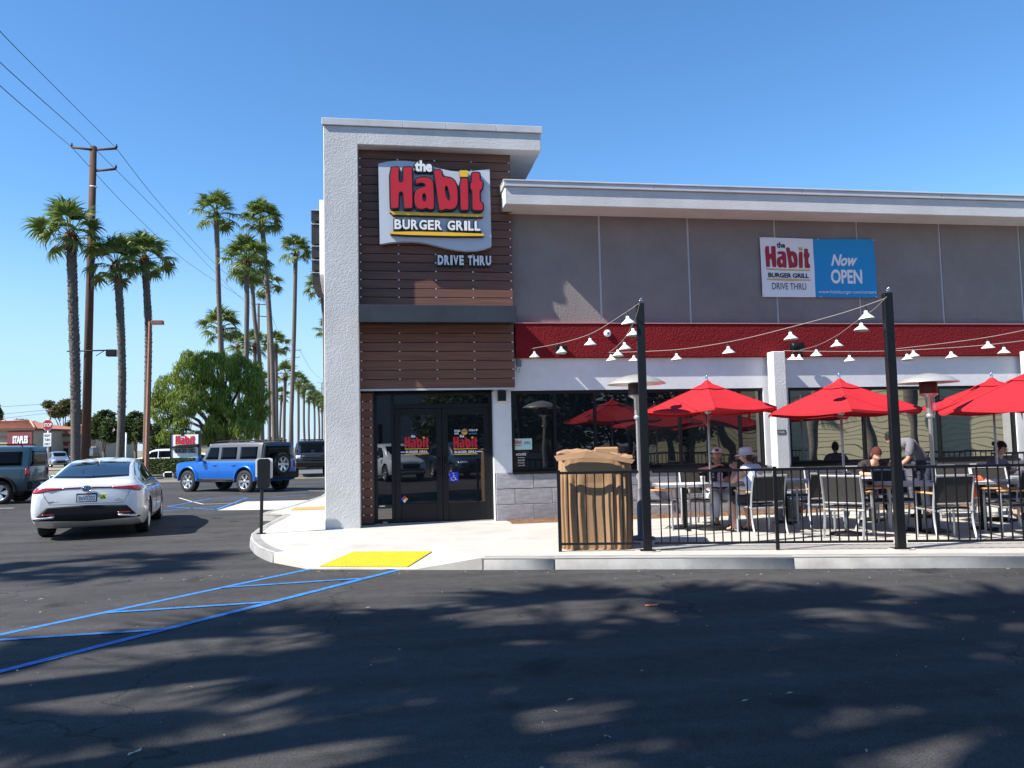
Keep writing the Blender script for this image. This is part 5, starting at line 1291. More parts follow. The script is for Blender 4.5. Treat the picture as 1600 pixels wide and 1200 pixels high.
# umbrellas
def umbrella(label, px, ytop, d, span_px, seed, rz=0., tie=None):
    k = d/FPX; top = at(px, ytop, d); base = Vector((top.x, top.y, HS)); t = thing('patio_umbrella', label, 'umbrella', base, rz, 'red patio umbrellas')
    R_ = span_px*k/2*1.06; H_ = top.z-HS; drop = .46*R_/1.07; ze = H_-.04-drop
    rng = random.Random(seed); n = 6
    # canopy: eight gores sagging between the ribs
    q = MB(); rings = 7; sub = 5; vs = []
    def cp(a_, r_):                                    # angle, 0..1
        seg_ = 2*PI/n; ph = (a_ % seg_)/seg_; w_ = math.sin(ph*PI)
        rr_ = R_*r_*(1-(1-math.cos(seg_/2))*w_*.82); z = H_-.10-(drop-.06)*(r_**1.06) - .045*w_*r_*R_*(1-.2*r_)
        return Vector((math.cos(a_)*rr_, math.sin(a_)*rr_, z))
    cnt = n*sub
    for s_ in (0, 1):
        o = len(q.v); q.v.append((0, 0, H_-.10-s_*.004))
        for j in range(1, rings+1):
            for i in range(cnt): p = cp(2*PI*i/cnt, j/rings); q.v.append((p.x, p.y, p.z-s_*.004))
        for i in range(cnt):
            i2 = (i+1) % cnt; f = (o, o+1+i, o+1+i2); q.face(f if s_ == 0 else f[::-1], True)
            for j in range(rings-1):
                a, b = o+1+j*cnt+i, o+1+j*cnt+i2; f = (a, a+cnt, b+cnt, b); q.face(f if s_ == 0 else f[::-1], True)
    # hem
    o = len(q.v)
    for i in range(cnt):
        p = cp(2*PI*i/cnt, 1); q.v.append(tuple(p)); q.v.append((p.x*1.0, p.y*1.0, p.z-.035))
    for i in range(cnt):
        i2 = (i+1) % cnt; q.face((o+2*i, o+2*i+1, o+2*i2+1, o+2*i2))
    q.build('canopy', M_UMB, t, fix=False).data.set_sharp_from_angle(angle=math.radians(14))
    # vented cap
    q = MB(); o = 0; q.v.append((0, 0, H_-.02))
    for j in range(1, 4):
        for i in range(cnt):
            p = cp(2*PI*i/cnt, .27*j/3); q.v.append((p.x, p.y, p.z+.030-.012*(j/3)))
    for i in range(cnt):
        i2 = (i+1) % cnt; q.face((0, 1+i, 1+i2), True)
        for j in range(2): q.face((1+j*cnt+i, 1+(j+1)*cnt+i, 1+(j+1)*cnt+i2, 1+j*cnt+i2), True)
    q.build('vent_cap', M_UMB, t, fix=False).data.set_sharp_from_angle(angle=math.radians(12))
    q = MB(); q.lathe([(.02, -.03), (.022, .0), (.012, .015), (.018, .03), (.012, .045), (0, .05)], 12, Matrix.Translation((0, 0, H_))); q.build('finial', M_CHROME, t)
    q = MB(); q.tube([(0, 0, .25), (0, 0, H_)], .019, 14); q.build('pole', M_ALU, t)
    q = MB(); q.tube([(0, 0, .02), (0, 0, .40)], .03, 14); q.build('base_tube', M_ALU, t)
    q = MB(); q.lathe([(0, .06), (.05, .06), (.24, .03), (.25, 0), (0, 0)], 28); q.build('base', M_PLASTIC, t)
    zh = ze-.02
    q = MB(); q.lathe([(.02, -.04), (.05, -.03), (.055, .03), (.02, .05)], 14, Matrix.Translation((0, 0, zh))); hb = q.build('runner_hub', M_ALU, t)
    for i in range(n):
        a = 2*PI*i/n; q = MB(); q.tube([tuple(cp(a, r_)+Vector((0, 0, .002))) for r_ in (.26, .5, .75, .995)], .0045, 4); q.build('seam', mat('seam_red', (.26, .003, .008), .85), t)
        q = MB(); e = cp(a, .985); q.tube([(0, 0, H_-.13), tuple(e-Vector((0, 0, .018)))], .007, 5); q.build('rib', M_ALU, t)
        m_ = cp(a, .5)-Vector((0, 0, .018)); q = MB(); q.tube([(math.cos(a)*.04, math.sin(a)*.04, zh), tuple(m_)], .006, 5); q.build('strut', M_ALU, t)
    if tie is not None:
        e = cp(tie, .62); q = MB(); q.add([e+Vector((0, 0, -.02)), e+Vector((.035, 0, -.02)), e+Vector((.045, 0, -.28)), e+Vector((.02, -.01, -.42)), e+Vector((.0, 0, -.28))], [(0, 1, 2, 4), (4, 2, 3)])
        q.add([e+Vector((0, -.004, -.02)), e+Vector((.035, -.004, -.02)), e+Vector((.045, -.004, -.28)), e+Vector((.02, -.014, -.42)), e+Vector((.0, -.004, -.28))], [(4, 2, 1, 0), (3, 2, 4)])
        q.build('tie_strap', M_UMB, t, fix=False)
    return t
umbrella('leftmost red patio umbrella, over the man in the backwards cap', 1104, 590, 13.3, 206, 1, .22, tie=-.55)
umbrella('second red patio umbrella, between the white pillar and the right tall post', 1311, 587, 12.2, 226, 2, .1)
umbrella('red patio umbrella standing farther back, partly behind the nearest right one', 1549, 586, 13.7, 192, 3, .25, tie=-1.9)
umbrella('nearest red patio umbrella cut off by the right picture edge', 1612, 571, 11.3, 268, 4, .05)
# patio heaters
def heater(label, px, ytop, d, dome_px):
    k = d/FPX; top = at(px, ytop, d); t = thing('patio_heater', label, 'heater', (top.x, top.y, HS), 0, 'steel mushroom patio heaters'); H_ = top.z-HS
    M_ST = mat('heater_steel', (.50, .50, .51), .34, metal=.6); M_DOME = mat('heater_dome', (.60, .57, .52), .32, metal=.55)
    R_ = dome_px*k/2
    q = MB(); q.lathe([(0, 0), (.04, -.003), (R_*.4, -.025), (R_*.75, -.075), (R_, -.14), (R_+.004, -.15), (R_*.97, -.145), (R_*.7, -.09), (R_*.35, -.045), (0, -.03)], 40, Matrix.Translation((0, 0, H_))); q.build('dome', M_DOME, t)
    q = MB(); q.lathe([(.11, H_-.13), (.125, H_-.14), (.125, H_-.30), (.11, H_-.31), (0, H_-.31)], 24); b_ = q.build('burner', mat('burner_mesh', (.09, .07, .065), .5, metal=.6, bump=.6, bscale=150), t)
    for i in range(9):
        q = MB(); q.lathe([(.1262, H_-.155-i*.016), (.1285, H_-.158-i*.016), (.1262, H_-.161-i*.016)], 24); q.build('band', M_PLASTIC, b_)
    q = MB(); q.lathe([(.13, H_-.311), (.13, H_-.33), (.05, H_-.37), (.045, H_-.62), (.03, H_-.64), (.028, .75)], 20); q.build('column', M_ST, t)
    q = MB(); q.lathe([(.05, H_-.621), (.055, H_-.63), (.055, H_-.66), (.05, H_-.67)], 20); q.build('collar', M_ST, t)
    q = MB(); q.lathe([(.05, .751), (.055, .74), (.055, .06), (.20, .03), (.21, 0), (0, 0)], 28); q.build('stand', mat('heater_dark', (.10, .10, .11), .5, metal=.4), t)
    q = MB(); q.tube([(.055, -.03, H_-.33), (.065, -.035, H_-.55), (.045, -.03, H_-.68)], .007, 6); q.build('gas_tube', M_CHROME, t)
heater('left patio heater, behind the left tall post and the cardboard wrapped bin', 994, 585, 12.2, 90)
heater('right patio heater, between the right tall post and the nearest umbrella', 1449, 583, 12.3, 88)

# tables
def table(label, px, d, w_, dep, rz, legs=2, group='pale topped patio tables'):
    p = col(px, d, HS); t = thing('patio_table', label, 'table', p, rz-YAW, group)
    for i in range(5):
        y0 = -dep/2+dep*i/5
        q = MB(); q.box(-w_/2, y0+.004, .715, w_/2, y0+dep/5-.004, .737); q.build('slat', mat('table_top', (.66, .67, .68), .4), t, .002)
    q = MB(); q.box(-w_/2-.008, -dep/2-.008, .70, w_/2+.008, -dep/2, .74); q.box(-w_/2-.008, dep/2, .70, w_/2+.008, dep/2+.008, .74); q.box(-w_/2-.008, -dep/2, .70, -w_/2, dep/2, .74); q.box(w_/2, -dep/2, .70, w_/2+.008, dep/2, .74); q.box(-w_/2, -dep/2+.05, .69, w_/2, -dep/2+.09, .713); q.box(-w_/2, dep/2-.09, .69, w_/2, dep/2-.05, .713)
    q.build('edge_frame', M_ALU, t)
    xs_ = [0] if legs == 1 else [-.27, .53]
    for x in xs_:
        q = MB(); q.box(x-.035, -.035, .03, x+.035, .035, .70); q.build('leg', M_PLASTIC, t, .004)
        q = MB(); q.box(x-.03, -dep*.42, 0, x+.03, dep*.42, .03); q.box(x-.2, -.03, .001, x+.2, .03, .029); q.build('foot', M_PLASTIC, t, .004)
    return t
table('patio table under the first umbrella with the couple', 1092, 13.3, 1.45, .72, .0)
table('small patio table directly in front of the white pillar', 1222, 13.9, .75, .70, .0, 1)
table('patio table where the red haired woman leans, beneath the second umbrella', 1356, 13.9, 1.0, .72, 0, 1)
table('patio table right of the right tall post, left of the pair', 1428, 12.35, .98, .74, 0, 1)
table('patio table under the nearest umbrella, right of the pair', 1530, 12.4, .98, .74, 0, 1)
table('patio table at the right picture edge near the seated woman', 1600, 13.6, .9, .72, 0, 1)

# chairs
def make_chair():
    """sitter looks towards +Y; origin on the floor under the seat centre"""
    t = thing('patio_chair', 'x', 'chair'); W2 = .27
    def leg(x, pts):
        q = MB(); q.tube(pts, [.017]*len(pts), 4, smooth=False); return q
    for s in (-1, 1):
        q = MB(); P = catmull([(s*W2, -.30, 0), (s*W2, -.23, .22), (s*W2, -.215, .44), (s*W2, -.25, .66), (s*W2, -.31, .88)], 4); q.tube(P, .018, 4, smooth=False); q.build('rear_leg', M_ALU, t)
        q = MB(); q.tube([(s*W2, .24, 0), (s*W2, .235, .63)], .018, 4, smooth=False); q.build('front_leg', M_ALU, t)
        q = MB(); q.box(s*W2-.028, -.235, .632, s*W2+.028, .275, .655); q.build('armrest', M_TEAK, t, .005)
        q = MB(); q.tube([(s*W2, .235, .41), (s*W2, -.22, .41)], .014, 4, smooth=False); q.build('side_rail', M_ALU, t)
    q = MB(); q.tube([(-W2, .235, .41), (W2, .235, .41)], .014, 4, smooth=False); q.build('front_rail', M_ALU, t)
    for y_, z_, r_ in ((-.31, .885, .018), (-.222, .50, .013), (-.222, .40, .016)):
        q = MB(); q.tube([(-W2-.012, y_, z_), (W2+.012, y_, z_)], r_, 4, smooth=False); q.build('back_rail', M_ALU, t)
    q = MB(); q.box(-W2+.02, -.20, .425, W2-.02, .225, .445); q.build('seat', M_WICKER, t, .006)
    q = MB(); P = catmull([(0, -.222, .515), (0, -.25, .66), (0, -.302, .868)], 4)
    for s_ in (0, 1):
        o_ = len(q.v)
        for p in P:
            for x in (-W2+.018, W2-.018): q.v.append((x, p[1]-.006+s_*.012, p[2]))
        for i in range(len(P)-1):
            f = (o_+2*i, o_+2*i+1, o_+2*i+3, o_+2*i+2); q.face(f if s_ == 0 else f[::-1])
    q.build('backrest', M_WICKER, t, fix=False)
    q = MB(); q.box(-.03, -.243, .395, .03, -.238, .41); q.build('maker_tag', M_CANOPY, t)
    return t
chair0 = make_chair(); cused = [False]
def chair(px, d, face, label):
    """face: direction the sitter looks, degrees, 0 = away from the camera, 90 = to the left"""
    p = col(px, d, HS); rz = math.radians(face)-YAW
    if not cused[0]:
        chair0.location = p; chair0.rotation_euler = (0, 0, rz); chair0['label'] = label; chair0['group'] = 'aluminium and wicker patio chairs'; cused[0] = True; return chair0
    return clone(chair0, p, rz, label, 'aluminium and wicker patio chairs')
chair(1028, 13.5, 250, 'patio chair at the left end of the first table, beside the left tall post')
chair(1092, 14.0, 185, 'empty patio chair behind the first table, left of the man in the cap')
chair(1117, 14.05, 180, 'patio chair the man in the backwards cap sits on')
chair(1184, 12.55, 12, 'patio chair the person in the white hat sits on')
chair(1240, 14.5, 180, 'patio chair against the wall right of the white pillar base')
chair(1277, 12.9, 3, 'patio chair seen from behind between the white hatted person and the angled chair')
chair(1320, 11.9, -38, 'patio chair turned at an angle in front of the second umbrella pole')
chair(1399, 13.0, 180, 'patio chair facing the camera directly left of the right tall post')
chair(1469, 11.45, 2, 'patio chair seen squarely from behind, nearest the railing right of the right post')
chair(1478, 14.3, 178, 'patio chair far back under the right heater with pale top rail')
chair(1496, 13.5, 172, 'patio chair half hidden behind the squarely seen chair')
chair(1556, 13.1, 176, 'patio chair facing the camera before the third umbrella pole')
chair(1572, 11.7, 82, 'patio chair seen from the side at the right edge with wooden arm to the left')
chair(1354, 14.75, 180, 'patio chair the red haired woman sits on')
chair(1352, 12.9, 265, 'side on patio chair with wooden arms left of the right tall post')
chair(1548, 14.5, 165, 'patio chair the dark haired woman sits on')
chair(1628, 12.2, 0, 'patio chair mostly outside the right picture edge')
# small things on the tables
def tp(px, d, z=.737+HS): return col(px, d, z)
q = MB(); q.lathe([(0, 0), (.032, 0), (.04, .11), (.043, .112), (.043, .118), (0, .122)], 16); o = q.build('paper_cup', mat('cup_white', (.75, .74, .72), .5), loc=tp(1096, 13.2)); tag(o, 'white paper cup on the first table near the umbrella pole', 'cup')
q = MB(); q.box(-.14, -.1, 0, .14, .1, .012); o = q.build('food_tray', mat('tray_white', (.7, .7, .7), .5), None, .004, tp(1128, 13.25)); tag(o, 'pale food tray on the first table between the couple', 'tray')
q = MB(); q.box(-.06, -.045, 0, .06, .045, .05); o = q.build('food_box', mat('box_brown', (.42, .25, .12), .7), None, .008, tp(1133, 13.25, .737+HS+.0125)); tag(o, 'small brown food carton on the tray between the couple', 'carton')
rr = random.Random(4)
for i, (px, d, rz) in enumerate(((1517, 12.45, .3), (1500, 12.5, 1.0))):
    q = MB(); n_ = 7; 
    for j in range(n_):
        for k_ in range(n_): q.v.append((-.11+.22*j/(n_-1), -.14+.28*k_/(n_-1), .003+.10*abs(noise.noise((j*.6+i*4, k_*.5, 2)))))
    for j in range(n_-1):
        for k_ in range(n_-1): q.face((j*n_+k_, (j+1)*n_+k_, (j+1)*n_+k_+1, j*n_+k_+1), True)
    o = q.build('crumpled_bag', mat('bag_orange' if i == 0 else 'bag_white', (.75, .10, .03) if i == 0 else (.75, .75, .75), .6), None, 0, tp(px, d), fix=False); o.rotation_euler = (0, 0, rz)
    tag(o, 'bright orange plastic bag lying on the table under the nearest umbrella' if i == 0 else 'white crumpled paper on the table beside the orange bag', 'bag' if i == 0 else 'paper')
p = tp(1515, 11.98, .52+HS); q = MB(); q.tube([(0, 0, .21), (.005, -.01, .12), (0, 0, .0)], [.02, .05, .045], 8); o = q.build('hanging_strap', mat('bag_orange', (.75, .10, .03), .6), None, 0, p); tag(o, 'orange bag corner hanging over the table edge', 'bag')
# buckets by the wall
for i, (px, c_, h_, lb) in enumerate(((1218, (.40, .40, .38), .34, 'grey bucket on the mulch before the white pillar'), (1236, (.70, .70, .68), .30, 'white bucket with a red patch right of the grey bucket'))):
    p = col(px, 14.75, HS+.02); t = thing('bucket', lb, 'bucket', p); q = MB(); q.lathe([(0, 0), (.12, 0), (.14, h_), (.15, h_), (.15, h_+.015), (.13, h_+.015), (.125, h_-.02), (0, h_-.02)], 20); q.build('pail', mat('bucket%d' % i, c_, .5), t)
    q = MB(); q.tube([(-.145, 0, h_-.03), (-.13, -.12, h_-.12), (0, -.17, h_-.15), (.13, -.12, h_-.12), (.145, 0, h_-.03)], .004, 5); q.build('handle', M_CHROME, t)
    if i: q = MB(); q.box(.03, -.142, .08, .08, -.128, .2); q.build('label', M_SIGNRED, t)

# cardboard wrapped bin
M_CARD = mat('cardboard', (.34, .205, .11), .9, var=.12, vscale=2, bump=.12, bscale=30, dark=(.28, .165, .085))
pc = gz(940, 863, HS); cb = pc + Vector((FWD.x, FWD.y, 0)).normalized()*.60
t = thing('wrapped_bin', 'round bin wrapped in ribbed brown cardboard with crumpled torn top behind the railing', 'bin', cb, rot_f)
q = MB(); N_ = 312; zs_ = [0, .03, .3, .6, .9, 1.06, 1.13, 1.22, 1.30]; wx, wy = .515, .40
for j, z in enumerate(zs_):
    for i in range(N_):
        a = 2*PI*i/N_; c, s_ = math.cos(a), math.sin(a); e = .42
        x = wx*math.copysign(abs(c)**e, c); y = wy*math.copysign(abs(s_)**e, s_)
        fold = (.034*(.5+.5*math.cos(i/N_*2*PI*24+.35*math.sin(i*.05)))**1.6)*(1 if .02 < z < 1.05 else .15)
        f = 1-fold/.5 + .006*noise.noise((a*2, z*1.5, 1)) - (.03 if z == 0 else 0)
        bow = 1-.04*(abs(z-.65)/.65)
        x2 = x*f*bow; y2 = y*f*bow
        zz = z + (.09*noise.noise((c*1.6, s_*1.6, 5)) + .03*noise.noise((c*7, s_*7, 2)) - .10*max(0, c) if z > 1.2 else 0)
        q.v.append((x2, y2, zz))
for j in range(len(zs_)-1):
    for i in range(N_): q.face((j*N_+i, j*N_+(i+1) % N_, (j+1)*N_+(i+1) % N_, (j+1)*N_+i))
q.build('wrapping', M_CARD, t, fix=False)
# crumpled lid: irregular overlapping flaps
q = MB(); n_ = 16
for j in range(n_):
    for i in range(n_):
        u = -1+2*i/(n_-1); v = -1+2*j/(n_-1); e = max(abs(u), abs(v))
        q.v.append((u*.515, v*.40, 1.32-.08*u*.5-.05*e**4 + .04*noise.noise((u*2.3, v*2.3, 8)) + .035*noise.noise((u*6, v*6, 3))))
for j in range(n_-1):
    for i in range(n_-1): a = j*n_+i; q.face((a, a+1, a+n_+1, a+n_))
o = q.build('torn_top', M_CARD, t, fix=False); md = o.modifiers.new('thick', 'SOLIDIFY'); md.thickness = .02
q = MB(); q.add([(-.54, -.43, 1.27), (-.1, -.46, 1.33), (.3, -.45, 1.26), (.54, -.43, 1.20), (.50, -.44, 1.15), (.2, -.47, 1.21), (-.15, -.47, 1.24), (-.50, -.45, 1.20)], [(0, 1, 6, 7), (1, 2, 5, 6), (2, 3, 4, 5)]); o = q.build('torn_flap', M_CARD, t, fix=False); md = o.modifiers.new('thick', 'SOLIDIFY'); md.thickness = .012
q = MB(); q.box(.0, -.2, 1.26, .34, .12, 1.375); o = q.build('torn_piece', M_CARD, t, .02); tag(o, kind=None)

# ================================================================ PEOPLE
M_SKIN = mat('skin_tan', (.42, .21, .14), .55, var=.08, vscale=8)
M_SKIN2 = mat('skin_light', (.55, .31, .22), .55, var=.08, vscale=8)
def skin_mesh(name, joints, bones, m, lvl=2, root=0):
    """joints: (pos, radius or (rx, ry)); one continuous skin-modifier surface"""
    me = bpy.data.meshes.new(name); me.from_pydata([j[0] for j in joints], bones, [])
    o = bpy.data.objects.new(name, me); COL.objects.link(o)
    md = o.modifiers.new('s', 'SKIN'); md.use_smooth_shade = True
    for i, j in enumerate(joints):
        r = j[1] if isinstance(j[1], tuple) else (j[1], j[1]); me.skin_vertices[0].data[i].radius = r
        me.skin_vertices[0].data[i].use_root = (i == root)
    o.modifiers.new('d', 'SUBSURF').levels = lvl
    dg = bpy.context.evaluated_depsgraph_get(); e = bpy.data.meshes.new_from_object(o.evaluated_get(dg))
    COL.objects.unlink(o); bpy.data.objects.remove(o); e.materials.clear(); e.materials.append(m)
    for p in e.polygons: p.use_smooth = True
    return e
def head_mb(q, c, M_, s=1.):
    """head: skull, jaw, nose, ears, mouth; face towards local +Y"""
    n1, n2 = 16, 22; T = Matrix.Translation(c) @ M_ @ Matrix.Scale(s, 4); vs = []
    for j in range(n1+1):
        ph = PI*j/n1; z = math.cos(ph)*.118; r = math.sin(ph)
        for i in range(n2):
            a = 2*PI*i/n2; x = r*math.cos(a)*.076; y = r*math.sin(a)*.095
            if z < -.01: k_ = 1+.9*z; x *= k_+.9*z*.6; y = y*(1+1.6*z)+.012 if y > 0 else y*(1+2.2*z)
            f = math.sin(a)
            if f > .9 and -.045 < z < .02: y += .020*(1-abs(z+.018)/.05)        # nose
            if f > .6 and .01 < z < .035 and abs(abs(x)-.03) < .02: y -= .008          # eye hollows
            if f > .7 and -.075 < z < -.05: y += .004                                  # lips
            vs.append((x, y, z))
    fs = [(j*n2+i, j*n2+(i+1) % n2, (j+1)*n2+(i+1) % n2, (j+1)*n2+i) for j in range(n1) for i in range(n2)]
    q.add(vs, fs, T, True)
    for s_ in (-1, 1): q.lathe([(0, .010), (.014, .009), (.017, 0), (.012, -.006), (0, -.006)], 10, T @ Matrix.Translation((s_*.078, -.005, -.005)) @ Matrix.Rotation(s_*PI/2, 4, 'Y') @ Matrix.Scale(1.5, 4, (1, 0, 0)), True)
    return T
def hand(J, B, wrist, i_w, palm_dir, side, curl=.5):
    """adds palm, four unequal bent fingers and a thumb to the skeleton"""
    d = palm_dir.normalized(); s_ = side.normalized(); dn = d.cross(s_).normalized()
    J.append((wrist+d*.045, (.030, .018))); p = len(J)-1; B.append((i_w, p))
    J.append((wrist+d*.085, (.032, .015))); k = len(J)-1; B.append((p, k))
    for f, (off, ln) in enumerate(((-.030, .062), (-.010, .074), (.010, .070), (.029, .055))):
        a = wrist+d*.095+s_*off; J.append((a, .0095)); i1 = len(J)-1; B.append((k, i1))
        m_ = a+(d*(1-curl*.4)+dn*curl*.5).normalized()*ln*.55; J.append((m_, .0085)); B.append((i1, i1+1))
        e = m_+(d*(1-curl)+dn*curl).normalized()*ln*.5; J.append((e, .007)); B.append((i1+1, i1+2))
    a = wrist+d*.035-s_*.034; J.append((a, .011)); i1 = len(J)-1; B.append((p, i1)); J.append((a+(d-s_*.5).normalized()*.04, .0095)); B.append((i1, i1+1)); J.append((a+(d-s_*.1).normalized()*.07+dn*.012, .008)); B.append((i1+1, i1+2))
def person(label, base, rz, S, skin, shirt, pants, shoe, extras):
    """S: pose dict of local joint positions (metres, +Y is where the body faces)"""
    t = thing('person', label, 'person', base, rz); V = lambda k: Vector(S[k])
    J = []; B = []
    def j(p, r): J.append((Vector(p), r)); return len(J)-1
    pel = j(V('pelvis'), (.155, .11)); w_ = j(V('pelvis').lerp(V('chest'), .5), (.135, .10)); ch = j(V('chest'), (.165, .11)); nk0 = j(V('chest').lerp(V('head'), .42), (.085, .065)); nk = j(V('chest').lerp(V('head'), .62), .052); hd = j(V('head')-Vector((0, 0, .03)), .055)
    B += [(pel, w_), (w_, ch), (ch, nk0), (nk0, nk), (nk, hd)]
    idx = {}
    for s_, k_ in ((1, 'r'), (-1, 'l')):
        sh = j(V('sh_'+k_), .06); el = j(V('el_'+k_), .042); mf = j(V('el_'+k_).lerp(V('ha_'+k_), .35), .042); wr = j(V('ha_'+k_), .026); B += [(nk0, sh), (sh, el), (el, mf), (mf, wr)]
        d = (V('ha_'+k_)-V('el_'+k_)).normalized(); hand(J, B, V('ha_'+k_), wr, d, Vector((s_*-1, 0, 0)) if abs(d.x) < .8 else Vector((0, 1, 0)), .6)
        hp = j(V('hip_'+k_), .095); kn = j(V('kn_'+k_), .062); cf = j(V('kn_'+k_).lerp(V('an_'+k_), .3), .057); an = j(V('an_'+k_), .036); B += [(pel, hp), (hp, kn), (kn, cf), (cf, an)]
        hl = j(V('an_'+k_)+Vector((0, -.03, -.045)), .034); ft = j(V('an_'+k_)+Vector((0, .10, -.055)), (.038, .024)); to = j(V('an_'+k_)+Vector((0, .17, -.065)), (.034, .016)); B += [(an, hl), (an, ft), (ft, to)]
    me = skin_mesh('body', J, B, skin, 2)
    q = MB(); q.add([v.co for v in me.vertices], [tuple(p.vertices) for p in me.polygons], None, True)
    HM = Matrix.Rotation(S.get('turn', 0), 4, 'Z') @ Matrix.Rotation(S.get('nod', 0), 4, 'X')
    T = head_mb(q, V('head')+Vector((0, 0, .03)), HM)
    q.build('body', skin, t)
    for s_ in (-1, 1):
        q = MB(); q.lathe([(0, .011), (.008, .008), (.011, 0)], 8, T @ Matrix.Translation((s_*.030, .078, .012)) @ Matrix.Rotation(-PI/2, 4, 'X') @ Matrix.Scale(.6, 4, (0, 0, 1))); q.build('eye', M_SIGNBLK, t)
    q = MB(); q.tube([T @ Vector(p) for p in ((-.024, .088, -.060), (0, .094, -.062), (.024, .088, -.060))], .004, 5); q.build('mouth', mat('lip', (.30, .08, .06), .5), t)
    # shirt
    g = .014; sl_ = S.get('sleeve', .8)
    J2 = [(V('pelvis')+Vector((0, 0, .02)), (.165+g, .125+g)), (V('pelvis').lerp(V('chest'), .5), (.150+g, .11+g)), (V('chest'), (.175+g, .118+g)), (V('chest').lerp(V('head'), .46), (.105, .082))]
    B2 = [(0, 1), (1, 2), (2, 3)]
    for k_ in 'rl':
        i = len(J2); J2.append((V('sh_'+k_)+Vector((0, 0, .012)), .078+g)); B2.append((3, i)); 
        if sl_ > 0: J2.append((V('sh_'+k_).lerp(V('el_'+k_), sl_), .056+g)); B2.append((i, i+1))
    m2 = skin_mesh('shirt', J2, B2, shirt, 2); link('shirt', m2, t)
    J3 = [(V('pelvis'), (.168, .125))]; B3 = []; pl = S.get('pant', .95)
    for k_ in 'rl':
        i = len(J3); J3.append((V('hip_'+k_), .108)); B3.append((0, i)); J3.append((V('kn_'+k_), .080)); B3.append((i, i+1))
        if pl > 0: J3.append((V('kn_'+k_).lerp(V('an_'+k_), pl), .062)); B3.append((i+1, i+2))
    m3 = skin_mesh('trousers', J3, B3, pants, 2); link('trousers' if pl > .5 else 'shorts', m3, t)
    for k_ in 'rl':
        a = V('an_'+k_); q = MB()
        if S.get('sandal'): q.add([a+Vector(p) for p in ((-.045, -.075, -.098), (.045, -.075, -.098), (.05, .185, -.098), (-.05, .185, -.098), (-.045, -.075, -.078), (.045, -.075, -.078), (.05, .185, -.084), (-.05, .185, -.084))], [(0, 3, 2, 1), (4, 5, 6, 7), (0, 1, 5, 4), (1, 2, 6, 5), (2, 3, 7, 6), (3, 0, 4, 7)]); q.tube([a+Vector((-.045, .07, -.08)), a+Vector((0, .08, -.025)), a+Vector((.045, .07, -.08))], .012, 6); q.build('sandal', shoe, t)
        else:
            mm = skin_mesh('shoe', [(a+Vector((0, -.045, -.045)), (.046, .045)), (a+Vector((0, .05, -.055)), (.048, .038)), (a+Vector((0, .17, -.068)), (.044, .028))], [(0, 1), (1, 2)], shoe, 2); link('shoe', mm, t)
    extras(t, T, V)
    return t
def hair_cap(t, T, m, rad=1.09, z0=-.02, back=True, name='hair', front=.035):
    q = MB(); n1, n2 = 12, 24; rng = random.Random(2); vs = []
    for j in range(n1+1):
        for i in range(n2):
            a = 2*PI*i/n2; f = math.sin(a); lim = PI*(.40 if f > .35 else (.60 if f > -.2 else .74)); ph = lim*j/n1
            z = math.cos(ph)*.118; r = math.sin(ph); k_ = rad*(1+.03*noise.noise((a*3, ph*5, 1)))
            vs.append((r*math.cos(a)*.076*k_, r*math.sin(a)*.095*k_-.004, z*k_+.002))
    q.add(vs, [(j*n2+i, j*n2+(i+1) % n2, (j+1)*n2+(i+1) % n2, (j+1)*n2+i) for j in range(n1) for i in range(n2)], T, True); return q.build(name, m, t, fix=False)
def sit(lean=.05, **k):
    S = dict(pelvis=(0, -.05, .50), chest=(0, -.03+lean, .86), head=(0, .02+lean*1.5, 1.15), sh_r=(.185, -.02+lean, .95), sh_l=(-.185, -.02+lean, .95), el_r=(.25, .12+lean, .74), el_l=(-.25, .12+lean, .74), ha_r=(.12, .36, .79), ha_l=(-.12, .36, .79),
             hip_r=(.09, .02, .49), hip_l=(-.09, .02, .49), kn_r=(.13, .42, .50), kn_l=(-.13, .42, .50), an_r=(.13, .44, .10), an_l=(-.13, .44, .10))
    S.update(k); return S
M_BLKT = mat('black_cotton', (.014, .014, .017), .85); M_WPANT = mat('white_denim', (.62, .64, .72), .85, var=.08, vscale=6)
M_HATW = mat('white_cotton', (.72, .66, .68), .85); M_GREYT = mat('grey_cotton', (.15, .145, .165), .85, var=.1, vscale=8)
M_HAIRD = mat('dark_hair', (.012, .009, .008), .8, bump=.8, bscale=60); M_HAIRR = mat('red_hair', (.10, .016, .013), .85, var=.5, vscale=50, bump=1, bscale=60)
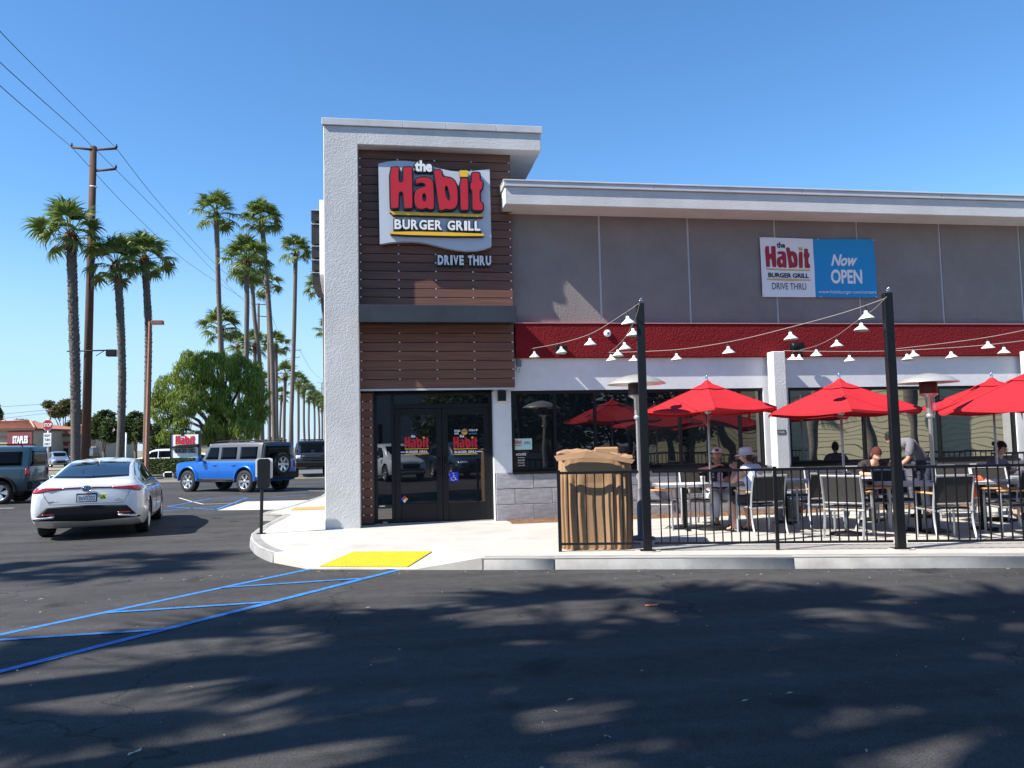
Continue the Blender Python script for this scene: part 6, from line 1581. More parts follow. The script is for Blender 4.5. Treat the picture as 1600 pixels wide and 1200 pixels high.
# man in backwards cap
def ex1(t, T, V):
    hair_cap(t, T, M_HAIRD, 1.05)
    q = MB(); n2 = 24; vs = []
    for jj in range(8):
        ph = PI*.5*jj/7
        for i in range(n2): a = 2*PI*i/n2; vs.append((math.sin(ph)*math.cos(a)*.088, math.sin(ph)*math.sin(a)*.107-.002, math.cos(ph)*.105+.035))
    fs = [(jj*n2+i, jj*n2+(i+1) % n2, (jj+1)*n2+(i+1) % n2, (jj+1)*n2+i) for jj in range(7) for i in range(n2)]
    q.add(vs, fs, T, True); q.build('cap', M_HATW, t, fix=False)
    q = MB(); q.lathe([(0, .001), (.034, .001), (.034, .004), (0, .004)], 14, T @ Matrix.Translation((0, .098, .07)) @ Matrix.Rotation(-PI/2+.35, 4, 'X') @ Matrix.Scale(.7, 4, (0, 1, 0))); q.build('cap_opening', M_HAIRD, t)
    q = MB(); q.add([T @ Vector(p) for p in ((-.06, -.09, .035), (.06, -.09, .035), (.055, -.17, .015), (0, -.19, .012), (-.055, -.17, .015), (-.06, -.09, .045), (.06, -.09, .045), (.055, -.17, .023), (0, -.19, .02), (-.055, -.17, .023))], [(0, 1, 2, 3, 4), (9, 8, 7, 6, 5)]); q.build('cap_visor', M_HATW, t, fix=False)
    c = V('chest')
    q = MB(); q.box(c.x-.06, c.y+.142, c.z-.13, c.x+.02, c.y+.150, c.z+.03); q.build('shirt_print', mat('print_pale', (.55, .42, .5), .8), t, .02)
    for i in range(3): q = MB(); q.lathe([(0, 0), (.018, 0), (.018, .004), (0, .004)], 8, Matrix.Translation((c.x+.09, c.y+.135, c.z+.05-.05*i)) @ Matrix.Rotation(-PI/2, 4, 'X')); q.build('shirt_flower', mat('print_pale', (.55, .42, .5), .8), t)
person('seated man in a backwards pale cap, black tee and white trousers facing the camera', col(1117, 13.98, HS), PI-YAW, sit(.06, nod=.1, turn=-.25, sleeve=.75, ha_r=(.10, .30, 1.0), el_r=(.34, .16, .92), kn_l=(-.16, .42, .50), an_l=(-.16, .40, .1)), M_SKIN, M_BLKT, M_WPANT, M_BLKT, ex1)
def ex2(t, T, V):
    hair_cap(t, T, mat('brown_hair', (.06, .03, .02), .6), 1.05)
    q = MB(); q.lathe([(0, .142), (.055, .140), (.088, .126), (.100, .09), (.108, .050), (.135, .036), (.178, .016), (.183, .012), (.175, .010), (.108, .036), (.10, .04)], 30, T, True); q.build('bucket_hat', M_HATW, t, fix=False)
    q = MB(); q.tube([T @ Vector(p) for p in ((-.085, .0, .012), (-.075, .085, .012), (-.02, .105, .010), (.02, .105, .010), (.075, .085, .012), (.085, 0, .012))], .004, 5); q.build('glasses', M_SIGNBLK, t)
person('seated person in a white bucket hat and pale sleeveless top, seen from behind', col(1180, 12.60, HS), math.radians(30)-YAW, sit(.12, sleeve=0, pant=0, nod=-.1, turn=.5, sandal=1, an_r=(.14, .30, .10), an_l=(-.16, .34, .10), ha_l=(-.10, .36, .97), el_l=(-.22, .30, .77), ha_r=(-.02, .38, .95)), M_SKIN2, mat('pale_top', (.60, .66, .78), .85, var=.1, vscale=9), mat('dark_shorts', (.03, .025, .03), .85), M_BLKT, ex2)
def ex3(t, T, V):
    hair_cap(t, T, M_HAIRR, 1.17)
    rng = random.Random(9)
    for i in range(26):
        c = V('chest'); a = rng.uniform(.3, 2.8); z = rng.uniform(-.22, .12)
        q = MB(); p = Vector((c.x+math.cos(a)*.19, c.y+math.sin(a)*.135, c.z+z)); q.tube([p, p+Vector((rng.uniform(-.03, .03), .004, rng.uniform(.02, .05)))], .006, 4); q.build('leaf_print', mat('print_leaf', (.45, .32, .28), .8), t)
person('red haired woman in a dark leaf patterned top leaning over a patio table', col(1354, 14.7, HS), PI-YAW, sit(.16, nod=-.55, turn=.1, sleeve=.9, head=(0, .36, 1.09), chest=(0, .16, .84), sh_r=(.19, .18, .93), sh_l=(-.19, .18, .93), el_r=(.27, .34, .77), el_l=(-.27, .34, .77), ha_r=(.08, .50, .78), ha_l=(-.08, .50, .78)), M_SKIN2, mat('dark_patterned', (.03, .018, .02), .8, var=.8, vscale=30), M_BLKT, M_SKIN2, ex3)
def ex4(t, T, V): hair_cap(t, T, M_HAIRD, 1.1)
person('standing man in a grey shirt bending over a table right of the red haired woman', col(1437, 14.25, HS), math.radians(92)-YAW, dict(pelvis=(0, -.08, .93), chest=(0, .18, 1.26), head=(0, .50, 1.37), sh_r=(.19, .25, 1.33), sh_l=(-.19, .25, 1.33), el_r=(.23, .34, 1.04), el_l=(-.23, .34, 1.04), ha_r=(.16, .54, .86), ha_l=(-.16, .54, .86), hip_r=(.09, -.04, .90), hip_l=(-.09, -.04, .90), kn_r=(.11, .06, .50), kn_l=(-.11, .0, .50), an_r=(.11, .02, .10), an_l=(-.11, -.06, .10), nod=-.7, sleeve=.95), M_SKIN, M_GREYT, mat('dark_jeans', (.03, .035, .06), .85), M_BLKT, ex4)
def ex5(t, T, V):
    hair_cap(t, T, M_HAIRD, 1.12)
    q = MB(); q.lathe([(0, .045), (.03, .036), (.045, 0), (.03, -.036), (0, -.045)], 14, T @ Matrix.Translation((0, -.12, .05))); q.build('hair_bun', M_HAIRD, t)
    q = MB()
    for s_ in (-1, 1): q.tube([T @ Vector((s_*.034+.024*math.cos(a), .098, .012+.018*math.sin(a))) for a in [k_*PI/4 for k_ in range(9)]], .0035, 4)
    q.tube([T @ Vector((-.012, .1, .012)), T @ Vector((.012, .1, .012))], .003, 4); q.build('glasses', M_SIGNBLK, t)
person('seated woman with dark hair in a bun and glasses near the third umbrella pole', col(1544, 14.4, HS), math.radians(215)-YAW, sit(.12, nod=-.3, turn=.0, sleeve=.95), M_SKIN2, mat('purple_grey', (.10, .08, .14), .85), M_BLKT, M_BLKT, ex5)
# ================================================================ VEHICLES
def paint(name, c, rough=.28, metal=.0, coat=1.): return mat(name, c, rough, metal, coat=coat, spec=.5)
P_WHITE = paint('car_white', (.72, .73, .74)); P_BLUE = paint('car_blue', (.001, .10, .42), .3, .15, .7); P_TEAL = paint('car_teal', (.010, .036, .055), .3, .0, .6)
P_BLACK = paint('car_black', (.012, .013, .015)); P_SILVER = paint('car_silver_blue', (.22, .26, .32), .3, .4); P_CREAM = paint('car_pale_yellow', (.62, .62, .42)); P_GREY = paint('car_grey', (.06, .062, .068), .4, .0, .4)
M_LAMPR = mat('tail_lamp_red', (.34, .008, .012), .15, coat=1); M_LAMPW = mat('lamp_clear', (.65, .66, .68), .1, coat=1); M_RIM = mat('alloy_rim', (.60, .61, .63), .28, metal=.8); M_RIMD = mat('dark_rim', (.03, .03, .035), .4, metal=.5)
M_DARKGLASS = glass_mat('tinted_glass', (.003, .004, .005), refl=1.22)
M_ARCH = mat('wheel_well', (.006, .006, .006), .9)
def body_mesh(name, st, sec, m, wheels, wr, wellw, k=5, sharp=35, mats2=None):
    """st: stations; sec(station) -> half section [(y, z)...] from bottom centre to top centre"""
    S = catmull(st, k); n_ = None; q = MB(); rings = []
    for s_ in S:
        h = sec(s_); full = [(s_[0], y, z) for y, z in h] + [(s_[0], -y, z) for y, z in reversed(h[1:-1])]
        rings.append(len(q.v)); n_ = len(full); q.v += full
    for a, b in zip(rings, rings[1:]):
        for i in range(n_): q.face((a+i, a+(i+1) % n_, b+(i+1) % n_, b+i), True)
    q.face([rings[0]+i for i in range(n_)]); q.face([rings[-1]+i for i in range(n_)])
    me = q.mesh(name, [m, M_ARCH]); o = bpy.data.objects.new('b', me); COL.objects.link(o)
    cut_ = MB()
    for x, side in [(wx, s_) for wx in wheels for s_ in (-1, 1)]:
        cut_.lathe([(0, 0), (wr, 0), (wr, wellw), (0, wellw)], 36, Matrix.Translation((x, side*1.2, wr*.93)) @ Matrix.Rotation(side*PI/2, 4, 'X'), False)
    cm = cut_.mesh('c', [m, M_ARCH]); 
    for p in cm.polygons: p.material_index = 1
    c = bpy.data.objects.new('c', cm); COL.objects.link(c)
    md = o.modifiers.new('b', 'BOOLEAN'); md.object = c; md.operation = 'DIFFERENCE'; md.solver = 'EXACT'
    e = bpy.data.meshes.new_from_object(o.evaluated_get(bpy.context.evaluated_depsgraph_get()))
    for x in (o, c): COL.objects.unlink(x); bpy.data.objects.remove(x)
    e.name = name; e.set_sharp_from_angle(angle=math.radians(sharp)); return e
def bvh_of(me):
    bm = bmesh.new(); bm.from_mesh(me); t = BVHTree.FromBMesh(bm); bm.free(); return t
def patch(name, bvh, lo, hi, ax, m, par, off=.006, n=14, k=5, skirt=True):
    """a panel lying on the body: lo and hi are polylines in the plane seen along ax ('+y','-y','+x','-x')"""
    def samp(pl, t):
        L_ = [0]
        for a, b in zip(pl, pl[1:]): L_.append(L_[-1]+math.hypot(b[0]-a[0], b[1]-a[1]))
        d = t*L_[-1]
        for i in range(len(pl)-1):
            if d <= L_[i+1] or i == len(pl)-2:
                f = (d-L_[i])/max(1e-6, L_[i+1]-L_[i]); return (pl[i][0]+(pl[i+1][0]-pl[i][0])*f, pl[i][1]+(pl[i+1][1]-pl[i][1])*f)
    sg = 1 if ax[0] == '+' else -1; q = MB(); G = []
    for j in range(k+1):
        for i in range(n+1):
            a = samp(lo, i/n); b = samp(hi, i/n); u = a[0]+(b[0]-a[0])*j/k; v = a[1]+(b[1]-a[1])*j/k
            if ax[1] == 'y': o = Vector((u, sg*3, v)); d = Vector((0, -sg, 0))
            else: o = Vector((sg*6, u, v)); d = Vector((-sg, 0, 0))
            hit, nr, _, _ = bvh.ray_cast(o, d)
            if hit is None: hit = G[-1] if G else o*.3; nr = -d
            if nr.dot(d) > 0: nr = -nr
            G.append(hit+nr*off); q.v.append(tuple(hit+nr*off))
    for j in range(k):
        for i in range(n): a = j*(n+1)+i; q.face((a, a+1, a+n+2, a+n+1), True)
    if skirt:
        ed = [i for i in range(n+1)] + [j*(n+1)+n for j in range(1, k+1)] + [k*(n+1)+i for i in range(n-1, -1, -1)] + [j*(n+1) for j in range(k-1, 0, -1)]
        o_ = len(q.v); dv = Vector((0, -sg, 0)) if ax[1] == 'y' else Vector((-sg, 0, 0))
        for e in ed: q.v.append(tuple(Vector(q.v[e])+dv*.02))
        L_ = len(ed)
        for i in range(L_): q.face((ed[i], ed[(i+1) % L_], o_+(i+1) % L_, o_+i))
    return q.build(name, m, par)
def wheel_meshes(r, w_, spokes, tread=.0, style=0):
    q = MB(); q.lathe([(r*.66, -w_/2+.01), (r*.70, -w_/2), (r*.90, -w_/2), (r*.98, -w_*.40), (r, -w_*.3), (r, w_*.3), (r*.98, w_*.40), (r*.90, w_/2), (r*.70, w_/2), (r*.66, w_/2-.01), (r*.66, -w_/2+.01)], 40, Matrix.Rotation(PI/2, 4, 'X'))
    if tread:
        for i in range(44):
            a = 2*PI*i/44
            q.add([(x, y, z) for z in (r-.01, r+tread) for x, y in ((-.014, -w_*.42), (.014, -w_*.42), (.014, w_*.42), (-.014, w_*.42))], [(4, 5, 6, 7), (0, 1, 5, 4), (1, 2, 6, 5), (2, 3, 7, 6), (3, 0, 4, 7)], Matrix.Rotation(a, 4, 'Y'))
    ty = q.mesh('wheel', M_RUBBER, fix=False)
    q = MB(); R_ = r*.665; y0 = -w_*.36                # outer face is local -Y
    Mr_ = Matrix.Rotation(PI/2, 4, 'X')
    q.lathe([(R_, w_*.5-.004), (R_*.96, w_*.49), (R_*.93, w_*.40), (R_*.90, -w_*.1), (0, -w_*.1)], 36, Mr_)
    for i in range(spokes):
        a = 2*PI*i/spokes
        for da, wd in (((-.16, .030), (.16, .030)) if style == 0 else ((0, .034),)):
            e = Vector((R_*.93*math.cos(a+da), 0, R_*.93*math.sin(a+da))); s0 = Vector((R_*.16*math.cos(a), 0, R_*.16*math.sin(a)))
            d = (e-s0).normalized(); n_ = Vector((-d.z, 0, d.x)); w1 = wd*.8*r/.34; w2 = wd*1.15*r/.34
            q.add([s0+n_*w1+Vector((0, y, 0)) for y in (-w_*.36, -w_*.2)]+[s0-n_*w1+Vector((0, y, 0)) for y in (-w_*.36, -w_*.2)]+[e+n_*w2+Vector((0, y, 0)) for y in (-w_*.43, -w_*.2)]+[e-n_*w2+Vector((0, y, 0)) for y in (-w_*.43, -w_*.2)],
                  [(0, 4, 6, 2), (0, 1, 5, 4), (2, 6, 7, 3), (4, 5, 7, 6)])
    q.lathe([(R_*.2, w_*.30), (R_*.2, w_*.40), (R_*.10, w_*.42), (0, w_*.42)], 18, Mr_)
    rim = q.mesh('rim', [M_RIM, M_RIMD], fix=False)
    # deep dark barrel behind the spokes
    q = MB(); q.lathe([(R_*.90, w_*.1), (R_*.5, w_*.02), (0, w_*.02)], 30, Mr_); brl = q.mesh('brake_disc', M_RIMD, fix=False)
    return ty, rim, brl
def add_wheels(t, xs, track, r, W, ):
    for x in xs:
        for s_ in (-1, 1):
            w = link('wheel', W[0], t, (x, s_*track, r)); 
            if s_ > 0: w.rotation_euler = (0, 0, PI)
            link('rim', W[1], w); link('brake_disc', W[2], w)
def vehicle(name, label, cat, loc, heading, group=None):
    return thing(name, label, cat, loc, heading, group)
def panel_gap(bvh, par, pts, ax, name='panel_gap', r=.004):
    """thin dark shut line following the body"""
    sg = 1 if ax[0] == '+' else -1; P = []
    for (a, b) in zip(pts, pts[1:]):
        for i in range(8):
            u = a[0]+(b[0]-a[0])*i/8; v = a[1]+(b[1]-a[1])*i/8
            o = Vector((u, sg*3, v)) if ax[1] == 'y' else Vector((sg*6, u, v)); d = Vector((0, -sg, 0)) if ax[1] == 'y' else Vector((-sg, 0, 0))
            h, nr, _, _ = bvh.ray_cast(o, d)
            if h is not None: P.append(h)
    if len(P) > 1: q = MB(); q.tube(P, r, 4, smooth=False); q.build(name, M_SIGNBLK, par)
def box_on(name, m, par, b, bev=.01):
    q = MB(); q.box(*b); return q.build(name, m, par, bev)

# ---- white fastback sedan
def sec_sedan(s_):
    x, w_, zb, zs, wr, zr = s_
    if zr < zs+.03: zr = zs+.03
    return [(0, zb), (w_*.72, zb), (w_*.93, zb+.03), (w_*.99, zb+.14), (w_, zb+.45*(zs-zb)), (w_*.985, zs-.14), (w_*.965, zs-.05), (w_*.92, zs), (w_*.40+wr*.55, zs*.55+zr*.45), (wr*1.0, zr-.09*min(1, (zr-zs)*4)), (wr*.90, zr-.03*min(1, (zr-zs)*4)), (wr*.55, zr), (0, zr+.018)]
st = [(-2.47, .74, .44, .80, .60, .96), (-2.43, .84, .36, .90, .68, 1.03), (-2.32, .90, .30, .95, .73, 1.085), (-2.05, .925, .20, .97, .74, 1.13), (-1.7, .94, .19, .965, .70, 1.215), (-1.2, .942, .19, .955, .655, 1.335), (-.6, .942, .19, .945, .625, 1.43), (-.05, .942, .19, .935, .615, 1.465), (.4, .942, .19, .925, .615, 1.45), (.8, .942, .19, .915, .62, 1.37), (1.2, .935, .19, .90, .65, 1.20), (1.5, .925, .19, .875, .70, 1.03), (1.9, .905, .20, .82, .72, .93), (2.2, .86, .22, .74, .70, .83), (2.40, .76, .27, .62, .6, .72), (2.47, .62, .36, .52, .48, .58)]
bw = 2.92/2
me = body_mesh('body', st, sec_sedan, P_WHITE, (-bw+.05, bw+.05), .375, .55)
bv = bvh_of(me)
rearL = gz(66, 839); rearR = gz(229, 835)
ax_ = (rearL+rearR)/2
HEAD = math.atan2(FWD.y, FWD.x) + math.radians(19.0)
ax_p = gz(150, 834); 
fwd_ = Vector((math.cos(HEAD), math.sin(HEAD), 0))
loc = Vector((ax_p.x, ax_p.y, 0)) + fwd_*(bw-.05)
car = vehicle('parked_car', 'white fastback sedan seen from behind, black lower bumper and plate 8VVS202', 'car', loc, HEAD)
link('body', me, car); car.scale = (1.03, 1.045, 1.0)
W_SED = wheel_meshes(.335, .235, 5)
add_wheels(car, (-bw+.05, bw+.05), .805, .335, W_SED)
patch('rear_window', bv, [(-.70, 1.13), (0, 1.115), (.70, 1.13)], [(-.57, 1.385), (0, 1.415), (.57, 1.385)], '-x', M_CARGLASS, car, .004, 16, 8)
for s_, axn in ((1, '+y'), (-1, '-y')):
    patch('side_window', bv, [(-1.05, .985), (-.62, .985), (-.05, .975)], [(-1.22, 1.10), (-.80, 1.28), (-.08, 1.385)], axn, M_CARGLASS, car, .004, 10, 6)
    patch('side_window', bv, [(.03, .972), (.98, .945)], [(.0, 1.385), (.42, 1.36)], axn, M_CARGLASS, car, .004, 10, 6)
    patch('quarter_window', bv, [(-1.62, 1.005), (-1.13, .99)], [(-1.66, 1.03), (-1.30, 1.09)], axn, M_CARGLASS, car, .004, 6, 4)
    panel_gap(bv, car, [(-1.15, .96), (-1.05, .60), (-.98, .32), (-.05, .30), (-.03, .96)], axn); panel_gap(bv, car, [(-.03, .96), (-.05, .30), (1.0, .30), (1.12, .60), (1.08, .93)], axn)
    y = s_*.95
    for hx in (-.85, .12): box_on('door_handle', P_WHITE, car, (hx, s_*.925, .80, hx+.2, s_*.965, .83), .01)
    mr = box_on('side_mirror', P_WHITE, car, (.78, s_*1.0, .97, .93, s_*1.20, 1.12), .04)
    box_on('mirror_glass', M_CARGLASS, mr, (.774, s_*1.02, .99, .779, s_*1.18, 1.10), .002); box_on('mirror_arm', P_BLACK, mr, (.84, s_*.86, .96, .90, s_*1.01, .985), .005)
    sg = s_
    patch('tail_lamp', bv, [(sg*.40, .925), (sg*.62, .905), (sg*.845, .86)] if sg > 0 else [(-.845, .86), (-.62, .905), (-.40, .925)], [(sg*.40, .955), (sg*.62, .965), (sg*.825, .965)] if sg > 0 else [(-.825, .965), (-.62, .965), (-.40, .955)], '-x', M_LAMPR, car, .008, 12, 4)
    patch('bumper_blade', bv, [(sg*.52, .42), (sg*.80, .40)] if sg > 0 else [(-.80, .40), (-.52, .42)], [(sg*.50, .45), (sg*.82, .435)] if sg > 0 else [(-.82, .435), (-.50, .45)], '-x', P_WHITE, car, .022, 6, 2)
    patch('reflector', bv, [(sg*.50, .475), (sg*.70, .47)] if sg > 0 else [(-.70, .47), (-.50, .475)], [(sg*.50, .49), (sg*.70, .49)] if sg > 0 else [(-.70, .49), (-.50, .49)], '-x', M_LAMPR, car, .016, 5, 2)
    patch('side_lamp', bv, [(-2.38, .875), (-2.12, .92)], [(-2.36, .965), (-2.12, .955)], axn, M_LAMPR, car, .006, 6, 3)
patch('lamp_bar', bv, [(-.40, .935), (0, .945), (.40, .935)], [(-.40, .958), (0, .968), (.40, .958)], '-x', mat('dark_red', (.12, .01, .012), .2), car, .008, 12, 2)
patch('lower_bumper', bv, [(-.84, .385), (0, .345), (.84, .385)], [(-.64, .61), (0, .635), (.64, .61)], '-x', M_PLASTIC, car, .012, 20, 8)
for s_ in (-1, 1): patch('bumper_corner', bv, [(s_*.80, .375), (s_*.86, .39)] if s_ > 0 else [(-.86, .39), (-.80, .375)], [(s_*.62, .60), (s_*.74, .47)] if s_ > 0 else [(-.74, .47), (-.62, .60)], '-x', M_PLASTIC, car, .011, 4, 6)
panel_gap(bv, car, [(-.70, .925), (-.66, .80), (-.58, .66), (.58, .66), (.66, .80), (.70, .925)], '-x'); panel_gap(bv, car, [(-.80, .99), (-.70, 1.11)], '-x'); panel_gap(bv, car, [(.80, .99), (.70, 1.11)], '-x')
def on_rear(bv_, y, z, off): h, nr, _, _ = bv_.ray_cast(Vector((-6, y, z)), Vector((1, 0, 0))); return h.x-off
xr_ = on_rear(bv, 0, .76, .02)
pf = lambda u, v, d: (xr_-.004-d, -u, v)               # frame on the rear face, u to the right as seen
pl = box_on('number_plate', M_SIGNBLK, car, (xr_, -.165, .69, xr_+.04, .165, .85), .004)
box_on('plate_face', M_SIGNWHT, pl, (xr_-.003, -.148, .705, xr_-.0005, .148, .825), 0)
put_text('characters', '8VVS202', mat('plate_blue', (.02, .03, .12), .5), pl, pf, -.13, .722, .26, .075, .0, 0, .001, 0.0)
put_text('heading', 'California', M_SIGNRED, pl, pf, -.05, .803, .10, .016, 0, 0, .001, 0.0)
yl = on_rear(bv, -.26, .78, .012)
sk = box_on('sticker', mat('sticker_lime', (.55, .65, .04), .6), car, (yl, -.30, .735, yl+.03, -.21, .825), 0)
q = MB(); q.tube([(yl-.001, -.235, .75), (yl-.001, -.27, .79), (yl-.001, -.25, .81), (yl-.001, -.29, .755)], .008, 5); q.build('sticker_mark', M_SIGNBLK, sk)
xe_ = on_rear(bv, 0, .935, .02)
q = MB(); Mq = Matrix.Translation((xe_, 0, .935)) @ Matrix.Rotation(PI/2, 4, 'Y')
def ring_(cx, cy, rx, ry, tr=.008, n=28): q.tube([(xe_-.004, cx+rx*math.cos(2*PI*i/n), .935+cy+ry*math.sin(2*PI*i/n)) for i in range(n+1)], tr, 5)
ring_(0, 0, .078, .052); ring_(0, .0, .026, .048, .006); ring_(0, .018, .05, .022, .006)
em = q.build('emblem', M_CHROME, car)
q = MB(); q.lathe([(0, 0), (.07, 0), (.07, -.01), (0, -.01)], 24, Matrix.Translation((xe_+.002, 0, .935)) @ Matrix.Rotation(PI/2, 4, 'Y') @ Matrix.Scale(.64, 4, (1, 0, 0))); q.build('emblem_disc', mat('emblem_blue', (.01, .04, .12), .3), em)
for u, v, s_, w_ in ((-.60, .70, 'MIRAI', .16), (.46, .72, 'XLE', .07), (.44, .69, 'FUEL CELL', .14)):
    xr2 = on_rear(bv, -u, v, .008); put_text('badge', s_, M_CHROME, car, lambda a, b, d: (xr2-d, -a, b), u, v, w_, .022, .01, 0, .003)
box_on('antenna_fin', P_WHITE, car, (-1.0, -.02, 1.385, -.86, .02, 1.435), .012)

# ---- boxy off-roaders
def sec_box(s_):
    x, w_, zb, zs, wr, zr = s_
    if zr < zs+.05:
        return [(0, zb), (w_*.75, zb), (w_*.95, zb+.03), (w_, zb+.18), (w_, zb+.5*(zs-zb)), (w_, zs-.12), (w_*.985, zs-.04), (w_*.93, zs), (w_*.85, zs+.015), (w_*.6, zs+.035), (w_*.45, zs+.03), (w_*.3, zs+.03), (0, zs+.045)]
    return [(0, zb), (w_*.75, zb), (w_*.95, zb+.03), (w_, zb+.18), (w_, zb+.5*(zs-zb)), (w_, zs-.12), (w_*.985, zs-.04), (w_*.955, zs), (w_*.92, zs+.02), (wr+.01, zr-.10), (wr-.03, zr-.02), (wr-.12, zr), (0, zr+.02)]
def offroader(t, P, Proof, W, r, xs_=(-1.42, 1.55), spare=True, sport=False, rack=True):
    L0, L1 = -2.18, 2.28
    st = [(L0, .86, .52, 1.13, .70, 1.74), (L0+.03, .92, .42, 1.14, .74, 1.79), (L0+.12, .94, .38, 1.145, .765, 1.815), (-1.4, .945, .36, 1.15, .775, 1.83), (-.6, .945, .36, 1.15, .775, 1.83), (.2, .945, .36, 1.15, .77, 1.82), (.52, .945, .36, 1.145, .76, 1.80), (.60, .945, .36, 1.145, .75, 1.78), (.98, .945, .36, 1.14, .72, 1.30), (1.06, .94, .36, 1.13, .70, 1.17), (1.3, .935, .37, 1.125, .6, 1.15), (2.0, .93, .40, 1.11, .6, 1.12), (2.2, .91, .44, 1.08, .6, 1.09), (L1, .86, .52, 1.0, .6, 1.02)]
    me = body_mesh('body', st, sec_box, P, xs_, r*1.19, .6, 3, 28)
    bv_ = bvh_of(me); link('body', me, t); add_wheels(t, xs_, .83, r, W)
    me.materials.append(Proof)
    for p in me.polygons:
        if p.center.z > 1.155 and p.center.x < (.92 if not sport else .2): p.material_index = 2
    # roof shell in its own colour
    for axn, s_ in (('+y', 1), ('-y', -1)):
        for a, b, c, d in ((-.02, .70, -.02, .50), (-.96, -.12, -.96, -.12), (-1.98, -1.10, -1.98, -1.10)):
            patch('side_window', bv_, [(a+.04, 1.22), (b, 1.22)], [(c+.04, 1.66), (d, 1.66)], axn, M_DARKGLASS, t, .010, 8, 4)
        panel_gap(bv_, t, [(-.07, 1.17), (-.07, .52), (.95, .52), (1.02, .9), (.96, 1.12)], axn); panel_gap(bv_, t, [(-.07, 1.17), (-.07, .52), (-.85, .52), (-1.04, .85), (-1.04, 1.17)], axn)
        for hx in (-.95, .02): box_on('door_handle', P, t, (hx, s_*.945, .98, hx+.19, s_*.985, 1.015), .01)
        mr = box_on('side_mirror', P, t, (.66, s_*1.0, 1.14, .82, s_*1.22, 1.32), .035); box_on('mirror_arm', P_BLACK, mr, (.72, s_*.90, 1.15, .78, s_*1.01, 1.19), .005)
        # flares
        for wx in xs_:
            q = MB(); N_ = 18; R1 = r*1.19
            for i in range(N_+1):
                a = PI*(-.02+1.04*i/N_); c_, s2 = math.cos(a), math.sin(a)
                for rad, yy in ((R1-.01, .90), (R1-.01, .995), (R1+.05, .985), (R1+.075, .94)): q.v.append((wx+c_*rad, s_*yy, r*1.105+s2*rad*.98))
            for i in range(N_):
                for k_ in range(3): a = i*4+k_; q.face((a, a+1, a+5, a+4), True)
            q.build('wheel_arch', P if not sport else M_PLASTIC, t)
        q = MB(); q.tube([(-.95, s_*.90, .40), (.95, s_*.90, .40)], .035, 8); q.build('side_step', M_PLASTIC, t)
        patch('sill_trim', bv_, [(-.9, .40), (.95, .40)], [(-.9, .50), (.95, .50)], axn, M_PLASTIC, t, .006, 8, 2)
        q = MB(); q.tube([(-1.9, s_*.62, 1.83), (-1.8, s_*.62, 1.90), (.3, s_*.62, 1.89), (.42, s_*.62, 1.82)], .018, 6); q.build('roof_rail', M_PLASTIC, t)
        patch('tail_lamp', bv_, [(s_*.80, .88), (s_*.915, .88)] if s_ > 0 else [(-.915, .88), (-.80, .88)], [(s_*.80, 1.12), (s_*.915, 1.12)] if s_ > 0 else [(-.915, 1.12), (-.80, 1.12)], '-x', M_LAMPR, t, .02, 4, 4)
        patch('tail_lamp_side', bv_, [(L0+.02, .88), (L0+.09, .88)], [(L0+.02, 1.12), (L0+.09, 1.12)], axn, M_LAMPR, t, .008, 3, 3)
        q = MB(); q.lathe([(0, .03), (.075, .025), (.09, 0), (0, 0)], 20, Matrix.Translation((L1-.09, s_*.68, .90)) @ Matrix.Rotation(PI/2, 4, 'Y')); q.build('headlight', M_LAMPW, t)
    patch('hard_top_rear', bv_, [(-.82, 1.18), (.82, 1.18)], [(-.70, 1.75), (.70, 1.75)], '-x', Proof, t, .012, 8, 4)
    patch('rear_window', bv_, [(-.70, 1.22), (.70, 1.22)], [(-.64, 1.68), (.64, 1.68)], '-x', M_DARKGLASS, t, .024, 8, 4)
    patch('windscreen', bv_, [(-.78, 1.20), (.78, 1.20)], [(-.66, 1.70), (.66, 1.70)], '+x', M_DARKGLASS, t, .008, 8, 6)
    box_on('rear_bumper', M_PLASTIC, t, (L0-.10, -.90, .46, L0+.10, .90, .70), .03); box_on('front_bumper', M_PLASTIC, t, (L1-.08, -.88, .50, L1+.12, .88, .74), .03)
    patch('grille', bv_, [(-.55, .80), (.55, .80)], [(-.55, 1.0), (.55, 1.0)], '+x', M_PLASTIC, t, .012, 6, 2)
    n = box_on('number_plate', M_SIGNWHT, t, (L0-.108, .42 if spare else -.15, .50, L0-.101, .72 if spare else .15, .65), 0)
    if spare:
        w = link('spare_wheel', W[0], t, (L0-.16, .05, 1.0)); w.rotation_euler = (0, 0, -PI/2); link('rim', W[1], w); link('brake_disc', W[2], w)
        box_on('spare_carrier', M_PLASTIC, t, (L0-.08, -.1, .85, L0+.02, .2, 1.15), .02)
    return bv_
W_OFF = wheel_meshes(.405, .27, 6, .012, 1)
CY = math.atan2(FWD.y, FWD.x); c = col(369, 31.2, 0)
blue = vehicle('parked_car', 'bright blue four door off-roader with spare wheel and dark roof, side on', 'car', c, CY+PI/2-math.radians(28))
offroader(blue, P_BLUE, P_GREY, W_OFF, .405)
W_SP = wheel_meshes(.37, .24, 5, .01, 0)
c = col(-53, 26.5, 0)
teal = vehicle('parked_car', 'dark teal boxy crossover cut off by the left edge beside the white sedan', 'car', c, CY+PI/2+math.radians(12))
bt = offroader(teal, P_TEAL, P_TEAL, W_SP, .37, spare=False, sport=True, xs_=(-1.35, 1.42))
put_text('badge', 'BRONCO', M_CHROME, teal, lambda a, b, d: (on_rear(bt, -a, b, .012)-d, -a, b), -.20, 1.02, .40, .045, .02, 0, .004)

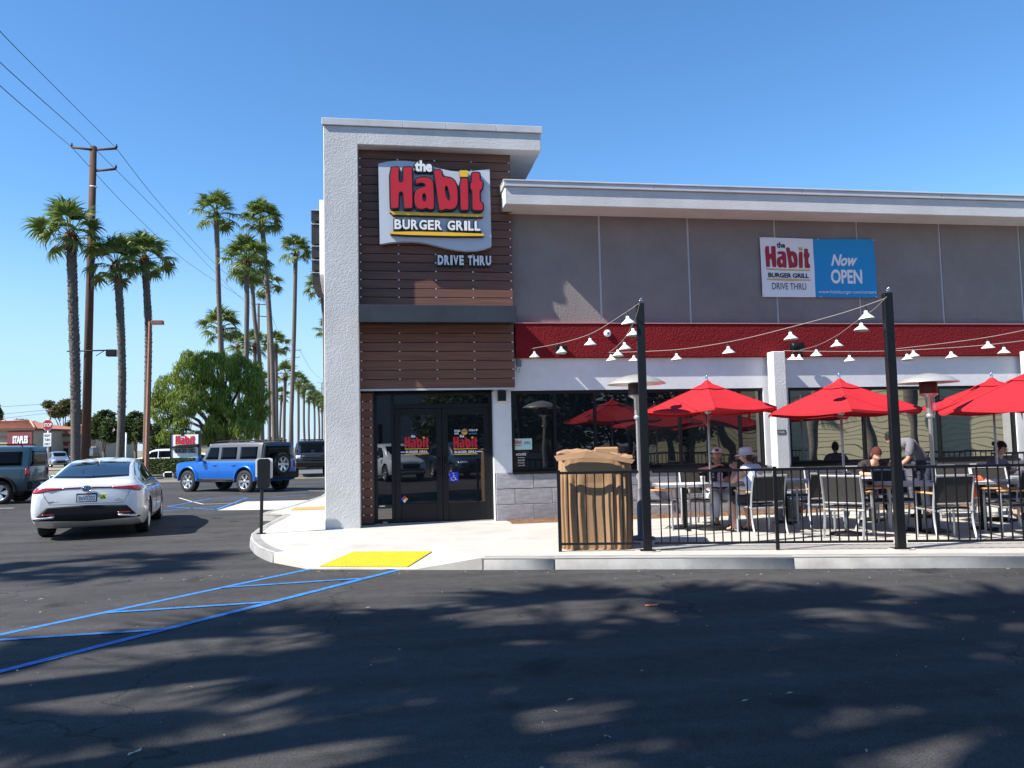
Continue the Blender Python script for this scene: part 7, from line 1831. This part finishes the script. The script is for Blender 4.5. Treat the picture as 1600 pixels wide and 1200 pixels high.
# ---- generic crossover for the far ones
def crossover(t, P, lowdetail=False):
    st = [(-2.25, .82, .40, .95, .66, 1.45), (-2.2, .88, .32, .98, .70, 1.52), (-2.0, .91, .26, 1.0, .72, 1.60), (-1.2, .92, .24, .99, .70, 1.67), (-.2, .92, .24, .97, .69, 1.68), (.3, .92, .24, .96, .68, 1.63), (.7, .92, .24, .95, .68, 1.45), (1.15, .91, .24, .94, .68, 1.12), (1.3, .91, .24, .93, .7, 1.05), (1.9, .88, .26, .86, .66, .95), (2.2, .78, .32, .72, .6, .80), (2.28, .62, .40, .6, .5, .66)]
    me = body_mesh('body', st, sec_sedan, P, (-1.35, 1.35), .40, .55, 3); bv_ = bvh_of(me); link('body', me, t); add_wheels(t, (-1.35, 1.35), .79, .35, W_SED)
    for axn, s_ in (('+y', 1), ('-y', -1)):
        patch('side_window', bv_, [(-.05, 1.02), (.85, 1.02)], [(-.05, 1.52), (.42, 1.47)], axn, M_DARKGLASS, t, .006, 6, 4); patch('side_window', bv_, [(-1.0, 1.03), (-.12, 1.02)], [(-1.0, 1.53), (-.12, 1.53)], axn, M_DARKGLASS, t, .006, 6, 4); patch('quarter_window', bv_, [(-1.85, 1.06), (-1.08, 1.04)], [(-1.6, 1.48), (-1.08, 1.52)], axn, M_DARKGLASS, t, .006, 6, 4)
        patch('headlight', bv_, [(s_*.45, .72), (s_*.74, .72)] if s_ > 0 else [(-.74, .72), (-.45, .72)], [(s_*.45, .80), (s_*.72, .82)] if s_ > 0 else [(-.72, .82), (-.45, .80)], '+x', M_LAMPW, t, .01, 5, 2)
        box_on('side_mirror', P, t, (.72, s_*.95, .98, .86, s_*1.12, 1.12), .03)
        patch('tail_lamp', bv_, [(s_*.6, .88), (s_*.80, .88)] if s_ > 0 else [(-.80, .88), (-.6, .88)], [(s_*.6, 1.0), (s_*.80, 1.0)] if s_ > 0 else [(-.80, 1.0), (-.6, 1.0)], '-x', M_LAMPR, t, .012, 5, 2)
    patch('windscreen', bv_, [(-.66, 1.16), (.66, 1.16)], [(-.56, 1.55), (.56, 1.55)], '+x', M_DARKGLASS, t, .006, 8, 6); patch('rear_window', bv_, [(-.62, 1.12), (.62, 1.12)], [(-.56, 1.45), (.56, 1.45)], '-x', M_DARKGLASS, t, .01, 8, 4)
    patch('grille', bv_, [(-.40, .50), (.40, .50)], [(-.45, .70), (.45, .70)], '+x', M_PLASTIC, t, .01, 8, 3); patch('lower_grille', bv_, [(-.6, .42), (.6, .42)], [(-.6, .47), (.6, .47)], '+x', M_PLASTIC, t, .012, 8, 1)
x1 = vehicle('parked_car', 'small silver blue crossover on the far street behind the stop sign', 'car', col(92, 88, 0), CY-PI+math.radians(35)); crossover(x1, P_SILVER)
x2 = vehicle('parked_car', 'white crossover partly hidden by the monument sign', 'car', col(250, 64, 0), CY+PI/2+math.radians(8)); crossover(x2, P_WHITE)
x2b = box_on('door_graphic', mat('graphic_yellow', (.7, .45, .05), .5), x2, (-.4, .925, .55, .5, .935, .85), .01)
# low pale yellow sedan behind the hedge
me = body_mesh('body', st, sec_sedan, P_CREAM, (-bw+.05, bw+.05), .375, .55, 3)
x3 = vehicle('parked_car', 'pale cream low sedan behind the clipped hedge', 'car', col(300, 55, 0), CY+PI/2+math.radians(6)); link('body', me, x3); add_wheels(x3, (-bw+.05, bw+.05), .805, .335, W_SED)
bz = bvh_of(me)
for axn in ('+y', '-y'):
    patch('side_window', bz, [(-1.05, .985), (-.05, .975)], [(-1.0, 1.22), (-.08, 1.385)], axn, M_DARKGLASS, x3, .004, 8, 4); patch('side_window', bz, [(.03, .972), (.98, .945)], [(.0, 1.385), (.42, 1.36)], axn, M_DARKGLASS, x3, .004, 8, 4)
patch('windscreen', bz, [(-.62, 1.06), (.62, 1.06)], [(-.52, 1.38), (.52, 1.38)], '+x', M_DARKGLASS, x3, .006, 8, 5)
# ---- black pickup, front three-quarter view
def pickup(t, P):
    L0, L1 = -2.9, 2.9
    st = [(L0, .90, .55, 1.25, .6, 1.27), (L0+.05, .97, .48, 1.28, .6, 1.29), (-1.25, .98, .45, 1.28, .6, 1.29), (-1.16, .98, .45, 1.28, .70, 1.50), (-1.08, .98, .45, 1.28, .76, 1.90), (-.4, .98, .45, 1.28, .78, 1.95), (.6, .98, .45, 1.28, .78, 1.94), (.85, .98, .45, 1.28, .76, 1.88), (1.35, .98, .45, 1.28, .72, 1.40), (1.45, .98, .45, 1.27, .6, 1.32), (2.5, .97, .48, 1.25, .6, 1.25), (2.8, .95, .5, 1.22, .6, 1.2), (L1, .90, .58, 1.1, .6, 1.1)]
    me = body_mesh('body', st, sec_box, P, (-1.75, 1.95), .50, .6, 3, 28); bv_ = bvh_of(me); link('body', me, t); add_wheels(t, (-1.75, 1.95), .86, .43, W_OFF)
    patch('windscreen', bv_, [(-.80, 1.36), (.80, 1.36)], [(-.66, 1.86), (.66, 1.86)], '+x', M_DARKGLASS, t, .008, 8, 6)
    for axn, s_ in (('+y', 1), ('-y', -1)):
        patch('side_window', bv_, [(.02, 1.34), (1.05, 1.34)], [(.02, 1.80), (.72, 1.80)], axn, M_DARKGLASS, t, .008, 6, 4); patch('side_window', bv_, [(-.98, 1.34), (-.06, 1.34)], [(-.95, 1.80), (-.06, 1.80)], axn, M_DARKGLASS, t, .008, 6, 4)
        patch('headlight', bv_, [(s_*.62, .98), (s_*.88, .98)] if s_ > 0 else [(-.88, .98), (-.62, .98)], [(s_*.62, 1.16), (s_*.88, 1.16)] if s_ > 0 else [(-.88, 1.16), (-.62, 1.16)], '+x', M_LAMPW, t, .015, 4, 3)
        box_on('side_mirror', P, t, (.95, s_*1.03, 1.33, 1.1, s_*1.28, 1.58), .04)
    patch('grille', bv_, [(-.58, .86), (.58, .86)], [(-.58, 1.16), (.58, 1.16)], '+x', M_PLASTIC, t, .02, 6, 3); box_on('front_bumper', M_PLASTIC, t, (L1-.1, -.95, .55, L1+.15, .95, .82), .04)
    for i in range(3): box_on('grille_bar', P_GREY, t, (L1+.0, -.56, .90+.09*i, L1+.03, .56, .93+.09*i), .004)
    box_on('roof_light_bar', M_PLASTIC, t, (.5, -.6, 1.97, .62, .6, 2.03), .01)
x4 = vehicle('parked_car', 'black pickup truck facing the camera, partly hidden by the white tower', 'truck', col(486, 46, 0), CY-PI+math.radians(16)); pickup(x4, P_BLACK)
# two parked cars behind the photographer, mirrored in the entrance
x5 = vehicle('parked_car', 'white crossover parked behind the photographer, mirrored in the left door', 'car', (.5, -7.5, 0), math.radians(70)); crossover(x5, P_WHITE)
x6 = vehicle('parked_car', 'dark blue crossover parked behind the photographer, mirrored in the right door', 'car', (3.6, -7.0, 0), math.radians(76)); crossover(x6, paint('car_navy', (.015, .03, .06)))
